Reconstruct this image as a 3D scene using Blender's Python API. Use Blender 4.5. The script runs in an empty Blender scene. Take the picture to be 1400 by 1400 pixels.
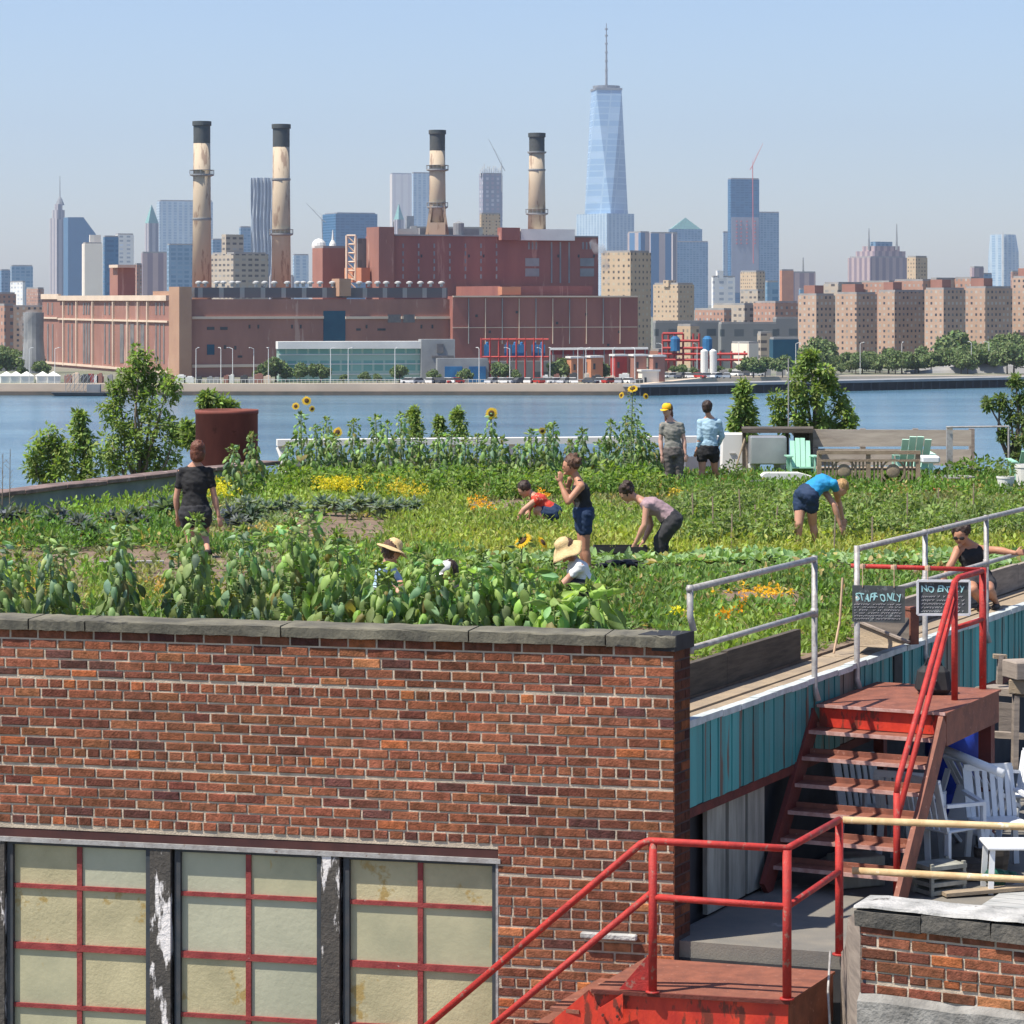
HAZE = 7.8e-5; EXPO = 0.62
import bpy, math, random, bmesh
import numpy as np
from mathutils import Vector, Matrix
random.seed(7)
RNG = np.random.default_rng(11)
PI = math.pi
F = 3850.0; CX = 700.0; HY = 409.0; CZ = 22.0     # focal length in photo pixels, horizon row, eye height above the river
ROOF = CZ - 3.4
SC = bpy.context.scene
COL = SC.collection

def W(px, py, d):
    return Vector(((px - CX) / F * d, d, CZ - (py - HY) / F * d))
def G(px, py, z=ROOF):
    d = (CZ - z) * F / (py - HY)
    return Vector(((px - CX) / F * d, d, z))
def PXY(v):
    return (CX + v[0] / v[1] * F, HY + (CZ - v[2]) / v[1] * F)
def Y2Z(py, d):
    return CZ - (py - HY) / F * d

# ------------------------------------------------------------------ materials
MATS = {}
def _nt(name):
    m = bpy.data.materials.new(name); m.use_nodes = True
    nt = m.node_tree; nt.nodes.clear()
    out = nt.nodes.new('ShaderNodeOutputMaterial')
    b = nt.nodes.new('ShaderNodeBsdfPrincipled')
    nt.links.new(b.outputs[0], out.inputs[0])
    MATS[name] = m
    return m, nt, b, out
def rgba(c): return (c[0], c[1], c[2], 1.0)
def _mix(nt, fac, a, b, mode='MIX'):
    n = nt.nodes.new('ShaderNodeMix'); n.data_type = 'RGBA'; n.blend_type = mode
    for k, v in ((0, fac), (6, a), (7, b)):
        if v is None: continue
        if hasattr(v, 'links'): nt.links.new(v, n.inputs[k])
        elif k == 0: n.inputs[0].default_value = v
        else: n.inputs[k].default_value = rgba(v)
    return n.outputs[2]
def _math(nt, op, a, b=None, c=None):
    n = nt.nodes.new('ShaderNodeMath'); n.operation = op
    for k, v in ((0, a), (1, b), (2, c)):
        if v is None: continue
        if hasattr(v, 'links'): nt.links.new(v, n.inputs[k])
        else: n.inputs[k].default_value = v
    return n.outputs[0]
def _noise(nt, scale, detail=4, rough=.55, vec=None, stretch=None, coord='Object'):
    n = nt.nodes.new('ShaderNodeTexNoise')
    n.inputs['Scale'].default_value = scale; n.inputs['Detail'].default_value = detail; n.inputs['Roughness'].default_value = rough
    if vec is None:
        vec = nt.nodes.new('ShaderNodeTexCoord').outputs[coord]
    if stretch:
        mp = nt.nodes.new('ShaderNodeMapping'); mp.inputs['Scale'].default_value = stretch
        nt.links.new(vec, mp.inputs[0]); vec = mp.outputs[0]
    nt.links.new(vec, n.inputs['Vector'])
    return n.outputs[0]
def _ramp(nt, fac, stops):
    r = nt.nodes.new('ShaderNodeValToRGB'); nt.links.new(fac, r.inputs[0])
    e = r.color_ramp.elements
    while len(e) < len(stops): e.new(.5)
    for el, (p, c) in zip(e, stops):
        el.position = p; el.color = rgba(c) if not isinstance(c, (int, float)) else (c, c, c, 1)
    return r.outputs[0]
def mat(name, c1, c2=None, scale=4, rough=.75, bump=0, bscale=40, metal=0, stretch=None, attr=False,
        spots=None, spot_scale=6, spot_at=.6, spot_stretch=None, spec=.35, lo=.35, hi=.65):
    """painted / wooden / earthy surface: two tones mixed by noise, optional spots (rust, peeling) and bump"""
    if name in MATS: return MATS[name]
    m, nt, b, out = _nt(name)
    c2 = c2 or tuple(x * .75 for x in c1)
    col = _ramp(nt, _noise(nt, scale, 5, .6, stretch=stretch), [(lo, c1), (hi, c2)])
    if attr:
        a = nt.nodes.new('ShaderNodeAttribute'); a.attribute_name = 'Col'
        col = _mix(nt, 1.0, col, a.outputs[0], 'MULTIPLY')
    if spots:
        f = _ramp(nt, _noise(nt, spot_scale, 6, .65, stretch=spot_stretch), [(spot_at, 0.0), (spot_at + .04, 1.0)])
        col = _mix(nt, f, col, spots)
    nt.links.new(col, b.inputs['Base Color'])
    b.inputs['Roughness'].default_value = rough; b.inputs['Metallic'].default_value = metal
    b.inputs['Specular IOR Level'].default_value = spec
    if bump:
        bp = nt.nodes.new('ShaderNodeBump'); bp.inputs['Strength'].default_value = bump; bp.inputs['Distance'].default_value = .02
        nt.links.new(_noise(nt, bscale, 5, .6, stretch=stretch), bp.inputs['Height']); nt.links.new(bp.outputs[0], b.inputs['Normal'])
    return m
def leafmat(name, trans=.35, rough=.6):
    """foliage: the leaf's own colour comes from the Col attribute; light passes through"""
    if name in MATS: return MATS[name]
    m, nt, b, out = _nt(name)
    a = nt.nodes.new('ShaderNodeAttribute'); a.attribute_name = 'Col'
    nt.links.new(a.outputs[0], b.inputs['Base Color']); b.inputs['Roughness'].default_value = rough
    b.inputs['Specular IOR Level'].default_value = .35
    t = nt.nodes.new('ShaderNodeBsdfTranslucent')
    nt.links.new(_mix(nt, 1.0, a.outputs[0], (1.25, 1.35, .55), 'MULTIPLY'), t.inputs[0])
    mx = nt.nodes.new('ShaderNodeMixShader'); mx.inputs[0].default_value = trans
    nt.links.new(b.outputs[0], mx.inputs[1]); nt.links.new(t.outputs[0], mx.inputs[2]); nt.links.new(mx.outputs[0], out.inputs[0])
    return m
def facade(name, wall, win, pu, pv, fu, fv, wall2=None, win2=None, rough=.8, wrough=.35, vscale=.05, stripes=None, rfrac=.5):
    """wall with a grid of windows laid in metres along the wall (UV); pu, pv pitch; fu, fv window share of the pitch"""
    if name in MATS: return MATS[name]
    m, nt, b, out = _nt(name)
    uv = nt.nodes.new('ShaderNodeUVMap'); uv.uv_map = 'UVMap'
    sp = nt.nodes.new('ShaderNodeSeparateXYZ'); nt.links.new(uv.outputs[0], sp.inputs[0])
    su = _math(nt, 'DIVIDE', sp.outputs[0], pu); sv = _math(nt, 'DIVIDE', sp.outputs[1], pv)
    def band(s, f):
        fr = _math(nt, 'FRACT', s)
        return _math(nt, 'LESS_THAN', _math(nt, 'ABSOLUTE', _math(nt, 'SUBTRACT', fr, .5)), f / 2)
    mask = _math(nt, 'MULTIPLY', band(su, fu), band(sv, fv))
    cb = nt.nodes.new('ShaderNodeCombineXYZ')
    nt.links.new(_math(nt, 'FLOOR', su), cb.inputs[0]); nt.links.new(_math(nt, 'FLOOR', sv), cb.inputs[1])
    wn = nt.nodes.new('ShaderNodeTexWhiteNoise'); wn.noise_dimensions = '3D'; nt.links.new(cb.outputs[0], wn.inputs[0])
    win2 = win2 or tuple(x * 1.8 for x in win)
    wc = _ramp(nt, wn.outputs[0], [(rfrac, win), (min(.99, rfrac + .35), win2)])
    wall2 = wall2 or tuple(x * .88 for x in wall)
    wl = _ramp(nt, _noise(nt, vscale, 6, .65, coord='Object'), [(.35, wall), (.65, wall2)])
    nt.links.new(_mix(nt, mask, wl, wc), b.inputs['Base Color'])
    nt.links.new(_math(nt, 'MULTIPLY_ADD', mask, wrough - rough, rough), b.inputs['Roughness'])
    return m

# ------------------------------------------------------------------ mesh builder
class MB:
    def __init__(s): s.v = []; s.f = []; s.c = []; s.uv = []; s.has_uv = False
    def add(s, vs, fs, col=(1, 1, 1), uvs=None):
        b = len(s.v)
        s.v.extend([tuple(x) for x in vs]); s.c.extend([col] * len(vs))
        for i, f in enumerate(fs):
            s.f.append(tuple(b + k for k in f))
            if uvs: s.uv.append(uvs[i]); s.has_uv = True
            else: s.uv.append([(0, 0)] * len(f))
        return s
    def hexa(s, p, col=(1, 1, 1)):      # p: 4 bottom, 4 top, same turn
        return s.add(p, [(3, 2, 1, 0), (4, 5, 6, 7), (0, 1, 5, 4), (1, 2, 6, 5), (2, 3, 7, 6), (3, 0, 4, 7)], col)
    def box(s, c, size, rz=0, col=(1, 1, 1), rot=None):
        M = rot if rot is not None else Matrix.Rotation(rz, 3, 'Z')
        hx, hy, hz = size[0] / 2, size[1] / 2, size[2] / 2
        P = [Vector(c) + M @ Vector(q) for q in ((-hx, -hy, -hz), (hx, -hy, -hz), (hx, hy, -hz), (-hx, hy, -hz), (-hx, -hy, hz), (hx, -hy, hz), (hx, hy, hz), (-hx, hy, hz))]
        return s.hexa(P, col)
    def beam(s, a, b, w, h, up=(0, 0, 1), col=(1, 1, 1)):   # bar from a to b, w across, h along up
        a = Vector(a); b = Vector(b); d = (b - a).normalized(); up = Vector(up)
        x = d.cross(up)
        if x.length < 1e-4: x = d.cross(Vector((1, 0, 0)))
        x.normalize(); u = x.cross(d).normalized()
        P = []
        for q in (a, b):
            P.append([q - x * w / 2 - u * h / 2, q + x * w / 2 - u * h / 2, q + x * w / 2 + u * h / 2, q - x * w / 2 + u * h / 2])
        A, B = P
        return s.add(A + B, [(0, 1, 2, 3), (7, 6, 5, 4), (0, 4, 5, 1), (1, 5, 6, 2), (2, 6, 7, 3), (3, 7, 4, 0)], col)
    def prism(s, poly, z0, z1, col=(1, 1, 1), uv=False, u0=0.0):
        n = len(poly); vs = [(p[0], p[1], z0) for p in poly] + [(p[0], p[1], z1) for p in poly]
        fs = []; uvs = []; u = u0
        for i in range(n):
            j = (i + 1) % n
            L = math.hypot(poly[j][0] - poly[i][0], poly[j][1] - poly[i][1])
            fs.append((i, j, n + j, n + i)); uvs.append([(u, z0), (u + L, z0), (u + L, z1), (u, z1)]); u = math.ceil(u + L)
        fs.append(tuple(range(n - 1, -1, -1))); fs.append(tuple(range(n, 2 * n)))
        uvs.append([(0, 0)] * n); uvs.append([(0, 0)] * n)
        return s.add(vs, fs, col, uvs if uv else None)
    def tube(s, pts, r, n=8, col=(1, 1, 1), cap=True):
        pts = [Vector(p) for p in pts]; m = len(pts)
        rs = r if isinstance(r, (list, tuple)) else [r] * m
        vs = []; fs = []; prev = None
        for i, p in enumerate(pts):
            d = (pts[min(i + 1, m - 1)] - pts[max(i - 1, 0)]).normalized()
            if prev is None:
                x = d.cross(Vector((0, 0, 1)))
                if x.length < .05: x = d.cross(Vector((1, 0, 0)))
            else: x = prev - d * prev.dot(d)
            x.normalize(); prev = x; y = d.cross(x)
            for k in range(n):
                a = 2 * PI * k / n
                vs.append(p + (x * math.cos(a) + y * math.sin(a)) * rs[i])
        for i in range(m - 1):
            for k in range(n):
                k2 = (k + 1) % n
                fs.append((i * n + k, i * n + k2, (i + 1) * n + k2, (i + 1) * n + k))
        if cap: fs.append(tuple(range(n - 1, -1, -1))); fs.append(tuple(range((m - 1) * n, m * n)))
        return s.add(vs, fs, col)
    def lathe(s, c, prof, n=24, col=(1, 1, 1), cap=True, sx=1, sy=1):   # prof: (r, z)
        c = Vector(c); vs = []; fs = []; m = len(prof)
        for r, z in prof:
            for k in range(n):
                a = 2 * PI * k / n; vs.append((c.x + r * sx * math.cos(a), c.y + r * sy * math.sin(a), c.z + z))
        for i in range(m - 1):
            for k in range(n):
                k2 = (k + 1) % n; fs.append((i * n + k, i * n + k2, (i + 1) * n + k2, (i + 1) * n + k))
        if cap: fs.append(tuple(range(n - 1, -1, -1))); fs.append(tuple(range((m - 1) * n, m * n)))
        return s.add(vs, fs, col)
    def ball(s, c, r, n=8, col=(1, 1, 1)):
        if not isinstance(r, (tuple, list)): r = (r, r, r)
        vs = []; fs = []; c = Vector(c); R = n // 2 + 1
        for i in range(R + 1):
            t = PI * i / R
            for k in range(n):
                a = 2 * PI * k / n
                vs.append((c.x + r[0] * math.sin(t) * math.cos(a), c.y + r[1] * math.sin(t) * math.sin(a), c.z + r[2] * math.cos(t)))
        for i in range(R):
            for k in range(n):
                k2 = (k + 1) % n; fs.append((i * n + k, (i + 1) * n + k, (i + 1) * n + k2, i * n + k2))
        return s.add(vs, fs, col)
    def sheet(s, pts, th, nrm, col=(1, 1, 1)):   # flat outline with thickness th along -nrm
        n = len(pts); q = Vector(nrm).normalized() * th
        vs = [Vector(p) for p in pts] + [Vector(p) - q for p in pts]
        fs = [tuple(range(n)), tuple(range(2 * n - 1, n - 1, -1))] + [(i, n + i, n + (i + 1) % n, (i + 1) % n) for i in range(n)]
        return s.add(vs, fs, col)
    def build(s, name, m, parent=None, smooth=False, world=True, bevel=0):
        me = bpy.data.meshes.new(name)
        off = Vector((0, 0, 0))
        if parent is not None and world:
            q = parent
            while q is not None: off += q.location; q = q.parent
        vs = [(a - off.x, b - off.y, c - off.z) for a, b, c in s.v]
        me.from_pydata(vs, [], s.f)
        att = me.color_attributes.new('Col', 'FLOAT_COLOR', 'POINT')
        arr = np.ones((len(s.c), 4), np.float32); arr[:, :3] = np.array(s.c, np.float32).reshape(-1, 3)
        att.data.foreach_set('color', arr.ravel())
        if s.has_uv:
            uvl = me.uv_layers.new(name='UVMap')
            flat = [x for f in s.uv for p in f for x in p]
            uvl.data.foreach_set('uv', flat)
        if smooth: me.polygons.foreach_set('use_smooth', [True] * len(me.polygons))
        me.update()
        o = bpy.data.objects.new(name, me); COL.objects.link(o)
        if isinstance(m, str): m = MATS[m]
        me.materials.append(m)
        if parent is not None: o.parent = parent
        if bevel:
            md = o.modifiers.new('bevel', 'BEVEL'); md.width = bevel; md.segments = 1; md.limit_method = 'ANGLE'
        return o

class Leaves:
    """many small leaves as one mesh, built with numpy"""
    T = {
     'leaf': (np.array([[0, 0, 0], [.35, -.5, .06], [.4, 0, -.04], [.35, .5, .06], [.75, -.3, 0], [.75, .3, 0], [1, 0, -.08]]),
              [(0, 1, 2), (0, 2, 3), (1, 4, 2), (2, 5, 3), (2, 4, 6), (2, 6, 5)]),
     'dia': (np.array([[0, 0, 0], [.45, -.5, .05], [1, 0, -.05], [.45, .5, .05]]), [(0, 1, 2), (0, 2, 3)]),
     'blade': (np.array([[0, -.5, 0], [0, .5, 0], [.55, -.35, .02], [.55, .35, .02], [1, 0, -.12]]), [(0, 2, 3, 1), (2, 4, 3)]),
     # big drooping heart-shaped leaf: x along, y across, z up
     'heart': (np.array([[0, 0, 0], [-.04, -.26, -.05], [.12, 0, .08], [-.04, .28, -.03], [.18, -.48, -.24], [.35, 0, .12], [.2, .46, -.20],
                         [.42, -.38, -.28], [.38, .38, -.25], [.58, -.25, -.3], [.62, 0, .03], [.6, .23, -.27], [.8, -.09, -.24], [.8, .1, -.2], [1.0, .04, -.4]]),
               [(0, 1, 2), (0, 2, 3), (1, 4, 5, 2), (2, 5, 6, 3), (4, 7, 5), (5, 8, 6), (7, 9, 10, 5), (5, 10, 11, 8), (9, 12, 10), (10, 13, 11), (10, 12, 14, 13)]),
    }
    def __init__(s, kind): s.kind = kind; s.V = []; s.C = []; s.n = 0
    def add(s, c, d, n, L, wd, col):
        """arrays: centre (k,3), direction, normal, length (k,), width (k,), colour (k,3)"""
        c = np.asarray(c, float).reshape(-1, 3); k = len(c)
        if k == 0: return
        d = np.broadcast_to(np.asarray(d, float), (k, 3)); n = np.broadcast_to(np.asarray(n, float), (k, 3))
        d = d / (np.linalg.norm(d, axis=1, keepdims=True) + 1e-9)
        v = np.cross(n, d); v /= (np.linalg.norm(v, axis=1, keepdims=True) + 1e-9)
        nn = np.cross(d, v)
        L = np.broadcast_to(np.asarray(L, float), (k,))[:, None, None]; wd = np.broadcast_to(np.asarray(wd, float), (k,))[:, None, None]
        T = s.T[s.kind][0]
        P = c[:, None, :] + T[None, :, 0:1] * L * d[:, None, :] + T[None, :, 1:2] * wd * v[:, None, :] + T[None, :, 2:3] * L * nn[:, None, :]
        s.V.append(P.reshape(-1, 3)); col = np.broadcast_to(np.asarray(col, float), (k, 3))
        s.C.append(np.repeat(col, len(T), axis=0)); s.n += k
    def build(s, name, m, parent=None, world=True):
        T, Fc = s.T[s.kind]; V = np.concatenate(s.V); C = np.concatenate(s.C); nv = len(T)
        off = Vector((0, 0, 0))
        if parent is not None and world:
            q = parent
            while q is not None: off += q.location; q = q.parent
        V = V - np.array(off)
        me = bpy.data.meshes.new(name); me.vertices.add(len(V)); me.vertices.foreach_set('co', V.astype(np.float32).ravel())
        loops = np.concatenate([np.array(f) for f in Fc]); sizes = np.array([len(f) for f in Fc]); k = s.n
        allL = (loops[None, :] + np.arange(k)[:, None] * nv).ravel(); allS = np.tile(sizes, k)
        me.loops.add(len(allL)); me.loops.foreach_set('vertex_index', allL.astype(np.int32))
        st = np.concatenate([[0], np.cumsum(allS)[:-1]])
        me.polygons.add(len(allS)); me.polygons.foreach_set('loop_start', st.astype(np.int32))
        me.update(calc_edges=True); me.validate()
        att = me.color_attributes.new('Col', 'FLOAT_COLOR', 'POINT')
        arr = np.ones((len(C), 4), np.float32); arr[:, :3] = np.clip(C, 0, 1); att.data.foreach_set('color', arr.ravel())
        me.polygons.foreach_set('use_smooth', [s.kind == 'heart'] * len(me.polygons))
        o = bpy.data.objects.new(name, me); COL.objects.link(o); me.materials.append(MATS[m] if isinstance(m, str) else m)
        if parent is not None: o.parent = parent
        return o

def rvec(k, up=0.0):
    v = RNG.normal(size=(k, 3)); v[:, 2] += up
    return v / np.linalg.norm(v, axis=1, keepdims=True)
def jit(col, k, a=.25, b=.12):
    """colour (3,) -> (k,3) with varied brightness and hue"""
    c = np.array(col)[None, :] * (1 + RNG.uniform(-a, a, (k, 1))) * (1 + RNG.uniform(-b, b, (k, 3)))
    return c

# ------------------------------------------------------------------ things
def tag(o, label=None, cat=None, group=None, kind=None):
    if label: o['label'] = label
    if cat: o['category'] = cat
    if group: o['group'] = group
    if kind: o['kind'] = kind
    return o
def thing(name, label, cat, loc=(0, 0, 0), group=None):
    o = bpy.data.objects.new(name, None); COL.objects.link(o); o.location = Vector(loc); o.empty_display_size = .1
    return tag(o, label, cat, group)
KIDS = {}
def dup(root, loc, rz=0, label=None, s=1.0):
    ch = {}
    for o in bpy.data.objects:
        if o.parent: ch.setdefault(o.parent.name, []).append(o)
    def rec(o, par):
        c = o.copy(); COL.objects.link(c)
        if par is not None: c.parent = par
        for k in ch.get(o.name, []): rec(k, c)
        return c
    r = rec(root, None); r.location = Vector(loc); r.rotation_euler = (0, 0, rz); r.scale = (s, s, s)
    if label: r['label'] = label
    return r
ORD = ['first', 'second', 'third', 'fourth', 'fifth', 'sixth', 'seventh', 'eighth', 'ninth', 'tenth', 'eleventh', 'twelfth', 'thirteenth',
       'fourteenth', 'fifteenth', 'sixteenth', 'seventeenth', 'eighteenth', 'nineteenth', 'twentieth']
def ordinal(i):
    if i < 20: return ORD[i]
    t = ['', '', 'twenty', 'thirty', 'forty', 'fifty', 'sixty', 'seventy', 'eighty', 'ninety'][(i + 1) // 10]; u = (i + 1) % 10
    return (t + '-' + ORD[u - 1]) if u else {30: 'thirtieth', 40: 'fortieth', 50: 'fiftieth', 60: 'sixtieth', 70: 'seventieth', 80: 'eightieth', 90: 'ninetieth'}[i + 1]
# ================================================================== FAR BANK AND SKYLINE
BANK = 2.5
class Blk:
    """box with a corner towards the camera; px0/pxc/px1 = left edge, near corner, right edge as seen"""
    def __init__(s, px0, pxc, px1, d, t=52, zb=BANK, depth=None):
        t = math.radians(t)
        s.n = {'L': Vector((-math.sin(t), -math.cos(t), 0)), 'R': Vector((math.cos(t), -math.sin(t), 0))}
        s.a = Vector((-math.cos(t), math.sin(t), 0)); s.b = Vector((math.sin(t), math.cos(t), 0))
        s.C = Vector(((pxc - CX) / F * d, d, zb)); s.zb = zb; s.d = d
        def ln(px, dr, mn):
            k = (px - CX) / F; q = (k * d - s.C.x) / (dr.x - k * dr.y)
            return max(q, mn)
        s.La = ln(px0, s.a, depth or 3); s.Lb = ln(px1, s.b, depth or 3)
        s.poly = [s.C + s.a * s.La, s.C, s.C + s.b * s.Lb, s.C + s.a * s.La + s.b * s.Lb]
    def hit(s, side, px):
        k = (px - CX) / F; n = s.n[side]
        y = n.dot(Vector((s.C.x, s.C.y, 0))) / (n.x * k + n.y)
        return Vector((k * y, y, 0))
    def rect(s, mb, side, px0, px1, y0, y1, out=.25, col=(1, 1, 1), inn=.3):
        A = s.hit(side, px0); B = s.hit(side, px1); n = s.n[side]; d = (A.y + B.y) / 2
        z1 = Y2Z(y0, d); z0 = Y2Z(y1, d); P = []
        for z in (z0, z1):
            P += [Vector((q.x, q.y, z)) for q in (A + n * out, B + n * out, B - n * inn, A - n * inn)]
        mb.hexa(P, col)
    def body(s, z1, mb=None, z0=None):
        mb = mb or MB(); mb.prism([(p.x, p.y) for p in s.poly], s.zb if z0 is None else z0, z1, uv=True); return mb
    def inset(s, e):
        c = sum(s.poly, Vector()) / 4
        return [(p + (c - p).normalized() * e) for p in s.poly]

def tower(label, px0, pxc, px1, ytop, d, m, t=52, name='tower_block', cat='building', roofbox=None, zb=BANK, parapet=True, group=None, depth=None):
    b = Blk(px0, pxc, px1, d, t, zb, depth); z1 = Y2Z(ytop, d)
    root = thing(name, label, cat, b.C, group)
    b.body(z1).build('wall', m, root)
    r = MB(); ins = b.inset(min(b.La, b.Lb) * .06); r.prism([(p.x, p.y) for p in ins], z1 + .003, z1 + d * .0004 + .3)
    r.build('roof', 'roof_grey', root)
    if roofbox:
        x0, xc, x1, yt = roofbox; q = Blk(x0, xc, x1, d + min(b.La, b.Lb) * .3, t, z1 - 1)
        q.body(Y2Z(yt, d)).build('roof_house', m, root)
    b.root = root; b.z1 = z1
    return b

mat('roof_grey', (.32, .31, .3), (.24, .24, .24), .2)
mat('far_white', (.75, .74, .7), (.6, .6, .58), .1)
mat('far_dark', (.05, .055, .06), (.08, .08, .08), .3)
mat('far_grey', (.3, .31, .31), (.2, .21, .22), .15)
mat('plant_brick', (.34, .17, .13), (.25, .125, .10), .12, stretch=(1, 1, .3), spots=(.42, .27, .22), spot_scale=.3, spot_at=.6, spot_stretch=(1, 1, .15))
mat('plant_brick_red', (.34, .14, .11), (.25, .10, .085), .12, stretch=(1, 1, .3), spots=(.40, .20, .16), spot_scale=.3, spot_at=.6, spot_stretch=(1, 1, .12))
mat('plant_brick_tan', (.42, .26, .17), (.33, .19, .13), .06)
mat('plant_stone', (.68, .54, .42), (.55, .44, .34), .1)
mat('plant_glass', (.10, .10, .11), (.2, .18, .17), .4, rough=.35)
mat('teal_panel', (.005, .06, .11), (.01, .08, .13), .2, rough=.4)
mat('chimney_brick', (.50, .41, .30), (.40, .31, .22), .09, spots=(.28, .20, .145), spot_scale=.3, spot_at=.56, spot_stretch=(1.5, 1.5, .3), stretch=(1, 1, .4), lo=.3, hi=.7)
mat('chimney_cap', (.045, .06, .065), (.09, .09, .085), .25)
mat('orange_brick', (.55, .25, .13), (.45, .2, .12), .1)
mat('far_red', (.42, .06, .05), (.3, .04, .04), .3)
mat('far_blue', (.03, .17, .36), (.02, .1, .24), .4)
mat('copper_green', (.22, .42, .38), (.18, .33, .32), .3)
facade('f_housing', (.46, .32, .24), (.05, .06, .08), 1.9, 1.8, .42, .45, (.38, .26, .19), (.42, .40, .36), rfrac=.45)
facade('f_housing_tan', (.50, .38, .26), (.10, .09, .08), 2.1, 2.0, .38, .42, (.44, .33, .22), (.45, .4, .3))
facade('f_slab_tan', (.42, .36, .29), (.10, .09, .09), 3.4, 2.4, .6, .42, (.36, .3, .24), (.35, .33, .3))
facade('f_brick_low', (.38, .23, .17), (.10, .10, .11), 2.4, 2.2, .4, .45, (.35, .19, .14), (.4, .38, .35))
facade('f_glass_blue', (.16, .27, .38), (.07, .17, .28), 6, 4, .7, .6, None, (.14, .26, .38), .4, .15)
facade('f_glass_pale', (.45, .55, .62), (.24, .36, .48), 9, 4.5, .55, .75, None, (.32, .44, .55), .4, .15)
facade('f_glass_deep', (.02, .13, .26), (.01, .09, .2), 8, 4.2, .8, .5, None, (.03, .14, .28), .35, .15)
facade('f_wave', (.46, .50, .54), (.22, .28, .34), 14, 200, .45, 1.0, None, (.3, .36, .42), .35, .2)
facade('f_stone_pink', (.44, .34, .33), (.22, .17, .2), 10, 300, .5, 1.0, None, (.28, .22, .24))
facade('f_stone_grey', (.46, .42, .42), (.2, .19, .22), 11, 400, .45, 1.0, None, (.27, .25, .27))
facade('f_cream', (.80, .73, .62), (.66, .58, .5), 24, 500, .35, 1.0, (.76, .68, .58), (.7, .62, .52))
facade('f_white', (.74, .73, .7), (.35, .38, .42), 7, 4, .5, .45)
facade('f_stripe_blue', (.42, .36, .36), (.07, .16, .3), 18, 500, .6, 1.0, None, (.1, .2, .34), .5, .2)
facade('f_construction', (.28, .3, .36), (.36, .3, .34), 8, 6, .5, .6, None, (.5, .48, .5))
facade('f_industrial', (.21, .22, .22), (.07, .09, .1), 7, 7, .5, .35, None, (.13, .15, .16))
facade('f_wtc', (.38, .53, .68), (.27, .42, .60), 12, 12, .9, .8, None, (.38, .52, .68), .3, .15)
facade('f_green_glass', (.36, .52, .44), (.16, .36, .32), 2.6, 4.1, .8, .6, None, (.28, .48, .42), .35, .2)
facade('f_louver', (.27, .3, .29), (.08, .08, .09), 5.5, 9, .78, 1.0, None, (.12, .12, .12))

# ---- skyline (distances real-world like: downtown about five kilometres away)
tower('slim blue-grey tower at the far left edge of the skyline', -14, 2, 14, 370, 3600, 'f_glass_blue')
b = tower('blue-grey block tower beside the left edge with pale lower wing', 14, 16, 45, 364, 3300, 'f_glass_blue', t=75)
tower('pale low tower in front of the blue-grey block at far left', 14, 31, 34, 386, 2900, 'f_white')
tower('small brown block left of the power plant roof', 36, 52, 60, 395, 1900, 'f_brick_low')
def pinnacle():
    d = 4900; c = W(80, 0, d); root = thing('skyscraper', 'slender grey stone skyscraper with stepped pointed crown and spire', 'skyscraper', (c.x, d, BANK))
    m = MB()
    for w, y0 in ((24, 298), (17, 287), (11, 279)):
        r = w / 2 * d / F * 1.15
        b_ = Blk(80 - w / 2, 80 - w * .1, 80 + w / 2, d, 52); b_.body(Y2Z(y0, d), m, z0=BANK if w == 24 else Y2Z(300, d))
    m.build('wall', 'f_stone_grey', root)
    s = MB(); s.lathe((c.x, d + 15, 0), [(8, Y2Z(280, d)), (4, Y2Z(272, d)), (.9, Y2Z(268, d)), (.5, Y2Z(240, d))], 8); s.build('spire', 'far_grey', root)
pinnacle()
def slanted():
    d = 4700; b = Blk(90, 92, 131, d, 70); root = thing('skyscraper', 'blue glass skyscraper with sloping right shoulder', 'skyscraper', b.C)
    A = b.hit('R', 92); Bp = [(93, 297), (114, 297), (131, 320), (131, 415), (93, 415)]
    pts = []
    for px, y in Bp:
        h = b.hit('R', px); pts.append(Vector((h.x, h.y, Y2Z(y, h.y) if y < 410 else BANK)))
    m = MB(); m.sheet(pts[::-1], 40, -b.n['R'] * -1); m.build('wall', 'f_glass_deep', root)
slanted()
b = tower('bright cream stepped tower behind the plant left wing', 112, 116, 140, 333, 2400, 'f_cream', t=72, roofbox=(122, 123, 138, 321))
tower('cream annex tower with teal glass top', 141, 143, 162, 324, 2500, 'f_glass_deep', t=70)
tower('pale ribbed tower right of the teal-topped tower', 157, 161, 183, 321, 2700, 'f_white', t=70)
tower('low brick slab just right of the plant brick tower', 184, 187, 194, 362, 1800, 'f_brick_low')
tower('broad pink stone block in front of the gridded glass tower', 193, 195, 236, 346, 2600, 'f_stone_pink', t=72)
tower('dark blue block beside the pink stone block', 228, 231, 268, 335, 2500, 'f_glass_blue', t=72)
b = tower('wide pale glass tower with a vertical grid, behind the first chimney', 214, 218, 291, 275, 4700, 'f_glass_pale', t=74)
def triangle_spire():
    d = 4500; b = tower('slim grey tower with green pyramid roof before the gridded glass tower', 198, 203, 217, 305, d, 'f_stone_grey', name='skyscraper')
    z = Y2Z(305, d); ap = Vector((b.C.x + 4, b.C.y + 8, Y2Z(279, d))); m = MB()
    P = [Vector((p.x, p.y, z)) for p in b.poly]; m.add(P + [ap], [(0, 1, 4), (1, 2, 4), (2, 3, 4), (3, 0, 4)]); m.build('pyramid_roof', 'copper_green', b.root)
triangle_spire()
b = tower('brown residential slab with balconies behind the first chimney', 287, 319, 367, 347, 1250, 'f_slab_tan', roofbox=(303, 309, 333, 320))
tower('small blue tower peeping over the brown slab', 327, 329, 343, 311, 3900, 'f_glass_blue', t=70)
tower('low blue block left of the brown slab roof house', 289, 291, 306, 328, 3600, 'f_glass_blue', t=70)
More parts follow.
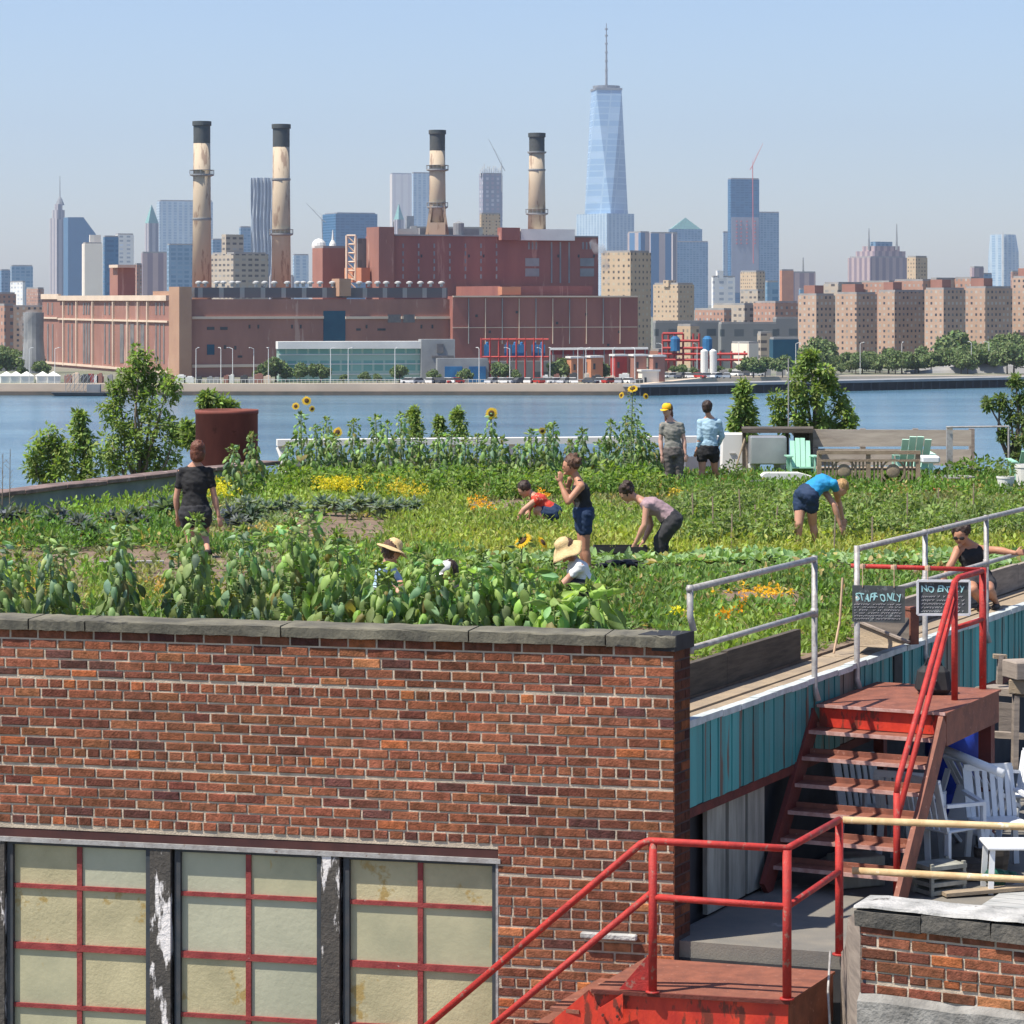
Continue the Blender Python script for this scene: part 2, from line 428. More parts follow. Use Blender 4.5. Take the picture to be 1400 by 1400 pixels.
def wavy():
    d = 4600; root = thing('skyscraper', 'tall silver skyscraper with rippling facade beside the second chimney', 'skyscraper', W(358, 409, d) * 1)
    root.location.z = BANK; m = MB(); xs = 24; vs = []; fs = []; z0 = BANK; nz = 14
    for j in range(nz + 1):
        px_z = 405 + (243 - 405) * j / nz; z = BANK if j == 0 else Y2Z(px_z, d)
        for i in range(xs + 1):
            px = 343 + 30 * i / xs; q = W(px, 0, d); wv = 4 * math.sin(i * 1.6 + .5 * math.sin(j * .9) * 2)
            vs.append((q.x, d + wv, z))
    for j in range(nz):
        for i in range(xs):
            k = j * (xs + 1) + i; fs.append((k, k + 1, k + xs + 2, k + xs + 1))
    n = len(vs); bk = [(x, y + 35, z) for x, y, z in vs]
    vs += bk; N = (nz + 1) * (xs + 1)
    for j in range(nz):
        for e in (0, xs):
            k = j * (xs + 1) + e; fs.append((k, k + xs + 1, k + xs + 1 + N, k + N))
    top = nz * (xs + 1); fs += [(top + i, top + i + 1, top + i + 1 + N, top + i + N) for i in range(xs)]
    uvs = [[(vs[k][0], vs[k][2]) for k in f] for f in fs]
    m.add(vs, fs, (1, 1, 1), uvs); m.build('wall', 'f_wave', root)
wavy()
tower('grey slab right of the second chimney base', 400, 402, 422, 349, 3800, 'f_glass_pale', t=70)
tower('wide deep blue glass block behind the domed building', 441, 459, 516, 292, 4300, 'f_glass_deep', t=68)
tower('very pale hazy tower left of the third chimney', 533, 536, 563, 238, 9000, 'f_cream', t=72)
tower('pale blue glass tower touching the third chimney', 563, 565, 589, 237, 5200, 'f_glass_pale', t=72)
def gothic():
    d = 4900; c = W(545, 0, d); root = thing('skyscraper', 'slim gothic blue-grey tower with needle spire', 'skyscraper', (c.x, d, BANK))
    m = MB(); b_ = Blk(538, 543, 552, d, 52); b_.body(Y2Z(300, d), m); m.build('wall', 'f_stone_grey', root)
    s = MB(); s.lathe((c.x, d + 8, 0), [(9, Y2Z(300, d)), (5.5, Y2Z(292, d)), (.6, Y2Z(279, d))], 4); s.build('spire', 'copper_green', root)
gothic()
tower('small dark block right of the gothic tower', 554, 556, 566, 297, 3600, 'far_grey', t=60)
def rising():
    d = 3900; b = tower('concrete skyscraper under construction with bright ragged top', 655, 660, 687, 238, d, 'f_construction', t=66, name='skyscraper')
    m = MB()
    for i in range(12):
        px = 657 + i * 2.5; q = b.hit('R', px); m.box((q.x, q.y + 6, Y2Z(236, d) + (i % 3) * 2), (1.2, 8, 10 + (i * 7 % 5) * 1.5))
    m.build('scaffold', 'far_white', b.root)
    return b
rising()
tower('yellow stone box building standing over the plant roof', 656, 658, 684, 293, 1700, 'f_housing_tan', t=70)
def crane(label, base, top, jib, d, m):
    p0 = W(base[0], base[1], d); p1 = W(top[0], top[1], d); p2 = W(jib[0], jib[1], d)
    root = thing('construction_crane', label, 'crane', (p0.x, d, p0.z)); s = d / 3850 * .7
    mb = MB(); mb.tube([p0, p1], s * .8, 4); mb.build('mast', m, root)
    mb = MB(); mb.tube([p1, p2], [s * .7, s * .3], 4); mb.tube([p1, p1 + (p1 - p2) * .25 + Vector((0, 0, s * 2))], s * .7, 4); mb.build('jib', m, root)
    mb = MB(); mb.tube([p1, p1 + Vector((0, 0, s * 9))], s * .35, 4)
    mb.tube([p1 + Vector((0, 0, s * 9)), p1 + (p2 - p1) * .7], s * .18, 3); mb.build('tower_head', m, root)
crane('grey luffing crane over the half-built tower', (686, 262), (686, 226), (668, 190), 3880, 'far_grey')
crane('thin grey crane left of the deep blue block', (441, 330), (440, 300), (419, 278), 3600, 'far_grey')
mat('crane_red', (.55, .12, .1), (.5, .1, .1), .1)
def wtc():
    d = 5300; root = thing('skyscraper', 'tallest tapering glass skyscraper with long antenna mast', 'skyscraper', (W(831, 0, d).x, d, BANK))
    t = math.radians(35.5); S = 43 * d / F
    a = Vector((-math.cos(t), math.sin(t), 0)); b_ = Vector((math.sin(t), math.cos(t), 0)); C0 = W(835, 0, d); C0.z = 0
    zb = Y2Z(292, d); zt = Y2Z(122, d)
    base = [C0 + a * S, C0, C0 + b_ * S, C0 + a * S + b_ * S]
    cen = sum(base, Vector()) / 4
    mids = [(base[i] + base[(i + 1) % 4]) / 2 for i in range(4)]
    top = [cen + (q - cen) * 1.17 for q in mids]
    vs = [Vector((p.x, p.y, zb)) for p in base] + [Vector((p.x, p.y, zt)) for p in top]
    fs = []
    for i in range(4):
        j = (i + 1) % 4
        fs.append((i, j, 4 + i)); fs.append((j, 4 + j, 4 + i))
    fs.append((4, 5, 6, 7))
    uvs = [[((k % 4) * 20.0, vs[k].z) for k in f] for f in fs]
    m = MB(); m.add(vs, fs, (1, 1, 1), uvs); m.build('wall', 'f_wtc', root)
    m = MB(); p = Blk(788, 830, 867, d - 20, 54); p.body(zb, m); m.build('podium', 'f_glass_pale', root)
    m = MB()
    for i in range(4): m.beam(vs[4 + i] + Vector((0, 0, 2)), vs[4 + (i + 1) % 4] + Vector((0, 0, 2)), 3, 4)
    m.lathe((cen.x, cen.y, zt), [(25, 2), (26, 9), (22, 9), (22, 2)], 20); m.build('crown_ring', 'far_grey', root)
    m = MB(); m.tube([(cen.x, cen.y, zt), (cen.x, cen.y, Y2Z(95, d)), (cen.x, cen.y, Y2Z(60, d)), (cen.x, cen.y, Y2Z(29, d))], [2.6, 2.2, 1.5, .7], 8)
    for y in (95, 82, 70, 58, 47, 38): m.lathe((cen.x, cen.y, Y2Z(y, d)), [(2.8, 0), (2.8, 3)], 8)
    m.build('antenna', 'far_grey', root)
wtc()
tower('tan high-rise with lit left face beside the big glass skyscraper', 822, 862, 890, 345, 930, 'f_housing_tan', t=40, name='apartment_tower', cat='apartment tower')
tower('pink-white slab tower above the tan high-rise', 858, 876, 888, 318, 3000, 'f_stripe_blue', t=60)
tower('blue striped slab tower left of the pyramid-roofed tower', 888, 890, 926, 319, 3100, 'f_stripe_blue', t=74)
def pyramid():
    d = 5000; b = tower('blue tower with stepped shoulders and green pyramid top', 912, 914, 968, 331, d, 'f_glass_blue', t=76, name='skyscraper')
    m = MB(); q = Blk(914, 916, 960, d + 5, 76); q.body(Y2Z(313, d), m, z0=b.z1 - 2); m.build('shoulder', 'f_glass_blue', b.root)
    z = Y2Z(313, d); P = [Vector((p.x, p.y, z + .01)) for p in q.inset(2)]; c = sum(P, Vector()) / 4
    m = MB(); m.add(P + [Vector((c.x, c.y, Y2Z(297, d)))], [(0, 1, 4), (1, 2, 4), (2, 3, 4), (3, 0, 4)]); m.build('pyramid_roof', 'copper_green', b.root)
pyramid()
tower('beige pier tower between the striped slab and pyramid tower', 918, 920, 926, 320, 3000, 'f_stone_grey', t=66)
tower('tan apartment block with shaded right face under the pyramid tower', 893, 927, 949, 389, 1150, 'f_housing_tan', t=46, name='apartment_tower', cat='apartment tower', roofbox=(910, 914, 924, 383))
b = tower('deep blue glass tower under construction beside a red crane', 995, 999, 1038, 245, 4800, 'f_glass_deep', t=74, name='skyscraper')
m = MB(); b.rect(m, 'R', 1000, 1037, 297, 400, out=1.5); m.build('open_floors', 'f_construction', b.root)
m = MB(); [b.rect(m, 'R', x, x + 1.5, y, y + 1.6, out=3) for y in range(302, 335, 5) for x in (1006, 1012, 1020, 1031)]; m.build('hoarding', 'crane_red', b.root)
tower('slim grey slab left of the tower under construction', 988, 989, 997, 318, 4900, 'f_glass_pale', t=70)
tower('square pale blue office tower right of the red crane', 1030, 1032, 1065, 291, 4900, 'f_glass_blue', t=74)
crane('tall red tower crane on the blue tower', (1030, 360), (1029, 226), (1043, 196), 4750, 'crane_red')
b = tower('white stepped building below the tower under construction', 973, 975, 1005, 379, 2000, 'f_white', t=70, roofbox=(979, 981, 989, 370))
tower('salmon block with pointed roof details', 1066, 1069, 1085, 370, 2600, 'orange_brick', t=68)
b = tower('pink ribbed building with a small mast', 1080, 1082, 1115, 373, 2700, 'f_stone_pink', t=72)
m = MB(); q = W(1098, 373, 2705); m.tube([q, W(1098, 352, 2705)], [1.2, .5], 5); m.build('mast', 'far_grey', b.root)
def domed():
    d = 3300; b = tower('broad pink office building with stepped rounded top and twin masts', 1159, 1190, 1240, 352, d, 'f_stone_pink', t=60, name='office_building')
    for k, (x0, x1, y) in enumerate(((1170, 1238, 343), (1179, 1230, 336), (1190, 1220, 330))):
        q = Blk(x0, (x0 + x1) / 2 - 8, x1, d + 8 + k * 4, 60); m = MB(); q.body(Y2Z(y, d), m, z0=Y2Z(353, d)); m.build('setback', 'f_glass_blue' if k == 2 else 'f_stone_pink', b.root)
    for x, y in ((1188, 312), (1226, 306)):
        m = MB(); q = W(x, 342, d + 20); m.tube([q, W(x, y, d + 20)], [1.6, .5], 5); m.build('mast', 'far_grey', b.root)
domed()
tower('tan box on the roofline right of the domed building', 1240, 1252, 1268, 352, 1500, 'f_housing_tan', t=55)
tower('small pink block near the right glass tower', 1326, 1332, 1345, 366, 2500, 'f_stone_pink')
tower('small blue block left of the right glass tower', 1340, 1343, 1356, 375, 2800, 'f_glass_blue')
def curved():
    d = 5200; root = thing('skyscraper', 'curved glass skyscraper near the right edge, pale left face, blue right', 'skyscraper', (W(1370, 0, d).x, d, BANK)); m = MB()
    N = 10; vs = []; z = [BANK, Y2Z(345, d), Y2Z(321, d)]
    for zz, x0, x1 in zip(z, (1349, 1351, 1353), (1393, 1392, 1388)):
        for i in range(N + 1):
            f = i / N; px = x0 + (x1 - x0) * f; q = W(px, 0, d); vs.append((q.x, d - 35 * math.sin(PI * (f * .9 + .05)), zz))
    fs = []
    for j in range(2):
        for i in range(N): k = j * (N + 1) + i; fs.append((k, k + 1, k + N + 2, k + N + 1))
    fs.append(tuple(range(2 * (N + 1), 3 * (N + 1))))
    uvs = [[(vs[k][0], vs[k][2]) for k in f] for f in fs]
    m.add(vs, fs, (1, 1, 1), uvs); m.build('wall', 'f_glass_pale', root)
    m = MB(); q = W(1371, 0, d - 38); m.box((q.x, q.y, (BANK + Y2Z(318, d)) / 2), (3, 3, Y2Z(318, d) - BANK)); m.build('fin', 'far_white', root)
curved()

# ---- the row of brick housing towers on the right
HT = 'brick housing towers in a row on the right'
for i, (x0, xc, x1, y, lab) in enumerate([(1091, 1116, 1142, 404, 'leftmost of the brick housing towers on the right'), (1143, 1171, 1199, 402, 'second brick housing tower from the left of the row'),
        (1200, 1223, 1265, 399, 'third brick housing tower, with the widest dark face'), (1264, 1290, 1320, 396, 'fourth brick housing tower from the left of the row'),
        (1319, 1347, 1384, 394, 'fifth brick housing tower, left of the one cut by the frame'), (1384, 1404, 1440, 380, 'brick housing tower cut off by the right edge')]):
    b = tower(lab, x0, xc, x1, y, 880 + 14 * (i % 3), 'f_housing', t=50, name='housing_tower', cat='apartment tower', group=HT)
    m = MB(); r_ = Blk(x0 + 8, xc - 2, xc + 10, b.d + 6, 50, b.z1); r_.body(b.z1 + 3.2, m); m.build('roof_house', 'plant_brick', b.root)
for x0, xc, x1, y, lab in [(1126, 1146, 1180, 388, 'tan slab behind the first and second housing towers'), (1176, 1216, 1222, 386, 'brick slab behind the second and third housing towers'),
        (1222, 1262, 1280, 384, 'light brick slab behind the third and fourth housing towers'), (1276, 1280, 1312, 382, 'grey slab behind the fourth housing tower'),
        (1305, 1328, 1340, 381, 'brick slab behind the fifth housing tower')]:
    tower(lab, x0, xc, x1, y, 1120, 'f_brick_low' if 'brick' in lab else 'f_slab_tan', t=50, name='housing_slab', cat='apartment block')

# ---- middle ground between the plant and the housing towers
mid = [(950, 990, 1000, 424, 1050, 'f_brick_low', 'brick block left of the checkered slabs'), (975, 1018, 1030, 417, 1100, 'f_slab_tan', 'long tan slab with rows of dark windows'),
       (1030, 1060, 1092, 414, 1080, 'f_brick_low', 'brick slab right of the long tan slab'), (1012, 1034, 1046, 372, 1600, 'f_housing_tan', 'tan stub tower above the long slab'),
       (1046, 1049, 1064, 386, 1500, 'f_glass_blue', 'dark green-blue block above the brick slab'), (1012, 1036, 1043, 398, 1300, 'f_slab_tan', 'stepped tan block with dark window column'),
       (1058, 1061, 1092, 436, 980, 'f_industrial', 'dark grey shed left of the first housing tower'), (984, 986, 1062, 443, 960, 'f_industrial', 'long low grey industrial hall'),
       (893, 896, 986, 441, 970, 'f_industrial', 'grey industrial hall behind the red steelwork'), (926, 944, 950, 446, 800, 'f_housing_tan', 'small tan block in the red steelwork'),
       (1000, 1024, 1037, 470, 790, 'f_cream', 'cream gabled shed catching the sun'), (1055, 1057, 1092, 464, 800, 'teal_panel', 'dark blue steel hall beside the first housing tower'),
       (1037, 1040, 1056, 456, 900, 'f_slab_tan', 'small tan and grey block behind the dark blue hall'), (888, 900, 925, 480, 760, 'plant_brick', 'low brick shed under the steelwork'),
       (948, 951, 1003, 486, 790, 'f_industrial', 'dark shed beneath the red pipes'), (-20, 6, 12, 418, 900, 'f_brick_low', 'dark brick block cut by the left edge'),
       (6, 12, 60, 420, 950, 'f_housing', 'brick block at left behind the steam'), (-30, -28, 60, 492, 760, 'far_grey', 'low grey warehouse at the left edge'),
       (-20, -10, 22, 402, 1300, 'f_brick_low', 'brick roofline at the far left')]
for x0, xc, x1, y, d, m_, lab in mid:
    tower(lab, x0, xc, x1, y, d, m_, t=60 if xc - x0 > 6 else 74, name='low_block', cat='building')
# fillers that close the low skyline behind everything
for i, (x0, x1, y, m_, lab) in enumerate([(368, 402, 378, 'f_stone_grey', 'grey block between the second chimney and a slab'), (560, 660, 312, 'far_grey', 'long grey roof behind the third chimney'),
        (1092, 1130, 396, 'f_glass_blue', 'blue-grey block left of the tan slab'), (1382, 1400, 372, 'f_brick_low', 'low pink block at the right edge')]):
    tower(lab, x0, x0 + 2, x1, y, 1300 if i == 1 else 2300, m_, t=74, name='low_block')

# ================================================================== POWER PLANT
PL = thing('power_plant', 'huge brick power plant across the river with stone bands and stepped roof', 'power plant', W(252, 520, 700))
PL.location.z = BANK
A = Blk(58, 252, 620, 700, 66)
A.body(Y2Z(409, 700)).build('left_hall', 'plant_brick', PL)
B0 = A.hit('R', 618)
B = Blk(612, 619, 872, B0.y - 2.5, 69); zB = Y2Z(405, B.d)
B.body(zB).build('right_hall', 'plant_brick_red', PL)
mb = MB(); B.rect(mb, 'R', 695, 822, 391, 406, out=-6, inn=40); mb.build('upper_step', 'plant_brick_red', PL)
mb = MB(); B.rect(mb, 'R', 690, 716, 392, 403, out=-2, inn=5); mb.build('orange_block', 'orange_brick', PL)
Cb = Blk(500, 518, 818, 765, 69, zb=16); zC = Y2Z(322, 765)
Cb.body(zC).build('boiler_house', 'plant_brick_red', PL)
mb = MB(); q = Blk(501, 518, 539, 763, 66, zb=16); q.body(Y2Z(310, 763), mb); mb.build('stair_tower', 'plant_brick', PL)
mb = MB(); q = Blk(682, 686, 711, 775, 66, zb=zC - 1); q.body(Y2Z(311, 775), mb); mb.build('roof_house', 'plant_brick_red', PL)
mb = MB(); q = Blk(708, 712, 786, 778, 70, zb=zC - 1); q.body(Y2Z(313, 778), mb); mb.build('white_roof_house', 'far_white', PL)
mb = MB(); q = Blk(570, 574, 655, 790, 70, zb=zC - 1); q.body(Y2Z(312, 790), mb); mb.build('grey_roof_house', 'far_grey', PL)
# brick tower on the left wing
mb = MB(); q = Blk(150, 161, 185, 765, 60, zb=15); q.body(Y2Z(366, 765), mb); mb.build('brick_tower', 'plant_brick', PL)
mb = MB(); q = Blk(149, 161, 186, 762, 60, zb=Y2Z(366, 765)); q.body(Y2Z(362, 765), mb); mb.build('tower_cap', 'plant_stone', PL)
# corner tower
mb = MB(); q = Blk(231, 245, 262, 697, 66); q.body(Y2Z(392, 697), mb); mb.build('corner_tower', 'plant_brick_tan', PL)
mb = MB(); q = Blk(209, 231, 240, 712, 66, zb=20); q.body(Y2Z(398, 712), mb); mb.build('corner_step', 'plant_brick_tan', PL)
# stone bands
mb = MB()
A.rect(mb, 'L', 82, 231, 404, 411, out=.8); A.rect(mb, 'L', 58, 82, 402, 409, out=.5)
for x0, x1, y0, y1 in ((58, 80, 433.5, 435.8), (81, 231, 436.5, 439), (58, 231, 500, 503)): A.rect(mb, 'L', x0, x1, y0, y1, out=.5)
for x0, x1 in ((262, 442), (472, 530), (548, 551), (567, 617)): A.rect(mb, 'R', x0, x1, 432.5, 436, out=.5)
A.rect(mb, 'R', 262, 380, 498, 502, out=.5); mb.build('stone_band', 'plant_stone', PL)
# windows: each its own part
def pw(side, blk, x0, x1, y0, y1, m='plant_glass', name='window', out=.12):
    w = MB(); blk.rect(w, side, x0, x1, y0, y1, out=out); w.build(name, m, PL)
for x in (65, 71.5, 93, 98, 143, 149, 213, 218, 223.5): pw('L', A, x, x + 1.6, 443, 497)
for x in (114, 117.5, 121): pw('L', A, x, x + 2.2, 442, 497)
for x in (167, 181, 195): pw('L', A, x - 2.5, x + 2.5, 443, 496)
for x in (65, 71, 93, 98, 114, 117.5, 121, 143, 149, 213, 218, 223.5): pw('L', A, x, x + 1.6, 414, 430)
for x in (88, 106, 128, 156, 176, 190, 203): pw('L', A, x, x + .9, 412, 500, 'plant_stone', 'pilaster', out=.6)
for x0, x1, y0, y1, m_ in ((442, 472, 425, 470, 'teal_panel'), (530, 548, 430, 441, 'plant_glass'), (551, 567, 430, 441, 'plant_glass'), (283, 293, 447, 451, 'far_dark'), (301, 311, 447, 451, 'far_dark'),
        (283, 293, 471, 485, 'teal_panel'), (306, 309, 472, 477, 'far_dark'), (320, 323, 473, 478, 'far_dark'), (325, 331, 486, 489, 'far_dark'), (487, 493, 449, 452, 'far_dark'), (516, 527, 449, 452, 'far_dark'), (262, 300, 516, 520, 'far_dark')):
    pw('R', A, x0, x1, y0, y1, m_)
for k in range(7):
    x = 551 + k * 21.3
    for j in range(5): pw('R', Cb, x - 1, x + 1, 333 + j * 10.5, 339 + j * 10.5, 'far_grey')
for x in (722, 727, 732): pw('R', Cb, x, x + 2, 331, 341, 'far_grey')
for x in (753, 765, 777): pw('R', Cb, x, x + 2, 331, 387, 'far_grey')
for x in (796, 801, 806): pw('R', Cb, x, x + 2, 331, 341, 'far_grey')
for x0 in (718, 793):
    for y in (353, 367): pw('R', Cb, x0, x0 + 19, y, y + 11, 'far_grey')
for k in range(9): pw('R', B, 700 + k * 19, 701 + k * 19, 480, 500, 'far_grey')
for x in range(640, 870, 23): pw('R', B, x, x + .8, 408, 470, 'plant_stone' if x % 2 else 'far_grey', 'downpipe', out=.35)
mb = MB(); B.rect(mb, 'R', 619, 871, 404.4, 406.4, out=.5); B.rect(mb, 'R', 619, 871, 447, 448, out=.2); mb.build('coping_line', 'plant_stone', PL)
mb = MB(); Cb.rect(mb, 'R', 539, 817, 321.5, 323.5, out=.5); mb.build('coping_line', 'far_grey', PL)
for x in (575, 640, 660, 762, 790, 811): pw('R', Cb, x, x + 2.2, 348, 352, 'far_dark')
for x, y in ((650, 430), (668, 452), (705, 425), (760, 440), (800, 428), (845, 452), (830, 470)): pw('R', B, x, x + 3, y, y + 3.4, 'far_dark')
for x in (340, 352, 398, 410, 500, 575, 590): pw('R', A, x, x + 2.2, 444, 449, 'far_dark')
mat('galv_far', (.46, .46, .45), (.3, .3, .3), .6)
# ventilator row on the front roof edge
mb = MB(); q = Blk(262, 266, 612, 703, 66, zb=Y2Z(407, 703)); q.body(Y2Z(393, 703), mb); mb.build('louver_row', 'f_louver', PL)
vm = MB(); vm.lathe((0, 0, 0), [(.4, 0), (.4, .7), (.85, .8), (.85, 1.15), (.3, 1.45)], 10)
v0 = vm.build('roof_ventilator', 'galv_far', PL, world=False)
first = True
for x in [266, 275, 291, 300, 312, 320, 345, 357, 370, 388, 402, 410, 420, 433, 450, 487, 500, 512, 524, 540, 556, 571, 585, 600]:
    p = A.hit('R', x) + Vector((.6, 3.5, 0)); loc = Vector((p.x, p.y, Y2Z(393, p.y) + .2)) - PL.location
    c = v0 if first else v0.copy()
    if not first: COL.objects.link(c)
    c.location = loc; first = False
mb = MB(); A.rect(mb, 'R', 463, 479, 381, 405, out=.5, inn=5); mb.build('roof_pier', 'plant_brick_tan', PL)
# domed building and steel frame left of the boiler house
b = tower('brown brick building with a white dome and a white pinnacle on its roof', 427, 441, 474, 339, 775, 'plant_brick', name='domed_building', t=62)
mb = MB(); q = W(436, 339, 782); mb.lathe((q.x, 782, q.z), [(2.0, 0), (2.0, .7), (1.8, 1.5), (1.2, 2.2), (.3, 2.6)], 14); mb.build('dome', 'far_white', b.root)
mb = MB(); q = W(455, 339, 780); mb.lathe((q.x, 780, q.z), [(1.1, 0), (.9, 1.2), (.35, 2.2), (.1, 5)], 10); mb.build('pinnacle', 'far_white', b.root)
fr = thing('steel_frame_tower', 'open steel frame with dark panels left of the stair tower', 'industrial frame', W(480, 384, 770))
mb = MB()
for x in (474, 486): mb.tube([W(x, 384, 768), W(x, 322, 768)], .35, 4)
for y in range(322, 384, 12): mb.tube([W(474, y, 768), W(486, y, 768)], .25, 4); mb.tube([W(474, y, 768), W(486, y + 12, 768)], .2, 4)
mb.build('frame', 'plant_stone', fr)
mb = MB(); q = Blk(486, 489, 507, 772, 66, zb=Y2Z(372, 772)); q.body(Y2Z(326, 772), mb); mb.build('dark_panel', 'f_industrial', fr)
mb = MB(); q = Blk(471, 494, 504, 766, 50, zb=Y2Z(386, 766)); q.body(Y2Z(366, 766), mb); mb.build('orange_base', 'orange_brick', fr)
mb = MB(); q = W(627, 316, 775); mb.lathe((q.x, 775, zC), [(1.5, 0), (1.5, 3.6), (.2, 4.2)], 12)
tag(mb.build('water_tank', 'far_grey', None), 'round grey water tank on the boiler house roof', 'water tank')
mb = MB(); q = W(558, 322, 772); mb.box((q.x, 772, zC + 1), (5.5, 3, 2)); mb.box((q.x + 1.6, 772, zC + 2.4), (1.6, 2, .8)); mb.tube([(q.x - 4, 772, zC), (q.x - 4, 772, zC + 4)], .15, 4)
tag(mb.build('roof_machinery', 'far_grey', None), 'grey machinery on the left end of the boiler house roof', 'roof machinery')

# chimneys
def chimney(label, cx, ytop, ycap, ybase, wtop, wbase, d, rings, platform=False, base=None):
    x = W(cx, 0, d).x; zt = Y2Z(ytop, d); zc = Y2Z(ycap, d); zb = base
    root = thing('chimney', label, 'chimney', (x, d, zb)); k = d / F
    r0 = wbase / 2 * k; r1 = wtop / 2 * k
    mb = MB(); mb.lathe((x, d, 0), [(r0, zb), (r0 + (r1 - r0) * .6, zb + (zc - zb) * .6), (r1, zc)], 28); mb.build('shaft', 'chimney_brick', root, smooth=True)
    mb = MB(); mb.lathe((x, d, 0), [(r1 + .02, zc), (r1 + .02, zt - 1.2), (r1 * 1.14, zt - 1.1), (r1 * 1.14, zt), (r1 * .8, zt), (r1 * .8, zt - 2)], 28); mb.build('cap', 'chimney_cap', root, smooth=False)
    for y, ex in rings:
        z = Y2Z(y, d); rr = r0 + (r1 - r0) * (z - zb) / (zc - zb); mb = MB()
        mb.lathe((x, d, z), [(rr, -.3), (rr + ex, 0), (rr + ex, .35), (rr, .4)], 28)
        if ex > .5:
            for a in range(16):
                q = (x + (rr + ex) * math.cos(a * PI / 8), d + (rr + ex) * math.sin(a * PI / 8), z + .3); mb.tube([q, (q[0], q[1], z + 1.4)], .06, 3)
            mb.lathe((x, d, z + 1.35), [(rr + ex - .06, 0), (rr + ex + .06, 0), (rr + ex + .06, .1), (rr + ex - .06, .1)], 28)
        mb.build('gallery' if ex > .5 else 'band', 'far_grey', root)
    return root
chimney('leftmost tall brick chimney, stained, with a gallery near its top', 276, 166, 196, 388, 23, 27, 735, [(240, .9), (300, .15)], base=22)
chimney('second tall brick chimney from the left, smoother, with a low gallery', 384.5, 170, 201, 388, 23, 27, 745, [(246, .2), (321, .7)], base=22)
r3 = chimney('third chimney from the left, with dark cap, buttressed at its foot', 598, 178, 206, 320, 21, 24, 785, [(233, .9), (284, .6)], base=zC)
mb = MB()
for s_ in (-1, 1):
    x = r3.location.x; mb.beam((x + s_ * 3.0, 783, zC), (x + s_ * 1.6, 783, zC + 9), .8, .8)
mb.box((x, 782, zC + 2), (4.6, 1, 4)); mb.build('buttress', 'chimney_brick', r3)
chimney('rightmost chimney with dark cap and bands near the top', 734, 182, 207, 315, 21, 25, 785, [(209, .5), (233, .2), (293, .7)], base=zC)
# steam
mt, nt, b_, out = _nt('steam'); nt.nodes.remove(b_)
pv = nt.nodes.new('ShaderNodeVolumePrincipled'); pv.inputs['Color'].default_value = (1, 1, 1, 1)
nz = _noise(nt, .25, 3, .6); pv.inputs['Anisotropy'].default_value = .2
nt.links.new(_math(nt, 'MULTIPLY', _math(nt, 'MAXIMUM', _math(nt, 'SUBTRACT', nz, .42), 0.0), 2.2), pv.inputs['Density'])
nt.links.new(pv.outputs[0], out.inputs['Volume'])
def plume(label, pts, d):
    mb = MB()
    mb.tube([W(x, y, d) for x, y, r in pts], [r * d / F for x, y, r in pts], 12); o = mb.build('steam_plume', 'steam', None, smooth=True)
    tag(o, label, 'steam', kind='stuff')
plume('white steam drifting up beside the boiler house right end', [(830, 388, 3), (829, 372, 6), (824, 352, 8), (818, 338, 10), (808, 328, 5)], 752)
plume('thin steam wisp at the far left before the brick block', [(34, 478, 2), (31, 458, 4), (30, 440, 6), (40, 430, 7), (52, 424, 3)], 740)

# ================================================================== GREEN GLASS BUILDING AND SHORE
b = Blk(378, 381, 576, 668, 80); root = thing('glass_building', 'low green glass building with white roof before the power plant', 'office building', b.C)
zr = Y2Z(477, 668); b.body(zr).build('wall', 'f_green_glass', root)
mb = MB(); q = Blk(377, 380, 578, 666.5, 80, zb=zr + .003); q.body(Y2Z(467, 668), mb); mb.build('roof_band', 'far_white', root)
mb = MB()
for y in (484, 497, 511): b.rect(mb, 'R', 381, 575, y, y + 1.4, out=.25)
mb.build('floor_band', 'far_white', root)
b = Blk(572, 576, 622, 672, 80); root = thing('concrete_annex', 'pale grey concrete annex right of the green glass building', 'building', b.C); b.body(Y2Z(464, 672)).build('wall', 'far_grey', root)
mb = MB(); b.rect(mb, 'R', 597, 606, 470, 482, out=.3); b.rect(mb, 'R', 590, 620, 486, 489, out=.2); mb.build('window', 'plant_glass', root)
b = Blk(596, 598, 667, 660, 82); root = thing('garage', 'grey flat building with two bright blue doors on the far bank', 'garage', b.C); b.body(Y2Z(490, 660)).build('wall', 'far_grey', root)
for x0, x1 in ((608, 632), (641, 664)):
    mb = MB(); b.rect(mb, 'R', x0, x1, 501, 523, out=.2); mb.build('door', 'far_blue', root)
# substation
root = thing('substation', 'blue transformers in a red steel rack before the brick hall', 'substation', W(700, 492, 665))
mb = MB()
for x in range(658, 754, 12):
    mb.tube([W(x, 520, 664), W(x, 462, 664)], .22, 4)
for y in (464, 488): mb.tube([W(658, y, 664), W(750, y, 664)], .22, 4)
mb.build('steel_rack', 'far_red', root)
for x in (666, 694, 704, 713, 731, 741):
    mb = MB(); q = W(x, 479, 665); mb.box((q.x, 666, q.z), (1.5, 2, 2.6)); mb.lathe((q.x, 666, q.z + 1.3), [(.35, 0), (.35, .5), (.1, .7)], 8); mb.build('transformer', 'far_blue', root)
mb = MB(); q = Blk(660, 663, 752, 668, 80); q.body(Y2Z(494, 668), mb); mb.build('base_house', 'f_industrial', root)
root = thing('pipe_bridge', 'long white pipe bridge in front of the red brick hall', 'pipe bridge', W(820, 500, 675))
mb = MB(); mb.beam(W(752, 477, 675), W(886, 476, 675), 1, .5); mb.build('deck', 'far_white', root)
mb = MB(); mb.beam(W(752, 482, 675.5), W(886, 481, 675.5), .8, 1.0); mb.build('pipe', 'far_red', root)
mb = MB()
for x in range(756, 890, 14): mb.tube([W(x, 476, 675), W(x, 522, 675)], .15, 4)
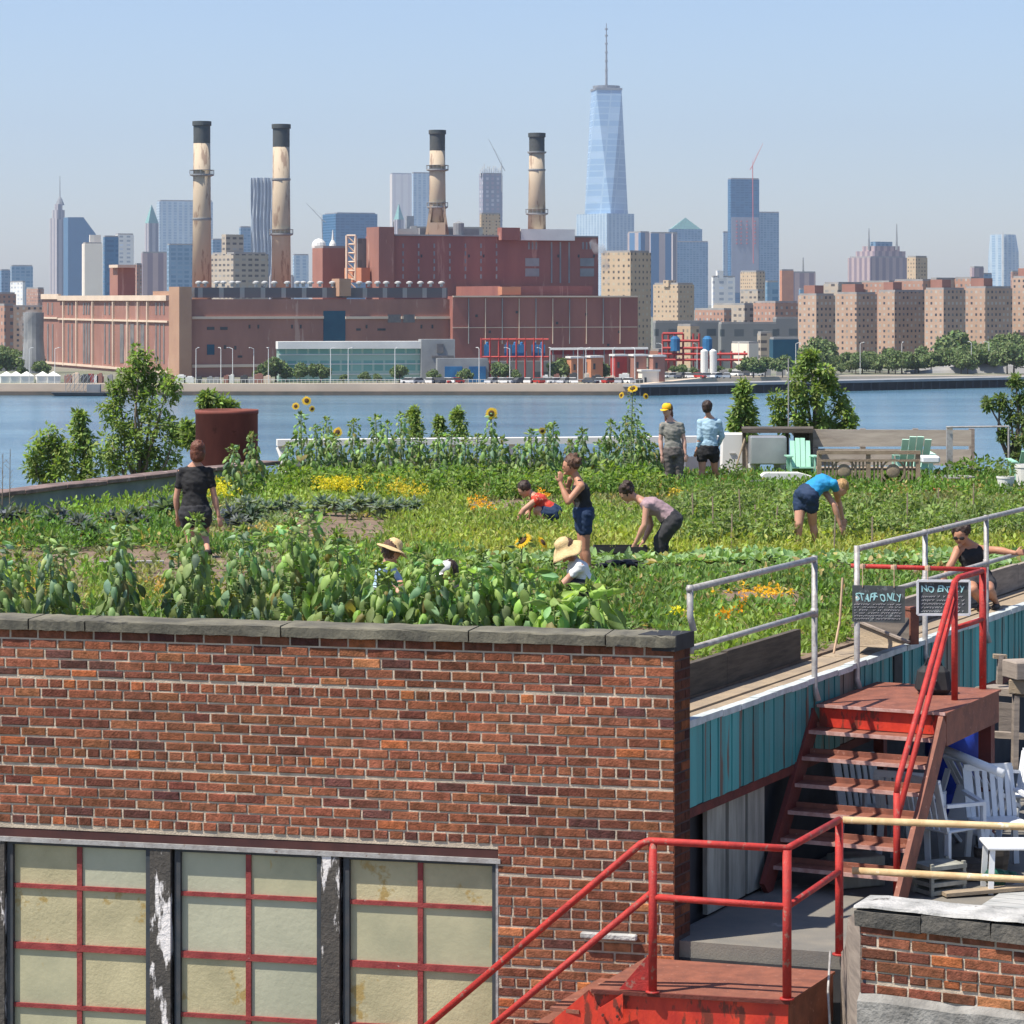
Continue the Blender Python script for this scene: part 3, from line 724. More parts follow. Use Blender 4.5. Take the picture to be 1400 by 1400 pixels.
mb.build('support', 'far_grey', root)
for i, (x0, x1, y, m_, lab) in enumerate([(776, 797, 490, 'orange_brick', 'small orange brick house with pale roof on the far bank'), (803, 823, 489, 'orange_brick', 'second small orange brick house on the far bank'), (836, 853, 487, 'far_red', 'small red house on the far bank'),
        (862, 884, 487, 'plant_brick', 'small brown brick house by the pipe bridge'), (888, 900, 488, 'plant_brick', 'narrow brown brick house right of the pipe bridge'), (873, 901, 508, 'f_cream', 'low cream cabin near the water')]):
    b = Blk(x0, x0 + 5, x1, 664 - i, 70); root = thing('small_house', lab, 'house', b.C); z = Y2Z(y, b.d); b.body(z).build('wall', m_, root)
    mb = MB(); mb.prism([(p.x, p.y) for p in b.inset(-.35)], z + .003, z + .45); mb.build('roof', 'far_white', root)
    mb = MB(); b.rect(mb, 'R', x0 + 8, x0 + 11, y + 8, y + 16, out=.06); mb.build('door', 'far_dark', root)
root = thing('red_pipework', 'red steel pipework with blue vessels between plant and towers', 'pipework', W(950, 500, 745))
mb = MB()
for x in (906, 914, 922, 934, 948, 956, 970, 985, 1000, 1018): mb.tube([W(x, 520, 745), W(x, 456 if x < 960 else 480, 745)], .28, 4)
for y, x0, x1 in ((456, 906, 934), (466, 906, 956), (476, 906, 970), (484, 900, 1022), (492, 900, 1030)): mb.tube([W(x0, y, 744), W(x1, y, 744)], .35, 4)
mb.build('steelwork', 'far_red', root)
for x in (923, 967):
    mb = MB(); q = W(x, 480, 744); mb.lathe((q.x, 744, q.z), [(1.3, 0), (1.3, 3.2), (.6, 4)], 10); mb.build('vessel', 'far_blue', root)
for x, lab in ((963, 'left white storage silo on the far bank'), (975, 'right white storage silo on the far bank')):
    mb = MB(); q = W(x, 480, 712); mb.lathe((q.x, 712, BANK), [(.95, 0), (.95, q.z - BANK), (.3, q.z - BANK + .5)], 12); tag(mb.build('silo', 'far_white', None, smooth=False), lab, 'silo')
# left shore bits
mb = MB(); q = W(46, 470, 742); mb.lathe((q.x, 742, BANK), [(3.0, 0), (3.0, 3.5), (2.6, 9), (2.7, 16)], 16)
tag(mb.build('round_cooling_tank', 'far_grey', None), 'round grey tank with steam at far left', 'tank')
for i, (x, w) in enumerate([(4, 10), (17, 10), (31, 9), (54, 11), (68, 10)]):
    b = Blk(x - w / 2, x - w / 2 + 2, x + w / 2, 655, 74, zb=BANK); root = thing('white_tent', ordinal(i) + ' white tent from the left on the far quay', 'tent', b.C, 'white tents on the quay at far left')
    z = BANK + 1.6; b.body(z).build('canvas_wall', 'far_white', root)
    P = [Vector((p.x, p.y, z + .003)) for p in b.inset(-.15)]; c = sum(P, Vector()) / 4; mb = MB(); mb.add(P + [Vector((c.x, c.y, z + 1.1))], [(0, 1, 4), (1, 2, 4), (2, 3, 4), (3, 0, 4)]); mb.build('canvas_roof', 'far_white', root)
root = thing('barge', 'grey work barge with lattice gear moored at the left quay', 'barge', W(108, 540, 642)); root.location.z = 0
mb = MB(); p = W(108, 0, 641); mb.add([(p.x - 5, 639, 0), (p.x + 5.5, 639, 0), (p.x + 6, 643, 0), (p.x - 5.5, 643, 0), (p.x - 6, 638.5, .8), (p.x + 6.5, 638.5, .8), (p.x + 7, 644, .8), (p.x - 6.5, 644, .8)],
                                      [(3, 2, 1, 0), (4, 5, 6, 7), (0, 1, 5, 4), (1, 2, 6, 5), (2, 3, 7, 6), (3, 0, 4, 7)]); mb.build('hull', 'far_dark', root)
mb = MB()
for k in range(7):
    for j in range(3): mb.tube([(p.x - 3 + k, 641, .8 + j * 1.4), (p.x - 2 + k, 641, 2.2 + j * 1.4)], .07, 3); mb.tube([(p.x - 3 + k, 641, .8 + j * 1.4), (p.x - 3 + k, 641, 2.2 + j * 1.4)], .07, 3)
mb.build('lattice', 'far_grey', root)
mb = MB(); mb.box((p.x + 3.4, 641, 1.7), (3, 2, 1.8)); mb.build('cabin', 'far_grey', root)
mb = MB(); q = W(130, 518, 660); mb.box((q.x, 660, BANK + .7), (3.8, 2, 1.4)); mb.box((q.x - 1, 660, BANK + 1.7), (1.2, 1.8, .6))
tag(mb.build('red_container', 'far_red', None), 'red container on the quay behind the big left tree', 'container')

# ground and quay
mat('far_ground', (.22, .20, .17), (.12, .15, .08), .03)
mat('quay_stone', (.62, .50, .38), (.52, .42, .32), .12)
mb = MB(); mb.add([(-9000, 647, BANK), (31, 647, BANK), (50, 707, BANK), (9000, 2200, BANK), (9000, 9500, BANK), (-9000, 9500, BANK)], [(0, 1, 2, 3, 4, 5)])
tag(mb.build('far_ground', 'far_ground', None), kind='structure')
mb = MB()
for a, c in (((-400, 645.5), (30, 645.5)), ((30, 645.5), (50, 705)), ((50, 705), (400, 762))):
    mb.beam((a[0], a[1] + 1.2, .65), (c[0], c[1] + 1.2, .65), 2.6, 3.9)
tag(mb.build('quay_wall', 'quay_stone', None), kind='structure')
mb = MB(); mb.beam((-400, 644.3, .45), (29, 644.3, .45), 1.2, .9); tag(mb.build('quay_toe', mat('wet_stone', (.16, .12, .09), (.1, .09, .07), .3), None), kind='structure')
# pier on the right with dark piles
root = thing('pier', 'long pier on dark piles along the right far shore', 'pier', (30, 664, 0))
p0 = Vector((W(862, 0, 640).x, 640, 2.0)); p1 = Vector((W(1440, 0, 712).x, 712, 2.0)); dr = (p1 - p0).normalized(); L = (p1 - p0).length
mb = MB(); mb.beam(p0 + Vector((0, 3, .25)), p1 + Vector((0, 3, .25)), 8, .6); mb.build('deck', 'roof_grey', root)
pile = MB(); pile.tube([(0, 0, -1), (0, 0, 2.0)], .22, 6); pl = None
for i in range(48):
    q = p0 + dr * (i * L / 48) + Vector((0, -.6, -2))
    if pl is None: pl = pile.build('pile', 'far_dark', root, world=False); c = pl
    else: c = pl.copy(); COL.objects.link(c)
    c.location = q - root.location
mb = MB(); mb.beam(p0 + Vector((0, 2.2, -1.0)), p1 + Vector((0, 2.2, -1.0)), .5, 2.2); mb.build('bulkhead', 'far_dark', root)
mb = MB(); q0 = Vector((W(1230, 0, 740).x, 740, BANK)); mb.add([q0, (W(1500, 0, 740).x, 740, BANK), (W(1500, 0, 742).x, 742, BANK + 3.4), (W(1330, 0, 742).x, 742, BANK + 2.4)], [(0, 1, 2, 3)]); mb.add([(x, y + 12, z) for x, y, z in [tuple(q0), (W(1500, 0, 740).x, 740, BANK), (W(1500, 0, 742).x, 742, BANK + 3.4), (W(1330, 0, 742).x, 742, BANK + 2.4)]], [(3, 2, 1, 0)])
mb.f.append((3, 2, 6, 7)); mb.uv.append([(0, 0)] * 4)
tag(mb.build('road_ramp', 'roof_grey', None), kind='structure')

# water
m_, nt, b_, out = _nt('river')
b_.inputs['Base Color'].default_value = (.05, .12, .18, 1); b_.inputs['Roughness'].default_value = .16; b_.inputs['IOR'].default_value = 1.33
tc = nt.nodes.new('ShaderNodeTexCoord').outputs['Object']
n1 = _noise(nt, .35, 6, .65, vec=tc, stretch=(.6, 1, 1)); n2 = _noise(nt, .05, 4, .65, vec=tc, stretch=(.16, .8, 1))
col = _ramp(nt, n2, [(.38, (.06, .14, .205)), (.62, (.11, .215, .285))]); nt.links.new(col, b_.inputs['Base Color'])
bp = nt.nodes.new('ShaderNodeBump'); bp.inputs['Strength'].default_value = .9; bp.inputs['Distance'].default_value = .35
nt.links.new(_math(nt, 'ADD', n1, _math(nt, 'MULTIPLY', n2, 1.5)), bp.inputs['Height']); nt.links.new(bp.outputs[0], b_.inputs['Normal'])
mb = MB(); mb.add([(-9000, -200, 0), (9000, -200, 0), (9000, 2600, 0), (-9000, 2600, 0)], [(0, 1, 2, 3)]); tag(mb.build('river', 'river', None), kind='structure')
mb = MB(); mb.add([(-400, -120, 1), (400, -120, 1), (400, 150, 1), (-400, 150, 1)], [(0, 1, 2, 3)]); tag(mb.build('near_ground', mat('near_ground', (.16, .15, .13), (.12, .13, .08), .2), None), kind='structure')

# clutter along the far quay: fences, huts and stacked material
root = thing('quay_fence', 'long pale mesh fence along the far quay', 'fence', W(400, 0, 651)); root.location.z = BANK
mb = MB(); a, b = W(232, 0, 651), W(880, 0, 652); a.z = b.z = BANK + .9; mb.beam(a, b, .05, .1)
for i in range(120): q = a.lerp(b, i / 119); mb.box((q.x, q.y, BANK + .5), (.08, .08, 1.0))
mb.build('mesh_rail', 'far_white', root)
rq = random.Random(12); k = 0
for x in list(range(92, 380, 12)) + list(range(742, 1100, 19)):
    d = 656 if x < 880 else 712 + (x - 880) * .03; w_ = rq.uniform(1, 2.4); h_ = rq.uniform(.8, 2.2); q = W(x + rq.uniform(-4, 4), 0, d); m_ = rq.choice(['far_grey', 'plant_brick', 'far_white', 'roof_grey', 'far_dark', 'plant_stone'])
    mb = MB(); mb.box((q.x, d, BANK + h_ / 2), (w_, 1.2, h_)); mb.box((q.x + .2, d, BANK + h_ + .12), (w_ * .5, .8, .25))
    tag(mb.build('quay_hut', m_, None), '%s low hut or crate stack from the left along the far quay' % ordinal(k), 'hut', 'low huts and stacks along the far quay'); k += 1
# far trees: a few crowns, copied
leafmat('leaf_far', .2, .8)
def far_tree_mesh(seed, w, h):
    r = np.random.default_rng(seed); L = Leaves('dia'); cs = [(r.uniform(-.55, .55) * w, r.uniform(-.4, .4) * w, h * r.uniform(.35, .85), w * r.uniform(.25, .4)) for _ in range(9)]
    for x, y, z, rr in cs:
        k = 260; v = rvec(k); p = np.array([x, y, z]) + v * rr * r.uniform(.6, 1, (k, 1)) * np.array([1, 1, .8])
        L.add(p, rvec(k), v + rvec(k) * .5, .75, .7, jit((.14, .19, .075), k, .4))
    return L
FT = []
for i, (w, h) in enumerate(((4.6, 7), (6.6, 8.5), (3.6, 5))):
    root = thing('far_tree', 'x', 'tree', (0, 0, 0), 'trees on the far bank')
    far_tree_mesh(i + 1, w, h).build('crown', 'leaf_far', root); mb = MB(); mb.tube([(0, 0, 0), (.1, 0, h * .5)], [.22, .12], 6); mb.build('trunk', mat('bark_far', (.12, .09, .07)), root)
    FT.append((root, h))
spots = [(362, 498, 662), (377, 488, 663), (392, 500, 664), (410, 496, 659), (438, 497, 658), (470, 511, 656), (498, 508, 656), (516, 511, 656), (546, 497, 657), (592, 505, 656), (634, 504, 655), (683, 493, 657), (706, 505, 656), (767, 489, 668), (820, 492, 668), (875, 500, 668),
         (932, 497, 712), (948, 502, 712), (1017, 492, 715), (1030, 488, 700), (1046, 486, 705), (1070, 486, 700), (1128, 462, 850), (1165, 490, 740), (1185, 478, 760), (1203, 482, 745), (1220, 474, 760), (1240, 479, 750), (1256, 484, 740), (1273, 480, 745), (1290, 474, 760), (1302, 452, 830), (1316, 470, 770), (1334, 476, 745), (1352, 464, 800), (1370, 454, 820), (1388, 456, 815), (1400, 470, 760), (1345, 480, 750), (1385, 474, 755),
         (4, 470, 800), (22, 476, 800), (49, 486, 745), (12, 480, 780)]
rt_ = random.Random(5)
for x in range(1125, 1405, 9):
    spots.append((x, 505 - 12 - (x - 1125) * .07 - rt_.uniform(-6, 10), 738 + rt_.uniform(-8, 30)))
for x, yt in ((1096, 487), (1110, 474), (1118, 462), (1150, 500), (920, 500), (985, 500), (1000, 503), (8, 478), (30, 500), (56, 492)): spots.append((x, yt, 732 if x > 500 else 690))
spots.sort()
for i, (x, yt, d) in enumerate(spots):
    hh = Y2Z(yt, d) - BANK; r0, h0 = FT[i % 3]; base = W(x, 0, d); s = hh / h0
    lab = '%s tree from the left on the far river bank' % ordinal(i)
    if i < 3: r0 = FT[i][0]; s = hh / FT[i][1]; r0['label'] = lab; r0.location = (base.x, d, BANK); r0.scale = (s, s, s)
    else: dup(r0, (base.x, d, BANK), i * 1.7, lab, s)
# lamp posts and parked cars on the far quay
lp = thing('street_lamp', 'x', 'street lamp', (0, 0, 0), 'lamp posts along the far quay')
mb = MB(); mb.tube([(0, 0, 0), (0, 0, 8)], [.11, .07], 5); mb.build('pole', 'far_white', lp)
mb = MB(); mb.tube([(0, 0, 8), (.6, -.6, 8.3)], .05, 4); mb.box((.8, -.7, 8.3), (.6, .3, .15)); mb.build('lamp_head', 'far_white', lp)
for i, x in enumerate([40, 75, 268, 302, 318, 347, 367, 452, 476, 540, 655, 697, 740, 752, 790, 801, 838, 868, 905, 953, 1010, 1088, 1176, 1233, 1328, 1352]):
    d = 652 if x < 890 else 715 + (x - 900) * .06; p = W(x, 0, d); lab = '%s lamp post from the left along the far quay' % ordinal(i)
    if i == 0: lp.location = (p.x, d, BANK); lp['label'] = lab
    else: dup(lp, (p.x, d, BANK), i * .9, lab)
for n_, c_ in (('white', (.8, .8, .78)), ('silver', (.45, .47, .5)), ('dark', (.05, .06, .08)), ('red', (.4, .04, .03))): mat('car_' + n_, c_, c_, 1, rough=.3)
def car(nm):
    r = thing('parked_car', 'x', 'car', (0, 0, 0), 'cars parked along the far quay')
    mb = MB(); mb.add([(-2.1, -.85, .3), (2.1, -.85, .3), (2.1, .85, .3), (-2.1, .85, .3), (-2.1, -.8, .85), (2.0, -.8, .75), (2.0, .8, .75), (-2.1, .8, .85)], [(3, 2, 1, 0), (4, 5, 6, 7), (0, 1, 5, 4), (1, 2, 6, 5), (2, 3, 7, 6), (3, 0, 4, 7)])
    mb.add([(-1.2, -.7, 1.38), (.5, -.7, 1.38), (.5, .7, 1.38), (-1.2, .7, 1.38), (-1.15, -.69, 1.42), (.45, -.69, 1.42), (.45, .69, 1.42), (-1.15, .69, 1.42)], [(3, 2, 1, 0), (4, 5, 6, 7), (0, 1, 5, 4), (1, 2, 6, 5), (2, 3, 7, 6), (3, 0, 4, 7)])
    mb.build('body', 'car_' + nm, r)
    mb = MB(); mb.add([(-1.9, -.78, .84), (1.1, -.78, .8), (1.1, .78, .8), (-1.9, .78, .84), (-1.2, -.69, 1.38), (.5, -.69, 1.38), (.5, .69, 1.38), (-1.2, .69, 1.38)], [(4, 5, 6, 7), (0, 1, 5, 4), (1, 2, 6, 5), (2, 3, 7, 6), (3, 0, 4, 7)]); mb.build('cabin_glass', 'far_dark', r)
    for x in (-1.3, 1.3):
        for y in (-.8, .8): mb = MB(); mb.tube([(x, y - .1, .32), (x, y + .1, .32)], .32, 8); mb.build('wheel', 'far_dark', r)
    return r
cars = {n_: car(n_) for n_ in ('white', 'silver', 'dark', 'red')}; used = set()
xs = [560, 572, 588, 600, 611, 622, 672, 686, 692, 699, 712, 722, 735, 747, 759, 771, 783, 808, 822, 834, 846, 858, 905, 918, 930, 941, 955, 968, 982, 994, 1006, 1019, 1034]
for i, x in enumerate(xs):
    nm = ['white', 'silver', 'white', 'dark', 'white', 'red', 'silver'][i % 7]; d = 650 if x < 880 else (694 if x < 1000 else 712); p = W(x, 0, d); lab = '%s parked car, %s, %s from the left on the far quay' % ('small', nm, ordinal(i))
    if nm not in used: cars[nm].location = (p.x, d, BANK); cars[nm]['label'] = lab; cars[nm].rotation_euler = (0, 0, i * .7); used.add(nm)
    else: dup(cars[nm], (p.x, d, BANK), i * .7, lab)
R0 = random.Random(4)
# ================================================================== THE NEAR BUILDING
U = Vector((.442, .897, 0)).normalized(); V = Vector((U.y, -U.x, 0))          # along and out of the teal side
C0 = Vector((1.286, 22.3, 0)); WL = Vector((-.975, .224, 0)).normalized(); WN = Vector((-WL.y, WL.x, 0))
if WN.y > 0: WN = -WN
T0 = Vector((1.44, 22.8, 0))
Z = lambda zr: CZ + zr
def wall_s(px):
    k = (px - CX) / F; return (C0.x - k * C0.y) / (-WL.x + k * WL.y)
def wall_sz(px, py):
    s = wall_s(px); q = C0 + WL * s; return s, Y2Z(py, q.y)
def wp(s, z, out=0): q = C0 + WL * s + WN * out; return Vector((q.x, q.y, z))
def wbox(mb, s0, s1, z0, z1, o0, o1, col=(1, 1, 1)):
    mb.hexa([wp(s0, z0, o0), wp(s1, z0, o0), wp(s1, z0, o1), wp(s0, z0, o1), wp(s0, z1, o0), wp(s1, z1, o0), wp(s1, z1, o1), wp(s0, z1, o1)], col)
def fp(s, t, z): q = T0 + U * s + V * t; return Vector((q.x, q.y, z))           # frame of the teal side
def fbox(mb, s0, s1, t0, t1, z0, z1, col=(1, 1, 1)):
    mb.hexa([fp(s0, t1, z0), fp(s1, t1, z0), fp(s1, t0, z0), fp(s0, t0, z0), fp(s0, t1, z1), fp(s1, t1, z1), fp(s1, t0, z1), fp(s0, t0, z1)], col)

mat('brick', (1.12, 1.06, 1.0), (.55, .56, .50), 15, rough=.9, bump=.6, bscale=60, attr=True, spec=.2, lo=.36, hi=.68)
mat('mortar', (.60, .50, .39), (.38, .32, .25), 5, rough=.95, bump=.5, bscale=70, spec=.1)
mat('brick_shaded', (.09, .05, .045), (.05, .04, .04), 6, rough=.9, spots=(.3, .28, .26), spot_scale=14, spot_at=.68)  # near-black brick: shade on the corner side put into the colour
mat('coping', (.19, .175, .13), (.085, .08, .065), 3, rough=.85, bump=.4, bscale=30, spots=(.035, .035, .035), spot_scale=1.3, spot_at=.62, spot_stretch=(1, 1, 3))
mat('coping_top', (.58, .57, .53), (.40, .40, .38), 5, rough=.8, bump=.4, bscale=25)
mat('pane', (.46, .43, .28), (.34, .33, .22), 1.6, rough=.4, bump=.12, bscale=26, spots=(.42, .31, .13), spot_scale=2.3, spot_at=.66, spot_stretch=(3, 3, .6))
mat('pane_warm', (.50, .44, .27), (.37, .33, .2), 2.4, rough=.45, bump=.25, bscale=34, spots=(.36, .26, .1), spot_scale=2.6, spot_at=.6)
mat('pane_grey', (.46, .45, .33), (.36, .36, .265), 1.2, rough=.4, bump=.2, bscale=20)
mat('bar_red', (.30, .055, .05), (.19, .03, .03), 8, rough=.6, bump=.3, bscale=60, spots=(.45, .4, .38), spot_scale=22, spot_at=.68)
mat('frame_dark', (.035, .045, .055), (.06, .06, .065), 8, rough=.6)
mat('mullion', (.085, .075, .065), (.06, .055, .05), 10, rough=.8, bump=.6, bscale=30, spots=(.72, .68, .66), spot_scale=3.2, spot_at=.55, spot_stretch=(2.2, 2.2, .55))
mat('lintel', (.075, .028, .025), (.05, .02, .02), 5, rough=.8)
mat('teal', (1, 1, 1), (.78, .84, .86), 3, rough=.5, bump=.25, bscale=30, attr=True, stretch=(4, 4, .35), spots=(.13, .09, .07), spot_scale=2.0, spot_at=.575, spot_stretch=(6, 6, .3))
mat('flashing', (.56, .60, .60), (.38, .42, .42), 7, rough=.6, bump=.5, bscale=26)
mat('rust_beam', (.15, .035, .025), (.09, .025, .02), 6, rough=.8, bump=.4)
mat('board_pale', (.36, .36, .31), (.20, .2, .17), 3, rough=.7, stretch=(3, 3, .5))
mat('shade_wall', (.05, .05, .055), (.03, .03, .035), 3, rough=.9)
mat('timber_dark', (.115, .095, .075), (.06, .05, .042), 4, rough=.9, bump=.7, bscale=40, stretch=(.6, .6, 6))
mat('timber_pale', (.36, .28, .19), (.25, .2, .15), 4, rough=.9, bump=.6, bscale=40, stretch=(.8, .8, 4))
mat('timber_grey', (.36, .30, .25), (.22, .185, .16), 3.5, rough=.9, bump=.6, bscale=45, stretch=(.7, .7, 6))
mat('galv', (.42, .41, .40), (.27, .25, .24), 12, rough=.5, bump=.2, bscale=60, metal=.15, spots=(.2, .12, .08), spot_scale=16, spot_at=.64)
mat('red_paint', (.47, .035, .028), (.30, .025, .022), 9, rough=.6, bump=.35, bscale=70, spots=(.30, .13, .10), spot_scale=16, spot_at=.6, spec=.35)
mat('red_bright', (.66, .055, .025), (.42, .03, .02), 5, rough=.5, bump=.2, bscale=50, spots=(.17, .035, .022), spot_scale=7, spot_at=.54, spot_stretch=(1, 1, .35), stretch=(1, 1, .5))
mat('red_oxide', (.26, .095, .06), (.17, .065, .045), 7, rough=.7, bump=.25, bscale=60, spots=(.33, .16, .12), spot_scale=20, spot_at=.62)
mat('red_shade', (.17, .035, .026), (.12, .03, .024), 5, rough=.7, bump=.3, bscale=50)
mat('nosing', (.55, .36, .32), (.38, .2, .17), 16, rough=.6)
mat('pipe_yellow', (.56, .43, .24), (.45, .3, .15), 9, rough=.55, bump=.2, bscale=50, spots=(.62, .55, .42), spot_scale=12, spot_at=.6)
mat('deck_floor', (.21, .19, .16), (.145, .14, .13), 2, rough=.85, bump=.25, bscale=60, spots=(.3, .28, .25), spot_scale=3, spot_at=.64)
mat('deck_pale', (.42, .42, .41), (.3, .31, .31), 2, rough=.8, stretch=(1, 6, 1))
mat('concrete_rough', (.30, .29, .27), (.16, .155, .145), 5, rough=.95, bump=1, bscale=22)
mat('whitewash', (.50, .49, .47), (.26, .26, .25), 4, rough=.9, bump=1, bscale=24, spots=(.14, .13, .12), spot_scale=5, spot_at=.62)
mat('black_soft', (.018, .018, .02), (.03, .03, .032), 8, rough=.7)
mat('plastic_white', (.72, .74, .76), (.6, .62, .65), 3, rough=.4)
mat('tarp_blue', (.015, .05, .35), (.02, .03, .22), 3, rough=.45, bump=.4, bscale=8)
mat('chalk', (.06, .07, .07), (.1, .11, .115), 6, rough=.9, spots=(.16, .18, .18), spot_scale=9, spot_at=.6)
mat('chalk_cyan', (.45, .78, .78), (.35, .65, .66), 30, rough=.9)
mat('chalk_white', (.7, .7, .72), (.5, .5, .54), 30, rough=.9)
mat('string', (.6, .42, .28))
mat('soil', (.22, .155, .11), (.14, .10, .075), 3, rough=.95, bump=1, bscale=24, spots=(.27, .2, .145), spot_scale=1.2, spot_at=.56)

BL = thing('brick_building', 'brick warehouse with grid windows, teal side cladding and a planted roof', 'building', C0)
ZT = Z(-2.67)                                       # coping top
s_r, z_wt = wall_sz(681, 1176); s_l = wall_s(-60); S_END = 7.4
z_lin = z_wt + .085
# structural mass under the roof soil
P_FL = Vector((-4.4, 53.6, 0)); P_FR = Vector((17.2, 54.6, 0))
mass = [C0 - WN * .14 + U * .03, C0 + U * .3 - V * .12, fp(.0, -.12, 0), fp(35.3, -.1, 0), P_FR + Vector((-.2, .1, 0)), P_FL, Vector((-15.0, 26.0, 0)), C0 - WN * .14 + WL * 13.5]
mb = MB(); mb.prism([(p.x, p.y) for p in mass], 0, ROOF - .04); mb.build('structure_wall', 'shade_wall', BL)
# mortar bed (three boxes round the opening) and individually laid bricks
mb = MB(); zb = 15.4; o0, o1 = -.13, -.008
wbox(mb, 0.005, S_END, z_lin, ZT - .086, o0, o1); wbox(mb, 0.005, s_r, zb, z_lin - .0005, o0, o1); wbox(mb, s_l + .1, S_END, zb, z_lin - .0005, o0, o1)
mb.build('mortar_bed', 'mortar', BL)
PAL = [((.265, .098, .058), .36), ((.215, .082, .052), .26), ((.295, .115, .064), .2), ((.17, .062, .046), .10), ((.42, .14, .06), .025), ((.48, .20, .10), .01), ((.13, .055, .048), .045)]
def brick_col(r, warm=0):
    w = [p[1] * (1 + warm * 6 if i in (4, 5) else 1) for i, p in enumerate(PAL)]
    c = PAL[r.choice(len(PAL), p=np.array(w) / sum(w))][0]; f = 1 + r.uniform(-.14, .14)
    return tuple(max(0, x * f * (1 + r.uniform(-.06, .06))) for x in c)
def wall_age(s, z):
    t = 1 + .13 * math.sin(s * 1.1 + 2.2 * math.sin(z * 1.7)) + .08 * math.sin(z * 5 + s * 2.3)
    for c_, w_, l_ in ((.55, .05, .9), (1.67, .07, 1.3), (4.95, .05, .5), (3.3, .04, .4)):
        dz_ = ZT - .1 - z
        if dz_ < l_: t *= 1 - .55 * math.exp(-((s - c_) / w_) ** 2 / 2) * (1 - dz_ / l_)
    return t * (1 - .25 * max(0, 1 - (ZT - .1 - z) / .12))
def lay_bricks(mb, pt, s0, s1, z0, z1, L=.243, H=.0815, gap=.0175, hole=None, seed=3, header=7, hoff=5, rough=1.0):
    """pt(s, z, out) -> point; courses counted from the top"""
    r = np.random.default_rng(seed); n = int((z1 - z0) / H) + 1
    for j in range(n):
        zt = z1 - j * H + r.uniform(-.0015, .0015); zbm = zt - H + gap * (1.7 if j % 9 == 4 else r.uniform(.85, 1.1))
        hd = (j % header == hoff); l = L / 2 if hd else L; s = s0 - (L / 2 if j % 2 else 0) * (1 if not hd else .5) + r.uniform(-.01, .01)
        while s < s1:
            wl = l * r.uniform(.95, 1.05); a, b = max(s, s0), min(s + wl - gap, s1); s += wl
            if b - a < .03: continue
            parts_ = [(a, b)]
            if hole and zbm < hole[2]:
                if a > hole[0] and b < hole[1]: continue
                if a < hole[0] < b: parts_ = [(a, hole[0])]
                elif a < hole[1] < b: parts_ = [(hole[1], b)]
            for a, b in parts_:
                if b - a < .03: continue
                c = (.5 * (a + b), .5 * (zt + zbm)); wrm = max(0, math.sin(c[0] * 1.3 + 2) * math.sin(c[1] * 3.1 + 1)) * .35 + (.35 if c[1] < 17.6 and c[0] < 1.6 else 0)
                j_ = lambda: r.uniform(-.0045, .0045) * rough
                o = r.uniform(-.003, .004) * rough; bv = .005; ag = wall_age(a, zt); col = tuple(q_ * ag for q_ in brick_col(r, wrm))
                F1 = [(a + bv + j_(), zbm + bv + j_()), (b - bv + j_(), zbm + bv + j_()), (b - bv + j_(), zt - bv + j_()), (a + bv + j_(), zt - bv + j_())]
                F0 = [(a, zbm), (b, zbm), (b, zt), (a, zt)]
                P = [pt(x, z, o) for x, z in F1] + [pt(x, z, o - .005) for x, z in F0] + [pt(x, z, -.03) for x, z in F0]
                mb.add(P, [(0, 1, 2, 3)[::-1]] + [(k, (k + 1) % 4, 4 + (k + 1) % 4, 4 + k) for k in range(4)] + [(4 + k, 4 + (k + 1) % 4, 8 + (k + 1) % 4, 8 + k) for k in range(4)], col)
mb = MB(); lay_bricks(mb, wp, 0, S_END, zb, ZT - .092, hole=(s_r, s_l, z_lin)); mb.build('brick_face', 'brick', BL)
mb = MB()
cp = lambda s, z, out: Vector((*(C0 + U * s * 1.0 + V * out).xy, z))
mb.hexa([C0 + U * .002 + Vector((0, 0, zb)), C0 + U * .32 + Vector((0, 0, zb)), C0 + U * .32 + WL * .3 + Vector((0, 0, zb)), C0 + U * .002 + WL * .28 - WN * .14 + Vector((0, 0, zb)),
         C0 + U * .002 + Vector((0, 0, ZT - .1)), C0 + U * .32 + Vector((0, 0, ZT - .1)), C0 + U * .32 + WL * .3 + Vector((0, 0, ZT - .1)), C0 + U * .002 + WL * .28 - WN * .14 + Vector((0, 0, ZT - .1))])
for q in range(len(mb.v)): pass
mb.build('corner_pier', 'brick_shaded', BL)
mb = MB(); r = np.random.default_rng(5)
for j in range(46):     # the pier's own bricks, seen edge on
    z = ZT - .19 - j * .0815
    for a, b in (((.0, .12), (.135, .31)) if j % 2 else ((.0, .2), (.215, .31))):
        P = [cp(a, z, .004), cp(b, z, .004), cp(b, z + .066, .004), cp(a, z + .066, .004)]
        if z > 16.9: mb.sheet([p for p in P], .01, V, tuple(q_ * .45 for q_ in brick_col(r)))  # brick tones darkened to paint in the shade on this side
mb.build('pier_brick', 'brick', BL)
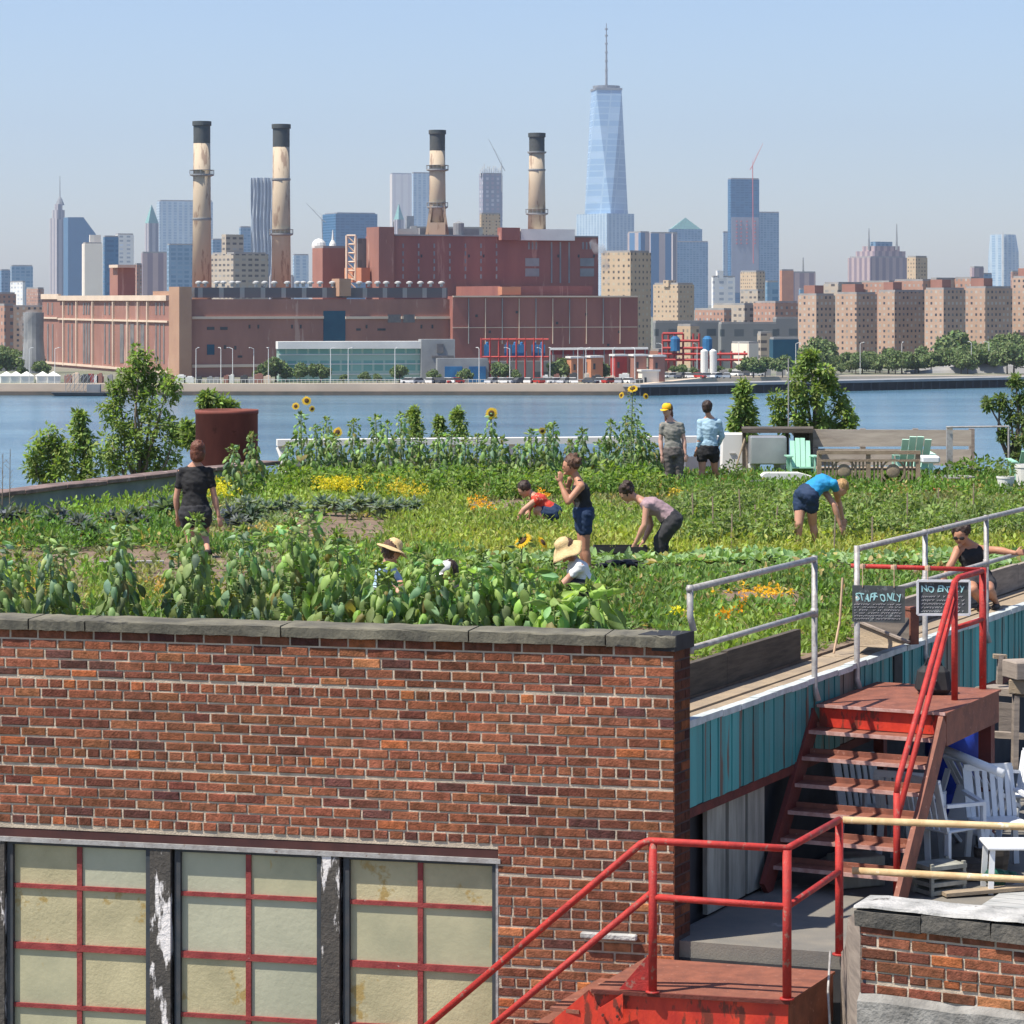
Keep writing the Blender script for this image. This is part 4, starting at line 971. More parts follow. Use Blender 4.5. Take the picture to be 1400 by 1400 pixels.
# parapet back and coping in separate worn lengths
mb = MB(); wbox(mb, .02, S_END + 7, ROOF - .1, ZT - .1, -.34, -.135); mb.build('parapet_back', 'concrete_rough', BL)
cuts = [-.02, .55, 1.67, 3.25, 4.95, 5.45, 7.4]; r = np.random.default_rng(9)
for i in range(len(cuts) - 1):
    a, b = cuts[i] + .006, cuts[i + 1] - .006; mb = MB(); n = 14; vs = []
    for k in range(n + 1):
        s = a + (b - a) * k / n; e = lambda m_: r.uniform(-m_, m_)
        for (o, z) in ((.035, ZT - .088), (.04, ZT - .010), (.035, ZT), (-.33, ZT + .004), (-.37, ZT - .10)): vs.append(wp(s, z + e(.006), o + e(.005)))
    fs = []
    for k in range(n):
        for q in range(4): fs.append((k * 5 + q, k * 5 + q + 1, k * 5 + 5 + q + 1, k * 5 + 5 + q))
        fs.append((k * 5 + 4, k * 5, k * 5 + 5, k * 5 + 9))
    fs += [(4, 3, 2, 1, 0), tuple(n * 5 + q for q in range(5))]
    mb.add(vs, fs); mb.build('coping', 'coping', BL)
mb = MB(); mb.hexa([C0 + U * q[0] + WL * q[1] + V * q[2] + Vector((0, 0, q[3])) for q in ((-.02, .02, .03, ZT - .12), (.36, 0, .02, ZT - .12), (.36, .3, 0, ZT - .12), (.02, .3, 0, ZT - .12), (-.02, .02, .03, ZT + .006), (.36, 0, .02, ZT + .006), (.36, .3, 0, ZT + .006), (.02, .3, 0, ZT + .006))])
mb.build('corner_cap', 'black_soft', BL)

# windows
mb = MB(); wbox(mb, s_r - .03, s_l, z_wt + .012, z_lin - .004, -.12, -.012); mb.build('lintel', 'lintel', BL)
zbot = 15.4
bays = [(468, 678, 'right'), (237, 438, 'middle'), (8, 204, 'left')]
PV = ['pane_warm', 'pane', 'pane_grey']
for bi, (x0, x1, nm) in enumerate(bays):
    sa, sb = wall_s(x1), wall_s(x0); mid_ = (sa + sb) / 2
    W_ = MB()   # red glazing bars
    W_.hexa([wp(mid_ - .022, zbot, -.05), wp(mid_ + .022, zbot, -.05), wp(mid_ + .022, zbot, -.095), wp(mid_ - .022, zbot, -.095), wp(mid_ - .022, z_wt - .04, -.05), wp(mid_ + .022, z_wt - .04, -.05), wp(mid_ + .022, z_wt - .04, -.095), wp(mid_ - .022, z_wt - .04, -.095)])
    rows = [z_wt - .055]; zz = z_wt - .40
    while zz > zbot: rows.append(zz); zz -= .5
    for k, z in enumerate(rows[1:]):
        h = .034 if k % 2 else .022
        wbox(W_, sa + .03, sb - .03, z - h, z + h * .6, -.09, -.047)
    win = W_.build('window', 'bar_red', BL)
    f = MB()
    wbox(f, sa, sa + .035, zbot, z_wt - .03, -.12, -.015); wbox(f, sb - .05, sb, zbot, z_wt - .03, -.12, -.03); wbox(f, sa + .0355, sb - .0505, z_wt - .055, z_wt - .03, -.12, -.03)
    f.build('frame', 'frame_dark', win)
    rows.append(zbot)
    for k in range(len(rows) - 1):
        for c, (a, b) in enumerate(((sa + .036, mid_ - .02), (mid_ + .02, sb - .051))):
            p = MB(); wbox(p, a, b, rows[k + 1] + .01, rows[k] - .01, -.1, -.068 - .002 * ((k + c) % 3))
            p.build('pane', PV[(bi + (k + 1 + c) // 2) % 3 if bi else (0 if k != 1 else 1)], win)
mb = MB(); wbox(mb, s_r - .02, s_l, z_wt - .028, z_wt + .010, -.1, .012); mb.build('head_rail', 'galv', BL)
for x0, x1 in ((205, 233), (439, 464), (-20, 6)):
    mb = MB(); wbox(mb, wall_s(x1), wall_s(x0), zbot, z_wt - .03, -.12, .002); mb.build('mullion', 'mullion', BL)
mb = MB(); wbox(mb, s_r, s_r + .02, zbot, z_wt, -.12, -.002); mb.build('jamb', 'galv', BL)

# teal cladding on the side, in ribbed sheets
r = np.random.default_rng(21); s = -.25; ZF = Z(-3.4)
while s < 15:
    w = r.uniform(.42, .62); mb = MB(); base = np.array((.06, .30, .30)) * r.uniform(.7, 1.25)
    if r.random() < .08: base = np.array((.16, .14, .12))
    o = r.uniform(.0, .02); n = 4; q = s
    for k in range(n):
        a = s + w * k / n; b = s + w * (k + 1) / n - .006; c = tuple(base * r.uniform(.85, 1.15)); oo = .035 + o + (.008 if k % 2 else 0)
        fbox(mb, a, b, .0, oo, ZF - .7, ZF - .045, c)
    mb.build('cladding_sheet', 'teal', BL); s += w + .004
mb = MB(); r = np.random.default_rng(2); s = -.24
while s < 15:
    fbox(mb, s, s + .395, -.02, .07 + r.uniform(-.006, .01), ZF - .045 + r.uniform(-.006, .006), ZF + r.uniform(0, .014)); s += .4
mb.build('flashing', 'flashing', BL)
mb = MB(); fbox(mb, -.25, 15, -.05, .05, ZF - .78, ZF - .703); mb.build('rust_beam', 'rust_beam', BL)
mb = MB(); fbox(mb, 4.95, 5.2, .06, .075, ZF - .6, ZF - .05); mb.build('dark_strip', 'black_soft', BL)
for a, b in ((.42, .82), (.9, 1.27), (1.33, 1.72)):
    mb = MB(); fbox(mb, a, b, -.06, -.02, Z(-5.07), ZF - .8); mb.build('side_panel', 'board_pale', BL)

# roof soil, walkway, timber edging
mb = MB(); inn = [fp(-.2, -.45, 0), fp(35, -.45, 0), P_FR, P_FL + Vector((.2, 0, 0)), Vector((-14.8, 26.2, 0)), wp(13.2, 0, -.36), wp(.1, 0, -.36)]
nn = 0
mb.prism([(p.x, p.y) for p in inn], ROOF - .035, ROOF + .02); tag(mb.build('roof_soil', 'soil', None), kind='structure')
mb = MB(); r = np.random.default_rng(4); s = -.2
while s < 16:
    L = r.uniform(1.6, 2.4)
    for t0, t1 in ((-.42, -.29), (-.28, -.15), (-.14, -.03)): fbox(mb, s, s + L - .01, t0, t1, ROOF - .035, ROOF + r.uniform(-.006, .012))
    s += L
tag(mb.build('plank_path', 'timber_pale', None), kind='structure')
root = thing('timber_edging', 'dark weathered timber edging along the roof garden path', 'edging', fp(0, -.45, ROOF))
for a, b, nm in ((-.2, 1.9, 0), (1.91, 3.75, 1), (5.9, 8.0, 2), (8.01, 11, 3), (11.01, 15, 4)):
    mb = MB(); fbox(mb, a, b, -.50, -.44, ROOF + .021, ROOF + .30 + .012 * (nm % 2)); mb.build('board', 'timber_dark' if nm < 2 else 'timber_grey', root)

# grey pipe railings on the teal side
def railing(label, posts, s0, s1, zb):
    root = thing('pipe_railing', label, 'railing', fp(posts[0], .06, zb))
    zt, zm = Z(-2.33), Z(-2.81)
    mb = MB(); mb.tube([fp(s0, .06, zt), fp(s1, .06, zt)], .027, 10); mb.build('top_rail', 'galv', root, smooth=True)
    mb = MB(); mb.tube([fp(s0, .06, zm), fp(s1, .06, zm)], .024, 10); mb.build('mid_rail', 'galv', root, smooth=True)
    for i, p in enumerate(posts):
        z0 = ZT if p < 0 else zb
        mb = MB(); mb.tube([fp(p, .095, z0), fp(p, .06, z0 + .12), fp(p, .06, zt + .03)], .027, 10); mb.lathe(fp(p, .06, zm - .04), [(.034, 0), (.034, .08)], 10); mb.build('post', 'galv', root, smooth=True)
railing('grey pipe railing above the brick corner, left of the stair landing', [-.14, 2.757], -.17, 2.76, Z(-3.6))
railing('grey pipe railing running right from the stair landing, with the chalkboards before it', [3.9, 5.95, 8.05, 10.1], 3.9, 14, Z(-3.66))

# ---------------------------------------------------------------- upper red stair
S0 = 2.757; ZL = Z(-3.63); FL = Z(-5.1)
def sp(s, t, z): return fp(S0 + s, t, z)
def sbox(mb, s0, s1, t0, t1, z0, z1): fbox(mb, S0 + s0, S0 + s1, t0, t1, z0, z1)
ST = thing('red_metal_staircase', 'rust-red metal staircase climbing to the roof landing at the teal side', 'staircase', sp(0, .6, FL))
mb = MB(); sbox(mb, -.01, 1.66, .08, 1.29, ZL - .02, ZL); mb.build('landing', 'red_oxide', ST)
mb = MB(); sbox(mb, -.025, -.011, .09, 1.28, ZL - .022, ZL + .004); mb.build('landing_nosing', 'nosing', ST)
mb = MB(); sbox(mb, .02, .035, .1, 1.24, ZL - .2, ZL - .021); mb.build('front_fascia', 'red_bright', ST)
mb = MB(); sbox(mb, .036, 1.64, 1.25, 1.275, ZL - .3, ZL - .021); sbox(mb, 1.6, 1.64, .1, 1.249, ZL - .25, ZL - .021); mb.build('side_beam', 'red_oxide', ST)
for i in range(1, 7):
    z = ZL - .21 * i; s = -.175 * i
    mb = MB(); sbox(mb, s, s + .24, .07, 1.23, z - .02, z); sbox(mb, s + .2, s + .225, .07, 1.23, z + .001, z + .045); t = mb.build('tread', 'red_oxide', ST)
    mb = MB(); sbox(mb, s - .012, s - .001, .07, 1.23, z - .03, z + .003); mb.build('nosing', 'nosing', t)
for t in (.05, 1.25):
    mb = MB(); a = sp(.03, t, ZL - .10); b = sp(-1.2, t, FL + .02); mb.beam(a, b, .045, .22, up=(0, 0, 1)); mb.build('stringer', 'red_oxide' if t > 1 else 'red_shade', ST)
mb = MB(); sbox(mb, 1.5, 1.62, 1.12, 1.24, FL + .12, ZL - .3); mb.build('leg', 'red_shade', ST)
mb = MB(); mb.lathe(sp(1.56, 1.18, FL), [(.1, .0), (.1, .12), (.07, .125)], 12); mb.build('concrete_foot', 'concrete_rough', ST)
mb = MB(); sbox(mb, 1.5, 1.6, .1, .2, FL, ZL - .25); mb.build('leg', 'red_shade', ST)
pa = (.8, 1.11); pb = (1.615, 1.128)
zt1, zt2 = Z(-2.53), Z(-2.50)
mb = MB(); mb.tube([sp(pa[0], pa[1], ZL), sp(pa[0], pa[1], zt1 - .02)], .03, 10); mb.build('post', 'red_paint', ST, smooth=True)
mb = MB(); mb.tube([sp(pb[0], pb[1], ZL), sp(pb[0], pb[1], zt2)], .034, 10); mb.build('post', 'red_paint', ST, smooth=True)
mb = MB(); mb.tube([sp(-.9, 1.13, FL), sp(-.9, 1.13, Z(-4.2))], .03, 10); mb.build('post', 'red_paint', ST, smooth=True)
mb = MB(); mb.tube([sp(pb[0], pb[1], zt2 - .03), sp(pa[0] + .12, pa[1], zt1), sp(pa[0], pa[1], zt1 - .03), sp(-.84, 1.13, Z(-4.08)), sp(-.9, 1.13, Z(-4.2))], .027, 10); mb.build('handrail', 'red_paint', ST, smooth=True)
mb = MB(); mb.tube([sp(pb[0], pb[1], Z(-2.98)), sp(pa[0], pa[1], Z(-2.98))], .024, 10); mb.tube([sp(pa[0], pa[1], Z(-2.72)), sp(-.88, 1.13, Z(-4.42))], .026, 10); mb.build('mid_rail', 'red_paint', ST, smooth=True)
B0_ = fp(3.9, .06, Z(-2.49)); B1_ = sp(pb[0], pb[1], Z(-2.52))
mb = MB(); mb.tube([B0_ - V * .06, B1_], .022, 10); mb.build('sign_bar', 'red_paint', ST, smooth=True)
def on_bar(px):
    k = (px - CX) / F; dr = B1_ - B0_; q = (k * B0_.y - B0_.x) / (dr.x - k * dr.y); return B0_ + dr * q
BD = (B1_ - B0_); BD.z = 0; BD.normalize(); BN = Vector((BD.y, -BD.x, 0))
if BN.y > 0: BN = -BN
def text_mesh(txt, size, parent, m, origin, width, name='lettering', jitter=0):
    cu = bpy.data.curves.new('txt', 'FONT'); cu.body = txt; cu.size = size; cu.extrude = .001; cu.resolution_u = 2; cu.offset = size * .018
    o = bpy.data.objects.new('txt', cu); COL.objects.link(o); bpy.context.view_layer.update()
    me = bpy.data.meshes.new_from_object(o.evaluated_get(bpy.context.evaluated_depsgraph_get())); bpy.data.objects.remove(o)
    xs = [v.co.x for v in me.vertices]; x0, x1 = min(xs), max(xs); sc = width / (x1 - x0); off = origin - parent.location
    for v in me.vertices:
        x, y, z = v.co; x = (x - x0) * sc; y *= 1.0
        x += jitter * .012 * math.sin(y * 60 + x * 31); y += jitter * .012 * math.sin(x * 43)
        p = off + BD * x + Vector((0, 0, y)) + BN * (z + .002); v.co = p
    me.name = name; ob = bpy.data.objects.new(name, me); COL.objects.link(ob); ob.parent = parent; me.materials.clear(); me.materials.append(MATS[m]); return ob
def scribble(parent, m, origin, w, h, n, seed):
    r = random.Random(seed); mb = MB()
    for k in range(n):
        z = -h * (k + .5) / n; x = .0
        while x < w - .02:
            L = r.uniform(.008, .022); hh = h / n * r.uniform(.3, .55)
            c = origin + BD * (x + L / 2) + Vector((0, 0, z + r.uniform(-.002, .002))) + BN * .002
            if r.random() > .2:
                mb.beam(c - BD * L / 2 + Vector((0, 0, -hh / 2)), c + BD * L / 2 + Vector((0, 0, hh / 2)), .002, .003, up=BN)
                mb.beam(c - BD * L / 2 + Vector((0, 0, hh / 2)), c - BD * L / 2 + Vector((0, 0, -hh / 2)), .002, .003, up=BN)
            x += L + r.uniform(.004, .01)
    return mb.build('chalk_lines', m, parent)
def board(label, x0, x1, y0, y1, strings, frame, tilt=0):
    A_ = on_bar(x0) + BN * .03; B_ = on_bar(x1) + BN * .03; z1 = Y2Z(y0, A_.y); z0 = Y2Z(y1, A_.y)
    A_.z = B_.z = 0; w = (B_ - A_).length
    root = thing('chalkboard_sign', label, 'sign', Vector((A_.x, A_.y, z0)))
    e = .014
    mb = MB(); P = [A_ + Vector((0, 0, z0)), B_ + Vector((0, 0, z0 - tilt)), B_ + Vector((0, 0, z1 - tilt)), A_ + Vector((0, 0, z1))]
    mb.sheet(P, .014, BN); mb.build('board', 'chalk', root)
    if frame:
        mb = MB()
        for a, b in ((0, 1), (1, 2), (2, 3), (3, 0)): mb.beam(P[a] + BN * .004, P[b] + BN * .004, .02, .03, up=BN)
        mb.build('frame', 'plastic_white', root)
    mb = MB()
    for x in strings:
        q = on_bar(x); mb.tube([q + Vector((0, 0, .028)) + BN * .01, q + BN * .03 + Vector((0, 0, -.02)), Vector((q.x, q.y, z1 - .02)) + BN * .035], .004, 5); mb.lathe(q - Vector((0, 0, .02)), [(.028, 0), (.03, .02), (.028, .04)], 8)
    mb.build('string', 'string', root)
    return root, A_, B_, z0, z1, w
root, A_, B_, z0, z1, w = board('dark chalkboard reading STAFF ONLY, hung from the red bar by two strings', 1165, 1237, 800, 850, (1179, 1222), False, .01)
text_mesh('STAFF ONLY', .1, root, 'chalk_cyan', Vector((A_.x, A_.y, z1 - .145)) + BD * .03, w - .06, jitter=.6)
scribble(root, 'chalk_white', Vector((A_.x, A_.y, z1 - .165)) + BD * .02, w - .05, .16, 6, 3)
root, A_, B_, z0, z1, w = board('white-framed chalkboard reading NO ENTRY, behind the red stair rails', 1254, 1325, 794, 840, (1268,), True)
text_mesh('NO ENTRY', .085, root, 'chalk_cyan', Vector((A_.x, A_.y, z1 - .105)) + BD * .035, w - .08, jitter=.5)
scribble(root, 'chalk_white', Vector((A_.x, A_.y, z1 - .13)) + BD * .035, w - .08, .17, 5, 8)

# things on the landing and by the boards
q = W(1276, 945, 25.9); q.z = ZL
bag = thing('black_bag', 'black soft bag sitting at the back of the stair landing', 'bag', (q.x, q.y, ZL))
mb = MB(); mb.hexa([Vector((q.x + x * k, q.y + y * k, ZL + z)) for z, k in ((0, 1), (.26, .8)) for x, y in ((-.17, -.12), (.17, -.12), (.17, .12), (-.17, .12))]); mb.build('bag_body', 'black_soft', bag, bevel=.05)
mb = MB(); mb.tube([(q.x - .08, q.y, ZL + .25), (q.x - .05, q.y - .02, ZL + .33), (q.x + .05, q.y - .02, ZL + .33), (q.x + .08, q.y, ZL + .25)], .01, 6); mb.build('strap', 'black_soft', bag)
mb = MB(); mb.lathe((q.x - .01, q.y - .125, ZL + .13), [(.02, 0), (.024, .012), (.02, .024)], 8); mb.build('buckle', 'plastic_white', bag)
# tilted wooden tray and red box in the gateway
def tray():
    a = G(1172, 905); root = thing('wooden_tray', 'pale wooden planter box with sloping side at the gateway', 'planter box', (a.x, a.y, ROOF))
    p = lambda px, py, d: W(px, py, d)
    mb = MB(); P = [p(1172, 883, 26.9), p(1215, 886, 26.6), p(1243, 878, 26.5), p(1170, 848, 27.0)]; mb.sheet(P, .03, Vector((0, -1, .3))); mb.build('side_board', 'timber_pale', root)
    mb = MB(); mb.beam(p(1170, 848, 26.97), p(1243, 878, 26.47), .035, .02); mb.build('rim', 'timber_grey', root)
    mb = MB(); P = [p(1172, 883, 27.0), p(1243, 878, 26.6), p(1243, 845, 27.4), p(1180, 842, 27.8)]; mb.sheet(P, .03, Vector((0, -1, 0))); mb.build('back_board', 'timber_dark', root)
tray()
mb = MB(); q = W(1247, 870, 27.6); mb.box((q.x, q.y, ROOF + .02 + .17), (.1, .1, .34), rz=.4); mb.box((q.x, q.y, ROOF + .37), (.12, .12, .03), rz=.4)
tag(mb.build('red_crate', 'red_oxide', None, bevel=.004), 'small dark red crate standing behind the STAFF ONLY board', 'crate')
mb = MB(); mb.tube([W(1152, 790, 26.9), W(1148, 850, 26.9), W(1140, 893, 26.8)], .012, 6); o = mb.build('rope', 'string', None); tag(o, 'rope hanging down beside the railing post at the gateway', 'rope')

# ---------------------------------------------------------------- lower building, deck, low wall
FLo = FL
dk = [C0 + U * .1 + WN * .0, Vector((2.567, 21.96, 0)), Vector((2.62, 20.5, 0)), Vector((6.4, 18.65, 0)), Vector((13, 24, 0)), fp(13.5, .02, 0), fp(-.2, -.06, 0)]
LB = thing('lower_building', 'low neighbouring block whose flat roof carries the stair and old chairs', 'building', (2.6, 22, 0))
mb = MB(); mb.prism([(p.x, p.y) for p in dk], 0, FLo - .13); mb.build('wall', 'shade_wall', LB)
mb = MB(); dk2 = [p.copy() for p in dk]; mb.prism([(p.x, p.y) for p in dk2], FLo - .129, FLo); tag(mb.build('roof_terrace', 'deck_floor', None), kind='structure')
mb = MB()
for k in range(12):
    a = Vector((3.3, 23.0, 0)) + U * (k * .17); L = 3.6
    mb.hexa([Vector((q.x, q.y, FLo + z)) for z in (.002, .02) for q in (a + V * (.3 + k * .2 * 0), a + V * L, a + V * L + U * .155, a + V * .3 + U * .155)])
tag(mb.build('pale_boards', 'deck_pale', None), kind='structure')
# low brick wall
LW0 = Vector((2.49, 20.2, 0)); LWT = Z(-4.35)
LW = thing('low_brick_wall', 'low brick parapet wall with whitewashed top, at bottom right', 'wall', (LW0.x, LW0.y, FLo - 2.2))
def lp_(s, z, out=0): q = LW0 + V * s - U * out; return Vector((q.x, q.y, z))
lowb = 16.0
mb = MB(); mb.hexa([lp_(s, z, o) for z in (14, LWT - .05) for s, o in ((.05, -.01), (3.6, -.01), (3.6, -.34), (.02, -.34))]); mb.build('mortar_bed', 'mortar', LW)
mb = MB(); lay_bricks(mb, lambda s, z, o: lp_(s, z, o), .012, 3.6, Z(-4.98), LWT - .13, L=.25, H=.0855, seed=8, header=6, hoff=4, rough=1.6); mb.build('brick_face', 'brick', LW)
r = np.random.default_rng(12)
mb = MB()
for k in range(7):
    a = k * .5 - .02; P = []
    for z in (-.15, -.03):
        for s, o in ((a, .03), (a + .49, .03), (a + .49, -.05), (a, -.05)): P.append(lp_(s + r.uniform(-.01, .01), LWT + z + r.uniform(-.01, .01), o + r.uniform(-.01, .015)))
    mb.hexa(P)
mb.build('coping', mat('coping_dark', (.12, .11, .095), (.05, .05, .048), 5, rough=.9, bump=1, bscale=24), LW)
mb = MB(); n = 24; vs = []
for k in range(n + 1):
    s = -.04 + 3.65 * k / n; e = r.uniform(-.02, .02)
    for o, z in ((.015 + r.uniform(0, .025), -.008), (.015, .010), (-.34, .015), (-.36, -.1)): vs.append(lp_(s, LWT + z + e * .6, o + e))
mb.add(vs, [(k * 4 + q, k * 4 + q + 1, k * 4 + 5 + q, k * 4 + 4 + q) for k in range(n) for q in range(3)] + [(3, 2, 1, 0)]); mb.build('top_render', 'whitewash', LW)
mb = MB(); n = 20; vs = []
for k in range(n + 1):
    s = .0 + 3.6 * k / n
    for o, z in ((.0, -.88), (.05, -.92), (.06, -2.2)): vs.append(lp_(s, LWT + z + .25 + r.uniform(-.02, .02), o + r.uniform(-.012, .012)))
mb.add(vs, [(k * 3 + q, k * 3 + q + 1, k * 3 + 4 + q, k * 3 + 3 + q) for k in range(n) for q in range(2)]); mb.build('rough_base', 'concrete_rough', LW)
mb = MB()
E = [lp_(0, LWT - .02, -.02), Vector((2.47, 20.7, LWT - .2)), Vector((2.52, 21.3, Z(-4.9))), Vector((2.56, 21.93, FLo + .01)), Vector((2.56, 21.93, 15)), lp_(0, 15, -.02)]
mb.sheet(E, .02, Vector((-1, -.05, 0))); mb.build('end_face', 'timber_grey', LW)
mb = MB(); mb.tube([Vector((2.43, 21.5, Z(-4.98))), Vector((2.38, 21.2, Z(-5.2))), Vector((2.4, 21.1, Z(-5.8)))], .01, 6); tag(mb.build('grey_cable', 'galv', None, smooth=True), 'thin grey cable hanging down at the end of the low wall', 'cable')

# ---------------------------------------------------------------- lower red platform with stair going down to the left
ZP = Z(-5.22); Pf = Vector((2.07, 20.96, 0)); Pl = Vector((.6, 21.3, 0)); Pb = Vector((1.06, 22.33, 0)); Pr = Vector((2.51, 21.87, 0))
PD = (Pl - Pf).normalized()
LP = thing('red_metal_platform', 'rust-red metal platform and stair with bright red rails at bottom centre', 'staircase', (Pf.x, Pf.y, ZP - 2))
poly = [Pf, Pr, Vector((1.31, 22.24, 0)), Pb, Pl]
mb = MB(); mb.prism([(p.x, p.y) for p in poly], ZP - .02, ZP); mb.build('deck_plate', 'red_oxide', LP)
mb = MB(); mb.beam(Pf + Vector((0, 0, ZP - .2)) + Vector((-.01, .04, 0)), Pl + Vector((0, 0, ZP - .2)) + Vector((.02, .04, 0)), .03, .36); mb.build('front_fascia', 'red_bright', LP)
mb = MB(); mb.beam(Pf + Vector((-.03, .05, ZP - .2)), Pr + Vector((-.03, 0, ZP - .2)), .03, .36); mb.build('side_beam', 'red_oxide', LP)
mb = MB(); mb.beam(Pf + Vector((0, -.0, ZP - .014)), Pl + Vector((0, 0, ZP - .014)), .025, .03); mb.build('edge_angle', 'rust_beam', LP)
SL = (Vector((-.62, 21.75, Z(-5.59))) - Vector((1.0, 21.22, Z(-4.1))))
def slope(a, n): return a + SL * n
for k, off in enumerate((Vector((0, 0, 0)), (Pb - Pl) * .95)):
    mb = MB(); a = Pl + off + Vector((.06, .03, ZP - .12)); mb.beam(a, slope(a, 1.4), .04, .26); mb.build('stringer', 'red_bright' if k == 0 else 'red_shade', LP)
for i in range(1, 8):
    a = Pl + Vector((0, 0, ZP)) + SL * (i * .125) + Vector((0, .03, 0)); b = a + (Pb - Pl) * .9; mb = MB(); mb.beam(a, b, .24, .03); mb.build('tread', 'red_oxide', LP)
# bolted bracket plate
mb = MB(); c = Vector((.72, 21.22, ZP - .14)); a1 = SL.normalized(); a2 = Vector((0, 0, 1)); mb.sheet([c + a1 * x + a2 * z for x, z in ((-.16, -.16), (.1, -.1), (.1, .07), (-.16, .03))], .015, Vector((-.2, -1, 0))); br = mb.build('bracket', 'red_bright', LP)
mb = MB()
for x, z in ((-.1, -.03), (-.1, -.1), (.05, .0)): q = c + a1 * x + a2 * z + Vector((0, -.01, 0)); mb.tube([q, q + Vector((0, -.02, 0))], .012, 6)
mb.build('bolt', 'rust_beam', br)
pA = Vector((1.06, 21.2, 0)); za, zb_ = Z(-4.09), Z(-4.105); pB = Pf + Vector((-.02, .03, 0)); pC = Vector((2.545, 21.9, 0))
def vt(p, z): return Vector((p.x, p.y, z))
for p, a, b, rr in ((pA, ZP, za, .032), (pB, ZP, zb_, .034), (pC, FLo + .0, Z(-4.05), .032)):
    mb = MB(); mb.tube([vt(p, a), vt(p, b)], rr, 12); mb.lathe(vt(p, a), [(.055, 0), (.055, .012)], 12); mb.build('post', 'red_paint', LP, smooth=True)
mb = MB(); mb.tube([slope(vt(pA, za) + Vector((-.06, 0, 0)), 1.25), vt(pA, za) + Vector((-.09, 0, -.01)), vt(pA, za) + Vector((-.03, 0, .012)), vt(pB, zb_ + .01), vt(pC, Z(-4.05))], .028, 12); mb.build('handrail', 'red_paint', LP, smooth=True)
mb = MB(); mb.tube([slope(vt(pA, Z(-4.46)), 1.1), vt(pA, Z(-4.46))], .026, 12); mb.tube([vt(pA, Z(-4.5)), vt(pB, Z(-4.53)), vt(pC, Z(-4.45))], .026, 12); mb.build('mid_rail', 'red_paint', LP, smooth=True)
mb = MB(); mb.sheet([vt(pA, ZP + .01), vt(pA, ZP + .32), vt(pA, ZP + .01) + (Pl - pA) * .55 + Vector((0, 0, .0))], .012, Vector((-.2, -1, 0))); mb.build('gusset', 'red_paint', LP)
root = thing('yellow_pipe_railing', 'two yellowed horizontal pipes crossing in front of the stair at right', 'railing', vt(pC, FLo))
mb = MB(); mb.tube([vt(pC, Z(-4.05)) + Vector((.03, 0, 0)), Vector((5.4, 21.3, Z(-4.05)))], .028, 12); mb.build('top_pipe', 'pipe_yellow', root, smooth=True)
mb = MB(); mb.tube([vt(pC, Z(-4.44)) + Vector((.1, -.02, 0)), Vector((5.4, 21.15, Z(-4.44)))], .028, 12); mb.build('lower_pipe', 'pipe_yellow', root, smooth=True)
mb = MB(); mb.tube([(5.4, 21.2, FLo), (5.4, 21.2, Z(-4.0))], .03, 12); mb.build('post', 'pipe_yellow', root, smooth=True)
# concrete pad on the brick wall
mb = MB(); wbox(mb, wall_s(872), wall_s(795), Z(-5.04) - .05, Z(-5.04), 0.005, .06); tag(mb.build('concrete_ledge', 'whitewash', None, bevel=.01), 'small broken concrete ledge on the brick wall above the lower stair', 'ledge')

# ---------------------------------------------------------------- plastic chairs and clutter on the terrace
def plastic_chair(label, loc, rz, tiltx=0, tilty=0):
    root = thing('plastic_chair', label, 'chair', (0, 0, 0), 'white plastic chairs on the terrace')
    mb = MB()
    for x in (-.2, .2):
        for y in (-.2, .2): pass
    for x in (-.21, .21):
        for y in (-.2, .2):
            mb = MB(); mb.beam((x * 1.12, y * 1.12, 0), (x, y, .42), .05, .035, up=(0, 1, 0)); mb.build('leg', 'plastic_white', root, world=False)
    mb = MB(); mb.box((0, 0, .42), (.46, .46, .025))
    mb.build('seat', 'plastic_white', root, world=False, bevel=.01)
    mb = MB()
    for k in range(6): x = -.17 + k * .068; mb.beam((x, .22, .43), (x * 1.05, .32, .84), .045, .015, up=(0, 1, 0))
    mb.beam((-.23, .325, .86), (.23, .325, .86), .03, .06); mb.beam((-.22, .22, .43), (-.22, .33, .86), .04, .03); mb.beam((.22, .22, .43), (.22, .33, .86), .04, .03)
    mb.build('backrest', 'plastic_white', root, world=False)
    for x in (-.25, .25):
        mb = MB(); mb.beam((x, -.2, .64), (x, .27, .66), .05, .03); mb.beam((x, -.2, .42), (x, -.2, .64), .04, .03); mb.build('armrest', 'plastic_white', root, world=False)
    root.location = loc; root.rotation_euler = (tiltx, tilty, rz)
    return root
def dz(px, d, z=FLo): q = W(px, 0, d); return (q.x, d, z)
plastic_chair('white plastic chair under the stair, seen between the middle treads', dz(1195, 25.8), .5)
plastic_chair('white plastic chair under the stair, nearest its right stringer', dz(1245, 25.4), 2.7)
plastic_chair('white plastic chair right of the stair, left of the red leg', dz(1295, 25.0), 2.2)
plastic_chair('white plastic chair tipped over on another behind the red leg', dz(1352, 26.4, FLo + .18), -.6, 1.1, .1)
plastic_chair('white plastic chair right of the red leg', dz(1368, 25.2), .2)
plastic_chair('white plastic chair cut off by the right edge', dz(1408, 26.4), -.5, -.2)
root = thing('blue_barrel', 'bright blue plastic barrel under the stair landing', 'barrel', dz(1306, 27.6))
q = dz(1306, 27.6); mb = MB(); mb.lathe(q, [(.26, 0), (.29, .06), (.30, .28), (.285, .3), (.3, .32), (.3, .6), (.285, .62), (.3, .64), (.29, .86), (.25, .9)], 24); mb.build('barrel_body', 'tarp_blue', root, smooth=True)
mb = MB(); mb.lathe((q[0], q[1], q[2] + .9), [(.26, 0), (.26, .03), (.05, .035)], 24); mb.build('lid', 'tarp_blue', root)
